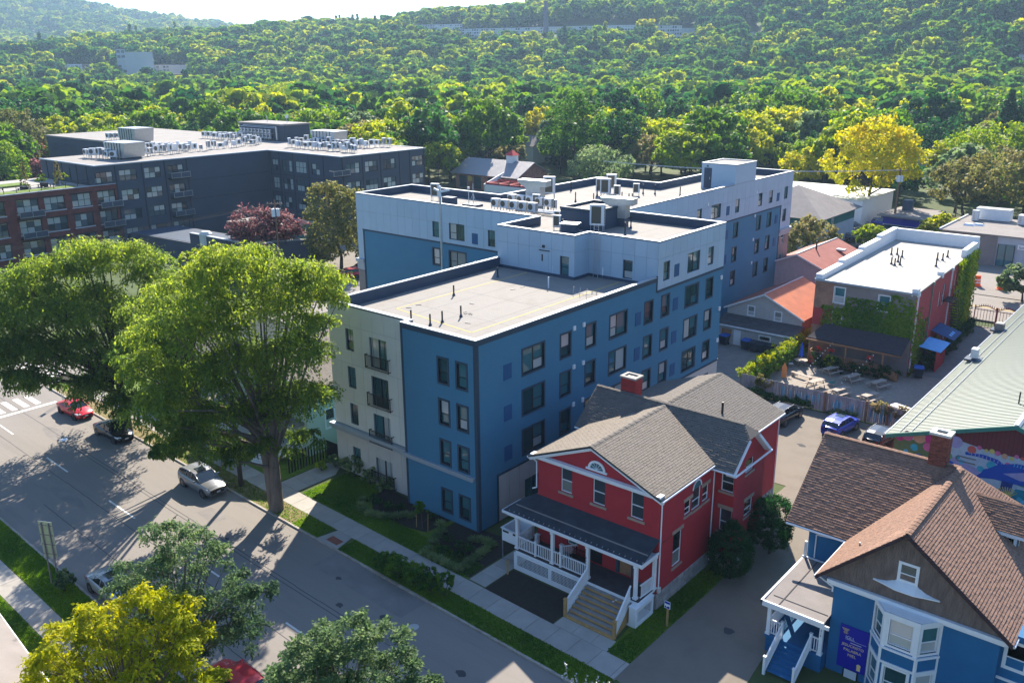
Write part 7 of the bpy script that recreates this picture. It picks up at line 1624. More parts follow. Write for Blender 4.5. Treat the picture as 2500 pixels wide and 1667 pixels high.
# ------------------------------------------------------------------ poles and wires
def pole(label,loc,h,arms=(),r=.16,trans=0,lamp=None,mk='pole',cat='utility pole',rz=0.):
    t=thing('utility_pole',label,cat,None,loc,rz);b=MB();b.tube((0,0,-.2),(0,0,h),r,r*.7,10);b.build('pole',mk,t)
    for z,l in arms:b=MB();b.box(-l/2,l/2,-.07,.07,z,z+.14);b.build('crossarm',mk,t);b=MB();[b.tube((x,0,z+.14),(x,0,z+.34),.045,n=5)for x in(-l*.45,-l*.2,l*.2,l*.45)];b.build('insulator','ceramic',t)
    for k in range(trans):a=2.1*k;b=MB();b.tube((.42*cos(a),.42*sin(a),h-2.6),(.42*cos(a),.42*sin(a),h-1.4),.3,n=12);b.build('transformer','whitemetal',t)
    if lamp:b=MB();b.tube((0,0,lamp),(-1.2,0,lamp+.7),.05,n=5);b.tube((-1.2,0,lamp+.7),(-2.0,0,lamp+.6),.05,n=5);b.box(-2.6,-1.9,-.15,.15,lamp+.48,lamp+.64);b.build('lamp_arm','whitemetal',t)
    return t
P1=pole('dark brown utility pole on the verge by the street tree',(-20.45,-6.6,0),8.0,mk='barkdk',r=.2)
P2=pole('wooden pole with two white transformers and street lamp by the purple tree',(-79.8,40.5,0),12.5,((11.8,2.6),(10.9,2.0)),trans=3,lamp=5.0,rz=.6)
P3=pole('wooden pole with transformers in front of the small blue shop',(-15.5,141.1,0),12.5,((12.0,2.6),),trans=3,rz=.6,r=.24)
P4=pole('tall slim silver lamp pole rising between the two blocks',(-27.2,24.5,0),20.0,mk='galv',r=.16,cat='lamp pole');b=MB();b.tube((0,0,20.0),(.9,.5,20.2),.12,n=6);b.tube((0,0,20.0),(-.7,-.2,20.3),.12,n=6);b.tube((0,0,19.4),(0,0,20.6),.14,n=6);b.build('lamp_head','whitemetal',P4)
P5=pole('wooden pole with crossarms among the trees behind the penthouse',(*at(1690+165,372)[:2],0),14,((13,3),(12,3),(11,3)),trans=1,rz=.4)
P6=pole('thin utility pole standing at the corner of the grey building',(*at(2329,552)[:2],0),7,r=.12)
def wires(label,p,q,n=3,sag=1.2,gap=.8,r=.018,mk='black'):
    t=thing('power_line',label,'power line');p,q=Vector(p),Vector(q);d=(q-p).normalized();s=Vector((-d.y,d.x,0))*gap
    for k in range(n):
        b=MB();a,c=p+s*(k-(n-1)/2),q+s*(k-(n-1)/2);m_=10
        for i in range(m_):t0,t1=i/m_,(i+1)/m_;b.tube(a.lerp(c,t0)-Vector((0,0,4*sag*t0*(1-t0))),a.lerp(c,t1)-Vector((0,0,4*sag*t1*(1-t1))),r,n=4,cap=False)
        b.build('wire',mk,t)
wires('pale power wires from the blue shop pole towards the left',(-15.5,141,12.2),(-70,118,12.5),2,1.0,.9,.03,'whitemetal')
wires('dark power wires strung behind the stair penthouse',(*at(1855,372)[:2],13.2),(*at(1760,352)[:2],14),4,1.5,.7,.03);wires('dark power wires running right from the pole behind the penthouse',(*at(1855,372)[:2],12.2),(-15.5,141,12.2),2,1.5,.8,.02)
wires('power wires between the pole by the purple tree and the cross street',(-79.8,40.5,12),(-79.8,-20,12),3,1.0)
# ------------------------------------------------------------------ buildings on the hillside
def far_pt(u,v,r):
    """ground position at a distance along the photo ray's heading"""
    d=ray(u,v);h=math.hypot(d[0],d[1]);x,y=CAM[0]+d[0]/h*r,CAM[1]+d[1]/h*r;return float(x),float(y),float(CAM[2]+d[2]/h*r)
CLEAR=[]
def block_building(label,u0,u1,v_top,v_base,r,depth,wall,roof='lightroof',nwin=0,floors=0,r1=None,cat='building'):
    """rectangular building whose near face runs between two headings"""
    best=min(((abs(far_pt(u0,v_base,q)[2]-tz(*far_pt(u0,v_base,q)[:2])),q)for q in range(560,1330,10)))
    r=best[1];zq=tz(*far_pt(u0,v_base,r)[:2]);r1=min(((abs(tz(*far_pt(u1,v_base,q)[:2])-zq),q)for q in range(max(560,r-160),r+170,10)))[1]if u1-u0>80 else r
    p=far_pt(u0,v_top,r);q=far_pt(u1,v_top,r1);zt=p[2];zb=far_pt(u0,v_base,r)[2]
    zb=min(zb,tz(p[0],p[1])-1,tz(q[0],q[1])-1,zt-4)
    t=thing('building',label,cat);d=Vector((q[0]-p[0],q[1]-p[1]));L_=d.length;d.normalize();f=Fr((p[0],p[1]),(d.x,d.y));n=-f.N*depth
    a,b_=Vector((p[0],p[1])),Vector((q[0],q[1]));n2=Vector((n.x,n.y));b=MB();b.prism([tuple(a),tuple(b_),tuple(b_+n2),tuple(a+n2)],zb,zt);b.build('wall',wall,t)
    b=MB();b.prism([tuple(a-d*.3),tuple(b_+d*.3),tuple(b_+n2+d*.3),tuple(a+n2-d*.3)],zt,zt+.4);b.build('roof',roof,t)
    if nwin:
        fh=(zt-far_pt(u0,v_base,r)[2])/floors;me=MB().box(0,L_/nwin*.72,-.12,.02,0,fh*.55).mesh('window','glass_loft')
        for j in range(floors):
            for i in range(nwin):put('window',me,t,mtx=f.mtx(i*L_/nwin+L_/nwin*.14,zt-(j+1)*fh+fh*.28,.0))
    CLEAR.append((p,q,r));return t
block_building('pale stepped tower of the hillside hospital, tallest block',302,372,128,205,640,30,'hosp',nwin=0)
block_building('slender bluish stair tower of the hillside hospital',282,304,121,205,636,12,'palegrey',nwin=2,floors=7)
block_building('low grey left wing of the hillside hospital',162,284,159,190,645,25,'taupe',nwin=16,floors=3)
block_building('low right wing of the hillside hospital with brick panels',372,486,160,186,650,30,'palegrey',nwin=14,floors=3)
block_building('long brick front block below the hospital right wing',370,450,183,203,620,14,'brickorg',nwin=12,floors=2)
block_building('white end block of the hospital left wing',162,200,158,192,638,8,'white',nwin=4,floors=3)
block_building('white factory block at the left end of the hillside works',1008,1128,62,86,970,30,'factory',nwin=20,floors=4)
block_building('very long pale factory with rows of windows on the hill',1128,1600,72,92,985,30,'factory',nwin=75,floors=3)
block_building('taller pale factory hall at the right end of the long works',1600,1665,64,96,985,28,'factory',nwin=11,floors=4)
block_building('plain windowless pale hall ending the long works',1665,1705,70,92,985,30,'palegrey')
block_building('dark glass building on the ridge above the factory',1315,1385,25,33,1230,20,'palegrey');block_building('low pale buildings on the ridge top',1450,1520,20,27,1240,20,'white',nwin=6,floors=1)
block_building('white building on the ridge near the skyline at the centre right',1555,1580,20,27,1235,15,'white')
block_building('grey building in the trees right of the factory',1820,1860,80,90,930,15,'palegrey',nwin=4,floors=2)
block_building('dark institutional building at the far left hillside',60,135,114,126,900,20,'taupe',nwin=10,floors=2)
block_building('tall grey banded tower at the right picture edge',2488,2530,135,190,640,20,'palegrey',nwin=4,floors=12)
x,y,z=far_pt(1333,5,940);t=thing('smokestack','tall slim brick chimney stack in front of the long hillside factory','chimney stack',None,(x,y,tz(x,y)-2));b=MB();hh=z-tz(x,y)+2;b.tube((0,0,0),(0,0,hh),2.9,1.9,14);b.build('shaft','stack',t);b=MB();b.tube((0,0,hh),(0,0,hh+.8),2.3,n=14);b.build('rim','greyroof',t)
for i,(u,vt)in enumerate(((1728,55),(1738,50),(1752,58),(1762,48),(1812,62))):
    x,y,z=far_pt(u,vt,900);t=thing('utility_pole','thin tall power pole in the cleared strip on the right hillside','utility pole','power poles on the hillside',(x,y,tz(x,y)-1));b=MB();b.tube((0,0,0),(0,0,max(8,z-tz(x,y))),.35,.25,6);b.build('pole','whitemetal',t)
# ------------------------------------------------------------------ trees
def make_tree(kind,seed,R,H,z0,nclump,per,ln,wd,flat=.75,droop=0.,lobes=7,rs=(.10,.19),lob=.38,fill=.25,cone=False,column=False,weep=0.):
    rng=np.random.default_rng(seed)
    if cone:
        n=nclump;t=rng.random(n)**.8;a=rng.random(n)*2*pi;rad=R*(1-t)*(.45+.55*rng.random(n)**.5)+.15
        c=np.stack([rad*np.cos(a),rad*np.sin(a),z0+t*H-rad*.25],-1);r=(.10+.10*rng.random(n))*R*(1.25-t*.7)
    else:
        c,r=crown_clumps(nclump,R,H,z0,rng,lobes,lob,fill,rmin=rs[0],rmax=rs[1])
        if weep:e=np.clip(np.hypot(c[:,0],c[:,1])/R-.55,0,1);c[:,2]-=e*weep*H
    h=(c[:,2]-z0)/H
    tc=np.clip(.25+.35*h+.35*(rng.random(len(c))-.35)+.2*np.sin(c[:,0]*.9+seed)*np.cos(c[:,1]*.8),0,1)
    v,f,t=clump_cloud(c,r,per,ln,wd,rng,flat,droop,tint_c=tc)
    return v,f,t
def leafobj(name,vft,mk):return arr_mesh(name,vft[0],vft[1],[mk],tint=vft[2])
def trunk_mesh(h,r,R,seed,n=6,mk='bark',h0=.45,n2=2):
    b=MB();limbs(b,(0,0,-.3),(0,0,h),r,R,np.random.default_rng(seed),n,.7,h0,n2);return b.mesh('trunk',mk,smooth=True)
def sprays(c,r,per,seg,ln,wd,rng,droop=.5):
    """feathery sprays: short hanging chains of leaflets starting on clump surfaces"""
    n=len(c)*per;C,Rr=np.repeat(c,per,0),np.repeat(r,per);d=unit(rng.normal(size=(n,3)));d[:,2]=np.abs(d[:,2])*.6-.1;d=unit(d)
    p=C+d*(Rr*.5*rng.random(n))[:,None]*[1,1,.6];dirn=d.copy();step=Rr*.22;P=[];A=[];N=[]
    for s in range(seg):
        q=p+dirn*step[:,None];P.append((p+q)/2+rng.normal(size=(n,3))*.04);A.append(unit(dirn+rng.normal(size=(n,3))*.45));N.append(unit(np.cross(np.cross(dirn,[0,0,1.]),dirn)+rng.normal(size=(n,3))*.4+[0,0,.25]));p=q
        dirn=dirn.copy();dirn[:,2]-=droop*(.5+rng.random(n)*.7);dirn=unit(dirn)
    P=np.concatenate(P);A=np.concatenate(A);N=np.concatenate(N);m_=len(P)
    return leaves(P,N,A,ln*(.7+.6*rng.random(m_)),wd*(.7+.6*rng.random(m_)),rng),np.tile(np.arange(n)//per,seg)
def big_tree(label,loc,R,H,z0,nclump,per,seg,ln,wd,mk,seed,trunkr=.35,trunkh=None,lobes=9,weep=.15,droop=.45,n=8,stems=1,lean=(0,0),barkm='bark',group=None,rs=(.10,.19),fill=.25,th0=.4,name='street_tree'):
    rng=np.random.default_rng(seed);c,r=crown_clumps(nclump,R,H,z0,rng,lobes,.16,fill,rmin=rs[0],rmax=rs[1],amp=.62)
    e=np.clip(np.hypot(c[:,0],c[:,1])/R-.5,0,1);c[:,2]-=e*weep*H;c[:,0]+=lean[0]*(c[:,2]/(z0+H));c[:,1]+=lean[1]*(c[:,2]/(z0+H))
    (v,f),ci=sprays(c,r,per,seg,ln,wd,rng,droop)
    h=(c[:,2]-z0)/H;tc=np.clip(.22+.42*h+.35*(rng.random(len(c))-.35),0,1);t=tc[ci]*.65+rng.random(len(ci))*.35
    root=thing(name,label,'tree',group,(*loc,0));put('crown',arr_mesh('crown',v,f,[mk],tint=t),root)
    th=trunkh or z0+H*.6;b=MB()
    for s in range(stems):
        limbs(b,(.25*s,0,-.2),(lean[0]*.5+(s-.5*(stems-1))*2.2,lean[1]*.5+(s*.8),th),trunkr*(.85 if stems>1 else 1),R,rng,n,.72,th0,3)
    b.build('trunk',barkm,root,smooth=True);return root
TREES_XY=[]
def lobe_tree(label,base,lobes,dist,cl,per,seg,ln,wd,mk,seed,h,r,stems=1,lean=(0,0),barkm='bark',weep=.5,jit=2.4,cs=(.30,.42),flat=.72,top=None):
    """crown built from separate foliage masses seen at (u, v) with radius in metres, set round the trunk"""
    rng=np.random.default_rng(seed);C_,R_,H_=[],[],[];zs=[]
    for k,(u,v,rad)in enumerate(lobes):
        for side in(-1,1):
            off=side*jit*(.35+.65*rng.random());d=ray(u,v);hh=math.hypot(d[0],d[1]);c0=CAM+d/hh*(dist+off)
            n=max(5,int(cl*(rad/3)**1.6));dd=unit(rng.normal(size=(n,3)));dd[:,2]=np.where(dd[:,2]<-.35,-dd[:,2],dd[:,2])
            C_.append(c0+dd*np.array([1,1,flat])*rad*(.55+.45*rng.random(n))[:,None]);R_.append(rad*(cs[0]+(cs[1]-cs[0])*rng.random(n)));H_.append(np.full(n,k)+0.)
    c=np.concatenate(C_);r_=np.concatenate(R_);c[:,:2]-=np.array(base);keep=c[:,2]>1.0;c,r_=c[keep],r_[keep]
    (v1,f1),ci=sprays(c,r_,per,seg,ln,wd,rng,weep);z0,z1=c[:,2].min(),c[:,2].max();hn=(c[:,2]-z0)/(z1-z0)
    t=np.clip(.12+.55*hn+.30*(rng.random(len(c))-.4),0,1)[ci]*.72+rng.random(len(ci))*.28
    root=thing('street_tree',label,'tree',None,(*base,0));put('crown',arr_mesh('crown',v1,f1,[mk],tint=t),root);b=MB()
    for s_ in range(stems):
        tp=Vector((lean[0]+(s_-.5*(stems-1))*2.6,lean[1]+s_*.8,h));b.tube((.25*s_,0,-.2),(.25*s_+tp.x*.15,tp.y*.15,h*.28),r*1.15,r*.9,10,cap=False);b.tube((.25*s_+tp.x*.15,tp.y*.15,h*.28),(tp.x*.55,tp.y*.55,h*.6),r*.9,r*.6,9,cap=False);b.tube((tp.x*.55,tp.y*.55,h*.6),tp,r*.6,r*.25,7,cap=False)
    for k in range(0,len(c),max(1,len(c)//60)):
        e=Vector(c[k]);s0=Vector((e.x*.12,e.y*.12,min(e.z*.72,h*(.35+.3*rng.random()))));m0=s0.lerp(e,.5)+Vector((0,0,.06*(e-s0).length));b.tube(s0,m0,r*.32,r*.18,6,cap=False);b.tube(m0,e,r*.18,r*.05,5,cap=False)
    b.build('trunk',barkm,root,smooth=True);return root
hd=lambda p:math.hypot(p[0]-CAM[0],p[1]-CAM[1])
B1,B2,B3,B4,B5,B6=(-14.9,-7.2),(-38.5,-6.9),(-27,-6.2),(.1,-23.4),(2.4,-27.6),(12.4,-23.6)
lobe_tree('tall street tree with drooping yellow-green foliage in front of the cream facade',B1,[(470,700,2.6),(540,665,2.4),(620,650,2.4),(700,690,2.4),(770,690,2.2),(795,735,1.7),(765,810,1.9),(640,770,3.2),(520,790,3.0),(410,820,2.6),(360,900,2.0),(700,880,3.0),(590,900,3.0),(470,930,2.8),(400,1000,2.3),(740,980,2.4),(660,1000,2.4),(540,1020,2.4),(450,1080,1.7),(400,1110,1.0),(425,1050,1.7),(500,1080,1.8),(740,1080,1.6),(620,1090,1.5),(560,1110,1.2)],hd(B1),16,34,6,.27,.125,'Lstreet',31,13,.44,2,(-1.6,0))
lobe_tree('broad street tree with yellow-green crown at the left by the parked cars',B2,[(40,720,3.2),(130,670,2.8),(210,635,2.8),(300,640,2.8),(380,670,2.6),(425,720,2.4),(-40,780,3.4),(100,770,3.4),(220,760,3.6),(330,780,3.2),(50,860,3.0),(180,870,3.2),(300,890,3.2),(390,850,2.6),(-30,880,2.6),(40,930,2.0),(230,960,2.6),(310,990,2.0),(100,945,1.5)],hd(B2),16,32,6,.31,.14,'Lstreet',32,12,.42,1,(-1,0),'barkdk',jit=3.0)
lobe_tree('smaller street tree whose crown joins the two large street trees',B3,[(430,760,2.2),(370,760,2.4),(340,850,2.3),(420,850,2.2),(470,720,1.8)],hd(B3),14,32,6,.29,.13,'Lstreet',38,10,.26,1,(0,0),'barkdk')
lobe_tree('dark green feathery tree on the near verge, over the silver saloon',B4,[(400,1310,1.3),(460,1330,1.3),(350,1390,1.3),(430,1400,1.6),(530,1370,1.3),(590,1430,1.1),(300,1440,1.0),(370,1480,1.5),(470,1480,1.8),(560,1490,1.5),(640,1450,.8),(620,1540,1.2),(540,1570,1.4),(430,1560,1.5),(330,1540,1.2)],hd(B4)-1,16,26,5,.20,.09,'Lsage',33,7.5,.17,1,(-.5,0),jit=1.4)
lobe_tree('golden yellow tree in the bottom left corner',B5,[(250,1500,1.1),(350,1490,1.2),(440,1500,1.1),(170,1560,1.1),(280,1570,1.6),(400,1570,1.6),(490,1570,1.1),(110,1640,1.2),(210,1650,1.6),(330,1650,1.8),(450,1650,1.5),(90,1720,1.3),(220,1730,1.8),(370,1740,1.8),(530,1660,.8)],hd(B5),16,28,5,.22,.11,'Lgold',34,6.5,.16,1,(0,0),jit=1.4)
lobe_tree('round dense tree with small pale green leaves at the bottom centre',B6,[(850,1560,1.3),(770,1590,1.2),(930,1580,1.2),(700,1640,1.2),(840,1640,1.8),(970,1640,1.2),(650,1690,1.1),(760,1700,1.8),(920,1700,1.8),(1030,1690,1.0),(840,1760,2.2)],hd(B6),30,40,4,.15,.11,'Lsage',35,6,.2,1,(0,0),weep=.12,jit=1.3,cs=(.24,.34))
big_tree('leafy shrub tree cut off by the left picture edge',(-32.6,-24.6),2.3,4.2,.4,60,34,4,.2,.13,'Lmid',36,.1,3,6,.05,.2,5,1)
big_tree('purple leaved tree in front of the dark loft building',(-86.5,43.0),7.6,10.6,.8,150,28,4,.42,.30,'Lpurple',37,.3,7,8,.1,.2,8,1,barkm='barkdk',rs=(.12,.2))
def proto_tree(kind,label,mk,seed,**k):
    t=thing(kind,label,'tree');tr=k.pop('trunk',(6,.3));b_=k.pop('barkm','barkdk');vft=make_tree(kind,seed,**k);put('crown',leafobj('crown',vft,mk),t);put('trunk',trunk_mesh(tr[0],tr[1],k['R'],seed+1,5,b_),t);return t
def spot(u,vb):x,y,_=at(u,vb,0);return x,y
t=proto_tree('columnar_tree','tall columnar dark green tree between the loft building and the blue block','Lolive',41,R=5.3,H=19.4,z0=-3.0,nclump=270,per=34,ln=.5,wd=.36,lobes=9,rs=(.16,.3),trunk=(12,.3));t.location=(-76.2,50,0)
mids=[]
def mid(label,u,vb,R,H,mk,seed,z0=None,kind='tree',**k):
    x,y=spot(u,vb);z0=z0 if z0 is not None else H*.12
    kk=dict(nclump=110,per=36,ln=.62,wd=.5,lobes=8,rs=(.13,.24));kk.update(k)
    t=proto_tree(kind,label,mk,seed,R=R,H=H-z0,z0=z0,trunk=(H*.6,R*.05),**kk);t.location=(x,y,0);TREES_XY.append((x,y,R));return t
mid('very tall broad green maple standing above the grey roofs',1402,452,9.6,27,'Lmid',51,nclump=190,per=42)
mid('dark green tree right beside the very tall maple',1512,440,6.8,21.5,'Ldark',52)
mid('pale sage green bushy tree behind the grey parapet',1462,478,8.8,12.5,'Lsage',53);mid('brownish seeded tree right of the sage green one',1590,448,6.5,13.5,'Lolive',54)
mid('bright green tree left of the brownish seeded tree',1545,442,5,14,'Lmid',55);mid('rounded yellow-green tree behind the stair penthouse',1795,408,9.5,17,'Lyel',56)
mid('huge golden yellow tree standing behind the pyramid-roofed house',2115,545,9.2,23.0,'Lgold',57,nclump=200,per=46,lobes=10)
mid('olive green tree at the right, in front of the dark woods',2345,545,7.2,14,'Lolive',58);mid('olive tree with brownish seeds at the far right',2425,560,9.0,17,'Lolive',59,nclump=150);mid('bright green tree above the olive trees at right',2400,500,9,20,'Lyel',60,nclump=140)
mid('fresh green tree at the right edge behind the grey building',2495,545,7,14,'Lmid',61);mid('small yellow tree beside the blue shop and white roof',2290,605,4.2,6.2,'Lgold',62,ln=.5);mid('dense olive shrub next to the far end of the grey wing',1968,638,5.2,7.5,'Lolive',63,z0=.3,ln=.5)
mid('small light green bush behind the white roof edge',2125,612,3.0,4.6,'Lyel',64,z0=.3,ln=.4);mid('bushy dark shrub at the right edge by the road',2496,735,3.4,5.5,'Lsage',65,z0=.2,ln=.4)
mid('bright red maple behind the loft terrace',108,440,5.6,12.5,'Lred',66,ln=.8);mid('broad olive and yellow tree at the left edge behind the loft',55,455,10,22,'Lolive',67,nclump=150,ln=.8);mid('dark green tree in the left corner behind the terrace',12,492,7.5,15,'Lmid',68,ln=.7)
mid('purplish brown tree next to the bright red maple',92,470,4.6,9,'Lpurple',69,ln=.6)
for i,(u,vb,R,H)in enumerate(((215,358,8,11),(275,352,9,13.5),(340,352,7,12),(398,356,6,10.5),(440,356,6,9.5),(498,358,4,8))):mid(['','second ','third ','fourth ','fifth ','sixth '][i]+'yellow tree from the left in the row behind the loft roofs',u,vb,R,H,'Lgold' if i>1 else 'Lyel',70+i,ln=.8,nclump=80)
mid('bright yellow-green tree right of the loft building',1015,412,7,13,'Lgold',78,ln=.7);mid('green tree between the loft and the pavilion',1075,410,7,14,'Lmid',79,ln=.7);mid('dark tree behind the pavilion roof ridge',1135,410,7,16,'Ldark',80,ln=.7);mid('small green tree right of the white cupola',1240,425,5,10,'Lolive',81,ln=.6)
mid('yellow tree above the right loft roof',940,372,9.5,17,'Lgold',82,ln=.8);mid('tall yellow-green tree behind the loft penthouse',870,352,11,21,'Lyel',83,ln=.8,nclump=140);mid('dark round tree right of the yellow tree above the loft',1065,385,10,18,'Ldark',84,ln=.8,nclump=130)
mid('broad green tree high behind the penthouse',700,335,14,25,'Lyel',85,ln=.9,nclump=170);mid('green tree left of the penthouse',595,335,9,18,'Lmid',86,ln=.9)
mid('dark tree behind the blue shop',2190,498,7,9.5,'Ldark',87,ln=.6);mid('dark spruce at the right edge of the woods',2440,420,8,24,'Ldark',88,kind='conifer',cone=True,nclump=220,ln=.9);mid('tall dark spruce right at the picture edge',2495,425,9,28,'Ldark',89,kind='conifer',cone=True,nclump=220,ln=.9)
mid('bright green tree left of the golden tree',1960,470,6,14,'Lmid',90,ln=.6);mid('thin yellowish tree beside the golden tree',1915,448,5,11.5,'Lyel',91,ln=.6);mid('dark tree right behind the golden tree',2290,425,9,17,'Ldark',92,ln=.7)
cp=proto_tree('cypress','slim clipped cypress on the roof terrace','Lolive',95,R=.8,H=4.6,z0=.2,nclump=60,per=22,ln=.3,wd=.22,cone=True,trunk=(3,.08));cp.location=(-131.5,24,11.85);cp['label']='slim clipped cypress left of the terrace tables'
dup(cp,(-128.2,28.5,11.85),1,'slim clipped cypress right of the terrace tables')
for i,(x,y,s)in enumerate(((-129.5,29.5,1.0),(-132,27,.8),(-134,14,.9),(-128,12,.6))):
    t=proto_tree('terrace_shrub',['yellowing shrub by the charcoal wall on the terrace','yellowing shrub left of the terrace cypress','loose green shrub in the left terrace bed','low green shrub nearest the terrace railing'][i],'Lyel',97+i,R=1.4*s,H=2.6*s,z0=.3,nclump=24,per=24,ln=.32,wd=.24,trunk=(1.5,.05));t.location=(x,y,11.9)
for i,(x,y,r,h)in enumerate(((16.9,6.3,1.55,4.0),(17.6,10.9,1.75,4.3))):
    rng=np.random.default_rng(200+i);c,rr_c=crown_clumps(420,r,h*1.3,-.9,rng,7,.5,.1,rmin=.12,rmax=.2);c=c[c[:,2]>.15];rr_c=rr_c[:len(c)]
    v,f,tt=clump_cloud(c,rr_c,34,.15,.07,rng,.9,-.6,tint_c=rng.random(len(c))*.5)
    t=thing('clipped_yew',['dense dark green clipped bush against the red house bay','dense dark green clipped bush at the rear corner of the red house'][i],'bush',None,(x,y,0));put('crown',arr_mesh('crown',v,f,['Ldark'],tint=tt),t);b=MB();b.tube((0,0,0),(0,0,h*.6),.12,.05);b.build('trunk','barkdk',t)
def bush(label,x,y,r,h,mk,seed,n=60,per=26,ln=.16,wd=.11,name='shrub',group=None,flat=1.0):
    rng=np.random.default_rng(seed);c,rc=crown_clumps(n,r,h,.02,rng,6,.4,.3,rmin=.14,rmax=.24);v,f,tt=clump_cloud(c,rc,per,ln,wd,rng,flat)
    t=thing(name,label,'shrub',group,(x,y,0));put('foliage',arr_mesh('foliage',v,f,[mk],tint=tt),t);b=MB();[b.tube((0,0,0),(r*.5*cos(k*1.3),r*.5*sin(k*1.3),h*.5),.025,.01,5)for k in range(5)];b.build('stem','barkdk',t);return t
for i,(x,y,r,h)in enumerate(((-1.6,-7.5,1.0,1.3),(-.3,-7.7,1.15,1.6),(1.1,-7.6,1.1,1.5),(2.4,-7.5,1.0,1.5),(3.5,-7.3,.7,1.9))):bush(['dark green verge shrub at the left end of the kerbside clump','dark green verge shrub, second from the left in the kerbside clump','dark green verge shrub in the middle of the kerbside clump','dark green verge shrub, second from the right in the kerbside clump','upright verge shrub at the right end of the kerbside clump'][i],x,y,r,h,'Lmid',300+i,group='shrubs on the kerbside verge')
for i,(u,v,r,h)in enumerate(((847,1150,.9,1.7),(868,1165,1.0,1.8),(905,1182,.8,1.5),(940,1200,.8,1.3),(820,1140,.7,1.2))):x,y,_=at(u,v);bush(['feathery shrub close to the cream wall, second from the left','large feathery shrub under the ground floor balcony','feathery shrub right of the ground floor balcony','low shrub near the dark corner strip','leftmost shrub beside the path along the cream wall'][i],x,y,r,h,'Lsage',320+i,45,group='shrubs along the cream facade')
zz=lambda u,v:(650+u*.3935,1050+v*.3935)
gt=None;rg=random.Random(3)
def grass_tuft(seed):
    rng=np.random.default_rng(seed);n=260;a=rng.random(n)*2*pi;el=.35+rng.random(n)*.9;L_=.32+.18*rng.random(n)
    d=np.stack([np.cos(a)*np.cos(el),np.sin(a)*np.cos(el),np.sin(el)],-1);P=d*(L_*.5)[:,None];N=unit(np.cross(d,rng.normal(size=(n,3))));v,f=leaves(P,N,d,L_,np.full(n,.035),rng);return arr_mesh('blades',v,f,['Lsage'],tint=.55+.45*rng.random(n))
tm=[grass_tuft(k)for k in range(3)]
for g_,(nm,pts_)in enumerate((('left bed',[(600,440),(590,475),(605,505),(640,525),(680,532),(715,540),(750,545),(785,545),(820,540),(860,532),(900,540)]),('right bed',[(1080,590),(1082,635),(1060,670),(1035,705),(1005,750),(985,772),(1030,792),(1070,808),(1110,830),(1150,852),(1190,868),(1230,852),(1262,825),(1300,800),(1335,770),(1365,748),(1395,722),(1370,700),(1330,690),(1290,690)]))):
    for i,q in enumerate(pts_):
        x,y,_=at(*zz(*q));t=thing('grass_tuft','pale ornamental grass tuft in the ring edging the '+nm,'grass tuft','grass tufts edging the '+nm,(x,y,0),rg.random()*6);put('blades',tm[i%3],t);t.scale=(1.45,1.45,1.1)
for i,q in enumerate(((700,470),(760,490),(1130,690),(1200,730),(1260,760),(1100,760),(1200,790),(830,500),(660,440),(1040,560))):x,y,_=at(*zz(*q));bush('low dark shrub inside the planting bed',x,y,.55,.6,'Ldark',340+i,24,22,.1,.08,group='low shrubs in the beds')
x,y,_=at(*zz(968,612));t=big_tree('young staked tree on the lawn between the beds',(x,y),.75,1.6,1.0,26,20,4,.12,.06,'Lmid',360,.03,1.8,5,.1,.3,5,1,name='sapling')
for k,q in enumerate(((932,600),(1003,628))):x,y,_=at(*zz(*q));s=thing('tree_stake',['wooden stake left of the young tree','wooden stake right of the young tree'][k],'stake',None,(x,y,0));b=MB();b.tube((0,0,0),(.08,0,1.5),.03,n=6);b.build('stake','timber',s)
x,y,_=at(*zz(345,250));bush('bright green strap-leaved plant beside the path corner',x,y,.6,.8,'Lyel',365,20,20,.4,.06)
x,y,_=at(165,1440);bush('dark bush at the foot of the road sign',x,y-.2,.8,1.6,'Lsage',366,50)
for k,(u,v)in enumerate(((555,1130),(650,1100))):x,y,_=at(u,v);bush(['dark shrub in front of the neighbour porch steps','dark green shrub between the neighbour house and the cream wall'][k],x,y,1.3,1.8,'Lmid',367+k,60)
x,y,_=at(1440,1665,1.2);t=thing('dry_flowers','tall dry flower stalks with pale seed heads at the bottom edge','plant',None,(x,y,0));b=MB();hd=MB();rg=random.Random(8)
for k in range(34):
    a,r=rg.random()*6.3,rg.random()*1.8;hx,hy,hz=r*cos(a)*1.4,r*sin(a)*.5,rg.uniform(.7,1.75);b.tube((hx*.8,hy*.8,0),(hx,hy,hz),.012,n=4)
    for j in range(4):hd.rbox((hx+rg.uniform(-.08,.08),hy+rg.uniform(-.08,.08),hz-rg.random()*.4),(.07,.05,.04),a)
b.build('stalks','tablewood',t);hd.build('seed_heads','ceramic',t)
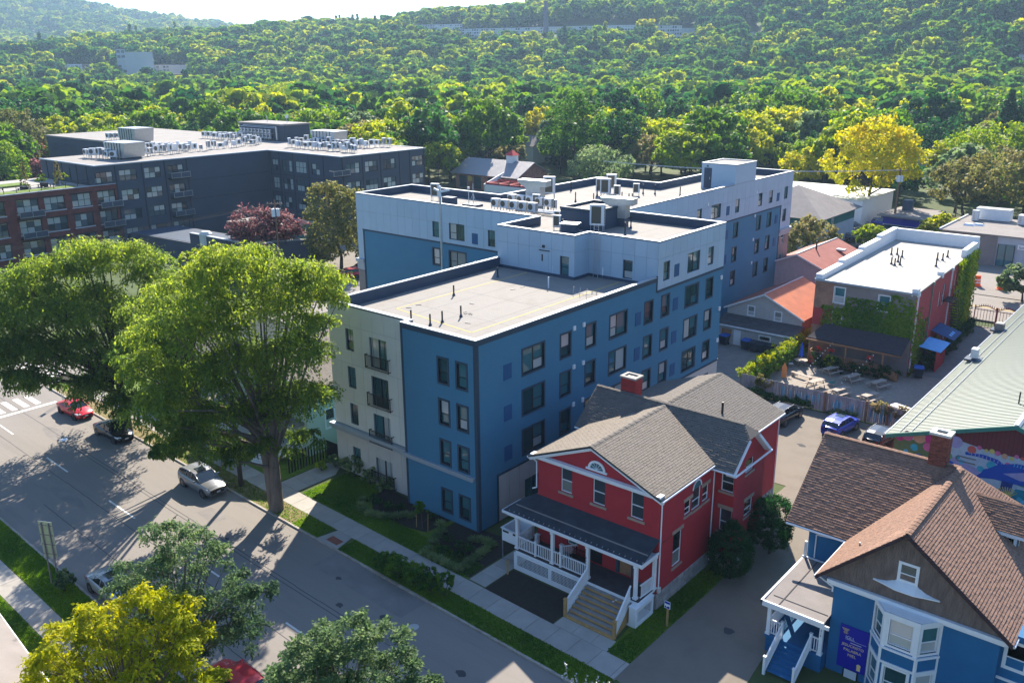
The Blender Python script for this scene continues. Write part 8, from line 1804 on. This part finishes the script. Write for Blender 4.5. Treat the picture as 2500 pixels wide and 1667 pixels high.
# ---- vines
def vine(label,fr,boxes,mk,seed,ln=.3,dens=26,d0=.02,d1=.35,name='climbing_vine'):
    rng=np.random.default_rng(seed);V_,F_,T_=[],[],[];n0=0
    for u0,u1,v0,v1,dn in boxes:
        n=int((u1-u0)*(v1-v0)*dens*dn);u=u0+(u1-u0)*rng.random(n);v=v0+(v1-v0)*rng.random(n);keep=(np.sin(u*2.3+seed)*np.cos(v*2.9)+rng.random(n)*1.6)>.1-(1-((v-v0)/(v1-v0)))*.5
        u,v=u[keep],v[keep];n=len(u);d=d0+(d1-d0)*rng.random(n)
        P=np.array(fr.O)[None]+np.outer(u,np.array(fr.U))+np.outer(v,[0,0,1])+np.outer(d,np.array(fr.N));N=unit(np.array(fr.N)[None]+rng.normal(size=(n,3))*.45+[0,0,.3]);A=unit(np.cross(N,rng.normal(size=(n,3)))+[0,0,-.6])
        vv,ff_=leaves(P,N,A,ln*(.7+.6*rng.random(n)),ln*.85*(.7+.6*rng.random(n)),rng);V_.append(vv);F_.append(ff_+n0);n0+=len(vv);T_.append(np.clip(.5*rng.random(n)+.25+.2*np.sin(u*.8),0,1))
    o=put(name,arr_mesh(name,np.concatenate(V_),np.concatenate(F_),[mk],tint=np.concatenate(T_)));tag(o,label,'vine');return o
vine('green ivy covering the back wall of the brick building',n1,[(1.0,11.0,4.2,6.5,3.0),(3.6,11.0,4.2,7.9,2.4),(8.3,11.0,4,8.9,1.2),(2.2,5.0,6.2,6.9,.5)],'Lmid',401,.26,30,.02,.16)
vine('ivy round the near corner of the brick building alley wall',s1,[(0,5.5,0,5.5,1.3),(0,3.0,5.4,7.5,.7),(7.5,12,0,2.3,.8)],'Lmid',402,.28,28,.02,.25)
vine('thick yellowing vine on the rear part of the alley wall',s1,[(18.4,28.6,0,9.6,1.6),(17.0,19,3,7,.6)],'Lyel',403,.34,26,.05,.6)
def hedge_top(label,pts,mk,seed,w_=.55,h=1.1,z0=1.4,dens=200,ln=.2):
    rng=np.random.default_rng(seed);C_=[]
    for i in range(len(pts)-1):
        (x0,y0),(x1,y1)=pts[i],pts[i+1];L_=math.hypot(x1-x0,y1-y0);n=int(L_*13);t_=rng.random(n);C_.append(np.stack([x0+(x1-x0)*t_+rng.normal(size=n)*w_*.4,y0+(y1-y0)*t_+rng.normal(size=n)*w_*.4,z0+h*rng.random(n)**.6*(.7+.5*np.sin(t_*L_*1.7+seed)**2)],-1))
    C_=np.concatenate(C_);v,f,tt=clump_cloud(C_,np.full(len(C_),.36),34,ln*.85,ln*.7,rng,.8);o=put('vine_hedge',arr_mesh('vine_hedge',v,f,[mk],tint=np.clip(tt+.1,0,1)));return tag(o,label,'vine')
hedge_top('bushy vine growing along the top of the side fence',[(1.5,39.6),(1.5,47),(1.3,55),(.9,62)],'Lyel',411,.8,1.3,1.2);hedge_top('dark ivy mass on the garden side of the side fence',[(1.9,39.8),(2.0,47),(1.9,54)],'Lmid',422,.6,1.6,.1)
hedge_top('vine spilling over the right end of the board fence',[(15.2,39.2),(17.0,39.2),(19.0,39.1)],'Lolive',412,.5,1.0,1.1);hedge_top('dark vine hanging over the left part of the board fence',[(3.3,39.1),(4.9,39.0)],'Lolive',413,.4,1.6,.5)
hedge_top('weeds growing along the foot of the board fence',[(2.2,38.6),(6,38.6),(9,38.7)],'Ldark',414,.6,.7,.1);hedge_top('low plants at the fence foot behind the blue car',[(11,38.8),(13.6,38.8)],'Lsage',415,.4,.5,.1)
hedge_top('dense greenery below the beer garden porch',[(4.2,51.5),(7,51.3),(10,51.4),(13,52.4)],'Ldark',416,.5,1.3,.1);hedge_top('plants along the alley side of the brick building',[(14.6,57),(14.9,63),(14.6,72),(14.4,78)],'Ldark',417,.5,1.6,.1)
bush('bright lime green bush in the beer garden',6.2,51.4,.8,1.9,'Lyel',420,40);hedge_top('greenery beside the palm-like trees behind the street tree',[(-20,8),(-19,12),(-18,16)],'Lmid',421,1.0,2.6,.3)
# ---- sumac-like shoots, extra trees between the blocks
mid('feathery light green tree behind the big street tree',545,690,3.6,6.5,'Lyel',431,ln=.45,nclump=60);mid('feathery light green tree left of the loft annexe',480,690,3.2,5.5,'Lyel',432,ln=.45,nclump=50)
mid('dark tree in the shade behind the street trees',700,1035,3.6,7.5,'Lmid',433,ln=.3,nclump=80,z0=.8)
KP=[('maple_tree','Lmid',dict(R=7,H=12,z0=2.5)),('maple_tree','Lyel',dict(R=7.5,H=12,z0=2.5)),('oak_tree','Ldark',dict(R=7,H=13,z0=2.5)),('ash_tree','Lolive',dict(R=6.5,H=11,z0=2.5)),('maple_tree','Lyel',dict(R=6,H=13,z0=2.0)),('linden_tree','Lsage',dict(R=6,H=11,z0=2)),('golden_tree','Lgold',dict(R=6,H=11,z0=2)),('conifer','Ldark',dict(R=4.2,H=18,z0=.8,cone=True)),('maple_tree','Lmid',dict(R=8,H=15,z0=2.5))]
LBL=['mid-green round-headed tree in the wooded town beyond the roofs','yellow-green round-headed tree in the wooded town beyond the roofs','dark green oak-like tree in the wooded town','olive tinted tree in the wooded town','tall yellow-green tree in the wooded town','greyish green tree in the wooded town','golden autumn tree in the wooded town','dark pointed conifer rising among the town trees','large mid-green tree in the wooded town']
SHORT=['mid-green round tree','yellow-green round tree','dark green tree','olive tinted tree','tall yellow-green tree','greyish green tree','golden autumn tree','dark pointed conifer','large mid-green tree']
protos=[]
for i,(nm,mk,k)in enumerate(KP):
    t=proto_tree(nm,LBL[i],mk,500+i,nclump=95,per=38,ln=.85,wd=.7,lobes=8,rs=(.14,.26),trunk=(k['H']*.55,.3),**k);t['group']=LBL[i].replace(' tree',' trees').replace('conifer','conifers');protos.append(t)
rg=random.Random(99)
def allowed(x,y):
    if-18<x<60 and y<168:return False
    if x>=48:return y>120
    if-45<x<=-18 and y<176:return False
    if-135<x<=-45:
        if y<168:return False
    if x<=-135:
        if y<110 and x>-222:return False
        if y<-30:return False
    return y>20 or x<-222
def blocked(x,y,R=7):
    for hx,hy in HOUSE_XY:
        dx,dy=hx-CAM[0],hy-CAM[1];r=math.hypot(dx,dy);ux,uy=dx/r,dy/r;s=(x-CAM[0])*ux+(y-CAM[1])*uy;c=abs((x-CAM[0])*uy-(y-CAM[1])*ux)
        if c<9 and r-48<s<r+9:return True
    return any(math.hypot(x-a,y-b_)<R*.75+c*.75 for a,b_,c in TREES_XY)
placed=[];town=[]
tries=0
while tries<60000 and len(placed)<1900:
    tries+=1;r=150+math.sqrt(rg.random())*480;a=YAW+rg.uniform(-.62,.60);x,y=CAM[0]-r*sin(a),CAM[1]+r*cos(a)
    if not allowed(x,y)or blocked(x,y):continue
    if any((x-p)**2+(y-q)**2<88 for p,q in placed[-900:]):continue
    placed.append((x,y))
placed.sort(key=lambda p:math.hypot(p[0]-CAM[0],p[1]-CAM[1]))
wts=[18,22,9,9,17,9,8,1,9];used=set();rest=[]
for i,(x,y)in enumerate(placed):
    r=math.hypot(x-CAM[0],y-CAM[1]);k=rg.choices(range(9),wts)[0];s=rg.uniform(.85,1.45);z=tz(x,y)
    if i<290:
        if k not in used:used.add(k);tr_=protos[k];protos[k].location=(x,y,z);protos[k].scale=(s,)*3;protos[k].rotation_euler=(0,0,rg.random()*6.28)
        else:tr_=dup(protos[k],(x,y,z),rg.random()*6.28,scale=(s,s,s*rg.uniform(.85,1.15)))
        uu=1250+F_PX*math.tan(max(-1,min(1,YAW-math.atan2(CAM[0]-x,y-CAM[1]))));pl=['above the left end of the loft roofs','above the loft penthouse','between the loft building and the tall maple','behind the grey block roofs','behind the stair penthouse','in the woods at the right'][min(5,max(0,int(uu//420)))]
        tr_['label']=SHORT[k]+' '+pl+[', nearest row',', middle rows',', farther back'][0 if r<270 else 1 if r<330 else 2]
    else:rest.append((x,y,z,s*1.2,rg.randrange(5),rg.random()*6.28))
def far_proto(seed,R,H,cone=False,col=None):
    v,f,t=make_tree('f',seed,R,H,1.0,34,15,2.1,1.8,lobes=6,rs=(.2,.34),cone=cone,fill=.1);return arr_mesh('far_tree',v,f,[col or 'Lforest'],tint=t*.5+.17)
fc=bpy.data.collections.new('forest_parts')
for i,(s,R,H,c)in enumerate(((601,6.5,12,0),(602,7,13,0),(603,5.5,12,0),(604,6,10,0),(605,7.5,14,0),(606,3.6,17,1))):
    o=bpy.data.objects.new('tree_%d'%i,far_proto(s,R,H,bool(c)));fc.objects.link(o)
P=[]
rng=np.random.default_rng(77)
def scatter(n,r0,r1,a0,a1,smin,smax,conp):
    r=np.sqrt(r0*r0+(r1*r1-r0*r0)*rng.random(n));a=YAW+a0+(a1-a0)*rng.random(n);x=CAM[0]-r*np.sin(a);y=CAM[1]+r*np.cos(a);z=terrain(x,y)
    k=np.where(rng.random(n)<conp,5,rng.integers(0,5,n));s=smin+(smax-smin)*rng.random(n);return np.stack([x,y,z,s,k,rng.random(n)*6.28],-1)
H_=scatter(10000,590,1340,-.60,.60,.85,1.6,.012)
H_=np.concatenate([H_,scatter(4200,1700,3100,.05,.62,1.4,2.1,.0),scatter(2600,1340,1500,-.62,.62,.8,1.2,.0)])
def clear(x,y):
    m_=np.zeros(len(x),bool)
    for p,q,r in CLEAR:
        a=np.array(p[:2]);b_=np.array(q[:2]);d=b_-a;L_=np.linalg.norm(d);d=d/L_;n_=np.array([d[1],-d[0]]);rx,ry=x-a[0],y-a[1];s=rx*d[0]+ry*d[1];c=rx*n_[0]+ry*n_[1]
        m_|=(s>-6)&(s<L_+6)&(c<4)&(c>-34)
    return m_
def low(x,y):
    m_=np.zeros(len(x),bool)
    for p,q,r in CLEAR:
        a=np.array(p[:2]);b_=np.array(q[:2]);d=b_-a;L_=np.linalg.norm(d);d=d/L_;n_=np.array([d[1],-d[0]]);rx,ry=x-a[0],y-a[1];s=rx*d[0]+ry*d[1];c=rx*n_[0]+ry*n_[1]
        m_|=(s>-4)&(s<L_+4)&(c<(72 if r<1120 else 25))&(c>=4)
    return m_
H_=H_[~clear(H_[:,0],H_[:,1])]
R_=np.array(rest);R_=R_[~clear(R_[:,0],R_[:,1])]
ALL=np.concatenate([R_,H_]);k_=low(ALL[:,0],ALL[:,1]);ALL[k_,3]*=.34
cam_u=0
def forest(name,A,label):
    me=bpy.data.meshes.new(name);me.vertices.add(len(A));me.vertices.foreach_set('co',np.ascontiguousarray(A[:,:3]+[0,0,-.5],np.float32).ravel())
    for nm,tp,dat in(('scl','FLOAT',A[:,3]),('idx','INT',A[:,4]),('rot','FLOAT',A[:,5])):at_=me.attributes.new(nm,tp,'POINT');at_.data.foreach_set('value',np.ascontiguousarray(dat,np.int32 if tp=='INT' else np.float32))
    o=put(name,me);tag(o,label,'forest');stuff(o)
    g=bpy.data.node_groups.new(name+'_nodes','GeometryNodeTree');g.interface.new_socket('Geometry',in_out='INPUT',socket_type='NodeSocketGeometry');g.interface.new_socket('Geometry',in_out='OUTPUT',socket_type='NodeSocketGeometry');N,L=g.nodes,g.links
    gi,go=N.new('NodeGroupInput'),N.new('NodeGroupOutput');mp_=N.new('GeometryNodeMeshToPoints');ip=N.new('GeometryNodeInstanceOnPoints');ci=N.new('GeometryNodeCollectionInfo');ci.inputs['Collection'].default_value=fc;ci.inputs['Separate Children'].default_value=True;ci.inputs['Reset Children'].default_value=True
    def at2(nm,tp):q=N.new('GeometryNodeInputNamedAttribute');q.data_type=tp;q.inputs['Name'].default_value=nm;return q.outputs['Attribute']
    cx=N.new('ShaderNodeCombineXYZ');L.new(at2('rot','FLOAT'),cx.inputs[2])
    L.new(gi.outputs[0],mp_.inputs[0]);L.new(mp_.outputs[0],ip.inputs['Points']);L.new(ci.outputs[0],ip.inputs['Instance']);ip.inputs['Pick Instance'].default_value=True;L.new(at2('idx','INT'),ip.inputs['Instance Index']);L.new(cx.outputs[0],ip.inputs['Rotation']);L.new(at2('scl','FLOAT'),ip.inputs['Scale']);L.new(ip.outputs[0],go.inputs[0])
    md=o.modifiers.new('scatter','NODES');md.node_group=g;return o
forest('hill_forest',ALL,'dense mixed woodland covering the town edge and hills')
def grass(polys,dens,label):
    rng=np.random.default_rng(5);P=[]
    for poly,z in polys:
        q=np.array(poly);lo,hi=q.min(0)-.08,q.max(0)+.08;n=int((hi[0]-lo[0])*(hi[1]-lo[1])*dens);p=lo+(hi-lo)*rng.random((n,2));ins=np.zeros(n,bool);j=len(q)-1
        for i in range(len(q)):
            c=((q[i,1]>p[:,1])!=(q[j,1]>p[:,1]))&(p[:,0]<(q[j,0]-q[i,0])*(p[:,1]-q[i,1])/(q[j,1]-q[i,1]+1e-12)+q[i,0]);ins^=c;j=i
        p=p[ins]+rng.normal(size=(ins.sum(),2))*.04;P.append(np.column_stack([p,np.full(len(p),z+.04)]))
    P=np.concatenate(P);n=len(P);a=unit(rng.normal(size=(n,3))*.6+[0,0,1.2]);nn_=unit(np.cross(a,rng.normal(size=(n,3))));v,f=leaves(P,nn_,a,.07+.09*rng.random(n),.05+.04*rng.random(n),rng)
    t=np.clip(.45+.25*np.sin(P[:,0]*.7)*np.cos(P[:,1]*.9+P[:,0]*.3)+.3*(rng.random(n)-.5),0,1);o=put('grass',arr_mesh('grass',v,f,['Lmid'],tint=t));tag(o,label,'grass');stuff(o)
grass([(skq(-12.0,-8.9,-8.23,-6.6),0),(skq(-6.4,20,-8.23,-6.6),0),(skq(-15.4,-10.9,-4.8,.2),0),(skq(-10.9,3.2,-4.8,-2.9),0),([S(14.9,-4.82),S(16.5,-4.82),(16.55,4.2),(16.4,9),(15.0,9),(15.05,-2)],.016),(skq(-30,12,-24.75,-22.7),0),(skq(-30,12,-30,-26.5),0)],330,'short green grass on the verges and lawns along the street')
grass([(skq(-30,-12.0,-8.2,-6.6),0)],90,'sparse dry grass on the verge below the street trees')
# ------------------------------------------------------------------ vehicles
def make_car(kind,paint,L=4.6,W=1.84,H=1.46,roofglass=False,taxi=False):
    """lofted body; x forward. kind: saloon, suv, hatch"""
    suv=kind=='suv';zc=.30 if suv else .22
    hood=(.98 if suv else .86)*H/1.62*1.05 if suv else .62*H;belt=hood+.08;HL=L/2
    if kind=='saloon':stz=[(-HL,.80,hood-.12),(-HL+.12,.90,hood+.06),(-HL+.75,.98,belt+.06),(-HL+1.2,1,belt+.03),(-.2,1,belt),(.75,1,belt-.02),(HL-1.25,.99,hood+.02),(HL-.6,.95,hood-.08),(HL-.18,.86,hood-.18),(HL,.72,hood-.28)]
    else:stz=[(-HL,.84,belt-.08),(-HL+.1,.93,belt),(-HL+.6,.99,belt+.05),(-HL+1.2,1,belt+.04),(-.2,1,belt+.01),(.75,1,belt-.02),(HL-1.15,.99,hood+.03),(HL-.5,.95,hood-.05),(HL-.15,.87,hood-.14),(HL,.76,hood-.26)]
    if kind=='saloon':gh_=[(-HL+.75,0,.80),(-HL+1.35,.80,.76),(-HL+1.9,.97,.74),(-.05,1.0,.74),(.35,.96,.74),(HL-1.35,0,.86)]
    else:gh_=[(-HL+.14,0,.86),(-HL+.45,.90,.80),(-HL+.9,.98,.79),(-.1,1.0,.78),(.3,.95,.77),(HL-1.2,0,.88)]
    hw=W/2;b=MB();ring=[]
    def topz(x):
        for i in range(len(stz)-1):
            if stz[i][0]<=x<=stz[i+1][0]:t=(x-stz[i][0])/(stz[i+1][0]-stz[i][0]);return stz[i][2]+(stz[i+1][2]-stz[i][2])*t
        return stz[-1][2]
    xs=sorted(set([s[0]for s in stz]+[g[0]for g in gh_]))
    def wid(x):
        for i in range(len(stz)-1):
            if stz[i][0]<=x<=stz[i+1][0]:t=(x-stz[i][0])/(stz[i+1][0]-stz[i][0]);return stz[i][1]+(stz[i+1][1]-stz[i][1])*t
        return stz[-1][1]
    for x in xs:
        w_,z=hw*wid(x),topz(x);ring.append([(x,-w_*.88,zc),(x,-w_*.99,zc+.18),(x,-w_,zc+(z-zc)*.55),(x,-w_*.955,z-.05),(x,-w_*.86,z),(x,0,z+.03),(x,w_*.86,z),(x,w_*.955,z-.05),(x,w_,zc+(z-zc)*.55),(x,w_*.99,zc+.18),(x,w_*.88,zc)])
    for r in ring:b.v+=r
    m_=len(ring[0])
    for i in range(len(ring)-1):
        for j in range(m_-1):b.f.append((i*m_+j,i*m_+j+1,(i+1)*m_+j+1,(i+1)*m_+j));b.mi.append(0)
        b.f.append((i*m_,(i+1)*m_,(i+1)*m_+m_-1,i*m_+m_-1));b.mi.append(1)
    b.f.append(tuple(range(m_)));b.mi.append(0);q=(len(ring)-1)*m_;b.f.append(tuple(q+m_-1-j for j in range(m_)));b.mi.append(0)
    t=thing('parked_car','car','car');t['label']='car'
    body=b.build('body',[paint,'plastic'],t,smooth=True)
    G=[]
    for x,h,wf in gh_:
        z=topz(min(max(x,-HL),HL))+.02;zt=z if h==0 else H*h;G.append((x,z,zt,hw*.88*wid(x)if h==0 else hw*.90,hw*wf if h else hw*.86*wid(x)))
    def roofpt(i,s,inset=0.):x,z,zt,wb,wt=G[i];return(x,s*wt,zt)
    def beltpt(i,s):x,z,zt,wb,wt=G[i];return(x,s*wb,z)
    rb=MB();n=len(G)
    for i in range(1,n-2):
        a0,a1=G[i],G[i+1];rb.face([(a0[0],-a0[4],a0[2]),(a1[0],-a1[4],a1[2]),(a1[0],0,a1[2]+.035),(a0[0],0,a0[2]+.035)]);rb.face([(a0[0],0,a0[2]+.035),(a1[0],0,a1[2]+.035),(a1[0],a1[4],a1[2]),(a0[0],a0[4],a0[2])])
    for s in(-1,1):
        for i,j in((0,1),(n-1,n-2)):p,q2=Vector(beltpt(i,s)),Vector(roofpt(j,s));rb.tube(p,q2,.045,n=5)
        for i in range(1,n-2):rb.tube(roofpt(i,s),roofpt(i+1,s),.035,n=5)
        xm=-.15;zb=topz(xm);rb.tube((xm,s*hw*.89,zb),(xm+.05,s*hw*.76,H*.975),.04,n=5);xm=-HL+1.45 if suv or kind=='hatch' else-HL+1.35;
        if suv:rb.tube((xm,s*hw*.89,topz(xm)),(xm+.15,s*hw*.79,H*.965),.045,n=5)
    rb.build('roof',paint,t,smooth=True)
    def glass(nm,f):g=MB();[g.face(q)for q in f];g.build(nm,'carglass',t)
    glass('windscreen',[[beltpt(n-1,-1),beltpt(n-1,1),(*roofpt(n-2,1)[:2],roofpt(n-2,1)[2]-.005),(*roofpt(n-2,-1)[:2],roofpt(n-2,-1)[2]-.005)]])
    glass('rear_window',[[beltpt(0,1),beltpt(0,-1),roofpt(1,-1),roofpt(1,1)]])
    for s in(-1,1):
        fs_=[]
        for i in range(n-1):
            x0_,z0_,t0_,w0,wt0=G[i];x1_,z1_,t1_,w1,wt1=G[i+1];fs_.append([(x0_,s*hw*.875*wid(x0_),topz(x0_)),(x1_,s*hw*.875*wid(x1_),topz(x1_)),(x1_,s*wt1,t1_-.015)if t1_>z1_ else(x1_,s*hw*.875*wid(x1_),topz(x1_)+.001),(x0_,s*wt0,t0_-.015)if t0_>z0_ else(x0_,s*hw*.875*wid(x0_),topz(x0_)+.001)])
        glass('side_window',fs_)
    if roofglass:g=MB();g.box(-.55,.22,-.36,.36,H+.0,H+.045);g.build('sunroof','carglass',t)
    if suv or roofglass:
        for s in(-1,1):g=MB();g.tube((-HL+.8,s*hw*.74,H*.985+.03),(.3,s*hw*.72,H*.985+.03),.02,n=5);g.build('roof_rail','rim',t)
    wr=.36 if suv else .33;wm=MB();wm.tube((0,-.11,0),(0,.11,0),wr,n=18);wmesh=wm.mesh('tyre','tyre');rm=MB();rm.tube((0,-.125,0),(0,.125,0),wr*.66,n=14);rme=rm.mesh('rim','rim')
    for x in(-HL+.85,HL-.9):
        for s in(-1,1):o=put('wheel',wmesh,t,loc=(x,s*(hw-.12),wr));put('rim',rme,o);
    for x in(-HL+.85,HL-.9):
        for s in(-1,1):am=MB();am.tube((x,s*(hw-.26),wr+.02),(x,s*(hw+.005),wr+.02),wr+.07,n=16);am.build('wheel_arch','plastic',t)
    for s in(-1,1):
        g=MB();z=hood-.24;g.hexa([(HL-.32,s*hw*.55,z-.05),(HL-.02,s*hw*.50,z-.06),(HL-.14,s*hw*.84,z-.04),(HL-.55,s*hw*.93,z),(HL-.34,s*hw*.55,z+.08),(HL-.06,s*hw*.50,z+.05),(HL-.2,s*hw*.85,z+.08),(HL-.6,s*hw*.935,z+.10)]);g.build('headlight','headlamp',t)
        g=MB();z=belt-.18;g.hexa([(-HL-.01,s*hw*.5,z-.07),(-HL+.08,s*hw*.5,z-.07),(-HL+.4,s*hw*.93,z-.04),(-HL+.02,s*hw*.86,z-.07),(-HL-.0,s*hw*.5,z+.08),(-HL+.1,s*hw*.5,z+.09),(-HL+.45,s*hw*.955,z+.08),(-HL+.05,s*hw*.88,z+.09)]);g.build('taillight','taillamp',t)
        g=MB();g.rbox((.72,s*(hw+.07),belt+.08),(.14,.2,.13));g.build('mirror',paint,t)
    g=MB();g.box(HL-.06,HL+.02,-hw*.5,hw*.5,zc+.16,zc+.36);g.box(HL-.12,HL+.0,-hw*.68,hw*.68,zc+.0,zc+.12);g.build('grille','plastic',t)
    g=MB();g.box(HL+.021,HL+.03,-.16,.16,zc+.22,zc+.32);g.build('number_plate','plate',t);g=MB();g.box(-HL-.02,-HL-.005,-.16,.16,zc+.32,zc+.43);g.build('number_plate','plate',t)
    return t
cp_={k:carpaint('car_'+k,c,me_,ro)for k,c,me_,ro in(('red',(.50,.008,.015),.1,.3),('black',(.010,.011,.014),.2,.22),('silver',(.22,.22,.22),.6,.3),('pale',(.30,.32,.33),.5,.3),('blue',(.035,.06,.40),.4,.28),('dark',(.012,.016,.03),.3,.25),('slate',(.04,.055,.08),.4,.25),('crimson',(.42,.01,.03),.2,.3),('navy',(.01,.03,.12),.3,.3),('white',(.62,.64,.66),.0,.35),('green',(.03,.14,.07),.2,.3))}
def place(t,x,y,heading,label,z=-.1,group=None):t.location=(x,y,z);t.rotation_euler=(0,0,heading);t['label']=label;t['group']=group or 'parked cars';return t
a_s=-SK*-1
red=place(make_car('saloon',cp_['red'],4.7,1.85,1.45),-47.2,-9.0+1.55,0,'bright red saloon parked by the crossing on the left street kerb',group='cars parked along the kerb');red.location=(-47.0,-8.9+1.64-.4,-.1)
black=place(make_car('saloon',cp_['black'],4.85,1.86,1.45),-39.0,-8.2,0,'black saloon parked under the street tree behind the red one',group='cars parked along the kerb')
suv=place(make_car('suv',cp_['silver'],4.85,1.95,1.70,True),-22.6,-9.0,-.03,'silver SUV with glass roof parked below the large street tree',group='cars parked along the kerb')
red.location=(-47.0,-7.95,-.1);black.location=(-38.6,-8.3+.0,-.1)
for c_,dy in((red,-.0),(black,-.0),(suv,0)):c_.location.y=-8.4+SK*c_.location.x-1.15
sil=place(make_car('saloon',cp_['pale'],4.75,1.84,1.47,True),-13.4,-21.0,0,'pale silver saloon on the near side, half under the feathery tree');sil.location.y=-22.5+SK*-13.4+1.15
rd2=place(make_car('hatch',cp_['crimson'],4.4,1.82,1.6),1.0,-21.5,pi,'crimson car at the bottom edge between the trees');rd2.location.y=-22.5-.0+1.25
bks=place(make_car('suv',cp_['black'],4.8,1.92,1.68),8.3,34.6,1.52,'black SUV nearest the red house in the rear car park',.02)
blu=place(make_car('suv',cp_['blue'],4.5,1.85,1.62,True),13.5,35.2,1.45,'bright blue SUV in the middle of the rear car park',.02)
bk2=place(make_car('suv',cp_['slate'],4.6,1.86,1.66),17.3,34.9,1.50,'dark grey SUV under the edge of the green roof',.02)
rc=place(make_car('hatch',cp_['crimson'],4.6,1.84,1.55),-70.8,46.8,-2.2,'dull red estate car on the side street behind the blue block',.0)
dk=dup(black,(-72.6,51.5,0),-1.9,'dark car parked behind the dull red estate');dup(black,(-84.5,30,0),.5,'dark car half hidden below the purple tree');dup(sil,(-80,35.5,0),.5,'silver car half hidden beside the transformer pole')
lot=[(-22.3,137.8,bks,'navy SUV nearest in the car park beside the pyramid-roofed house'),(-24,144.5,black,'dark saloon second in the car park row'),(-25.5,150,sil,'silver car further back in the car park row'),(-22.5,154.5,blu,'blue SUV at the back of the car park row'),(-19.2,146,blu,'blue SUV close to the blue shop'),(-19.5,134.0,sil,'pale car at the front of the car park'),(-16.8,136.2,suv,'silver SUV in front of the blue shop'),(-18.0,130.5,sil,'pale saloon behind the light green bush'),(-16.5,125.5,black,'black saloon nearest the faded red roof'),(-20.5,127.2,bk2,'dark car beside the pyramid-roofed house wall'),(-13.2,121.0,suv,'silver SUV partly hidden by the white roof edge'),(-28.5,158,black,'black car in the shade at the far end of the car park')]
for x,y,src,lab in lot:dup(src,(x,y,0),.25+random.uniform(-.1,.1),lab,'cars in the far car park')
t=thing('road_sign','tall road sign on two posts seen from behind on the near verge','road sign',None,(-17.5,-22.9,0),.0)
for y in(-.28,.28):b=MB();b.box(-.035,.035,y-.035,y+.035,0,4.6);b.build('post','greyroof',t)
b=MB();b.box(-.07,-.045,-.52,.52,2.05,4.7);b.build('panel','galv',t)
b=MB();[b.box(-.045,-.02,-.5,.5,z,z+.05)for z in(2.3,3.0,3.7,4.4)];b.build('brace','greyroof',t);t.rotation_euler=(0,0,-1.1)
t=thing('road_sign','slim street sign pair on posts at the far corner of the crossing','road sign',None,(-51.5,-7.2,0));b=MB();[b.tube((x,0,0),(x,0,3.0),.035,n=6)for x in(0,.35)];b.build('post','galv',t);b=MB();b.box(-.05,.4,.04,.06,2.3,2.9);b.build('panel','galv',t)
t=thing('corner_house','dark shingled roof and pale eave of a house cut off at the bottom left','house');b=MB()
e0,e1=at(0,1500,5.5),at(290,1900,5.5)
dx,dy=e1[0]-e0[0],e1[1]-e0[1];l_=math.hypot(dx,dy);ux,uy=dx/l_,dy/l_;nx,ny=-(-uy),-ux
nx,ny=(uy,-ux)
if nx*0.5+ny*-1<0:nx,ny=-nx,-ny
A_=(e0[0]-ux*8,e0[1]-uy*8,5.5);B_=(e1[0]+ux*2,e1[1]+uy*2,5.5);C_=(B_[0]+nx*5,B_[1]+ny*5,8.5);D_=(A_[0]+nx*5,A_[1]+ny*5,8.5)
gplane(b,[A_,B_,C_,D_],.15);ro=b.build('roof','greyroof',t);shingles(ro,[A_,B_,D_],mat('dark_shingle',(.10,.10,.11),.9,var=.2,vscale=3,randcol=.1),.34,.2,60,[A_,B_,C_,D_],thick=.03,seed=77)
b=MB();b.prism([(A_[0]+nx*.6,A_[1]+ny*.6),(B_[0]+nx*.6,B_[1]+ny*.6),(B_[0]+nx*8,B_[1]+ny*8),(A_[0]+nx*8,A_[1]+ny*8)],0,5.4);b.build('wall','siding',t);b=MB();b.tube((A_[0],A_[1],5.4),(B_[0],B_[1],5.4),.08,n=6);b.build('gutter','white',t)
for i,(u,v)in enumerate(((156,1073),(1010,1530))):x,y,_=at(u,v,-.1);t=thing('manhole_cover',['round iron cover in the street left of the red saloon shadow','round iron cover in the shaded street below the blue corner'][i],'manhole cover',None,(x,y,-.098));b=MB();b.lathe((0,0,0),[(.33,0),(.33,.012)],18);b.build('lid','galv',t)
hz=MB();hz.box(-4200,3000,-2200,4800,-2,330);h_=hz.build('haze','white');h_['kind']='stuff';hm_=bpy.data.materials.new('air');hm_.use_nodes=True;nn=hm_.node_tree;nn.nodes.clear();oo=nn.nodes.new('ShaderNodeOutputMaterial');pv=nn.nodes.new('ShaderNodeVolumePrincipled');pv.inputs['Density'].default_value=.00015;pv.inputs['Color'].default_value=(.50,.74,1.0,1);pv.inputs['Anisotropy'].default_value=.2;nn.links.new(pv.outputs[0],oo.inputs['Volume']);h_.data.materials.clear();h_.data.materials.append(hm_)
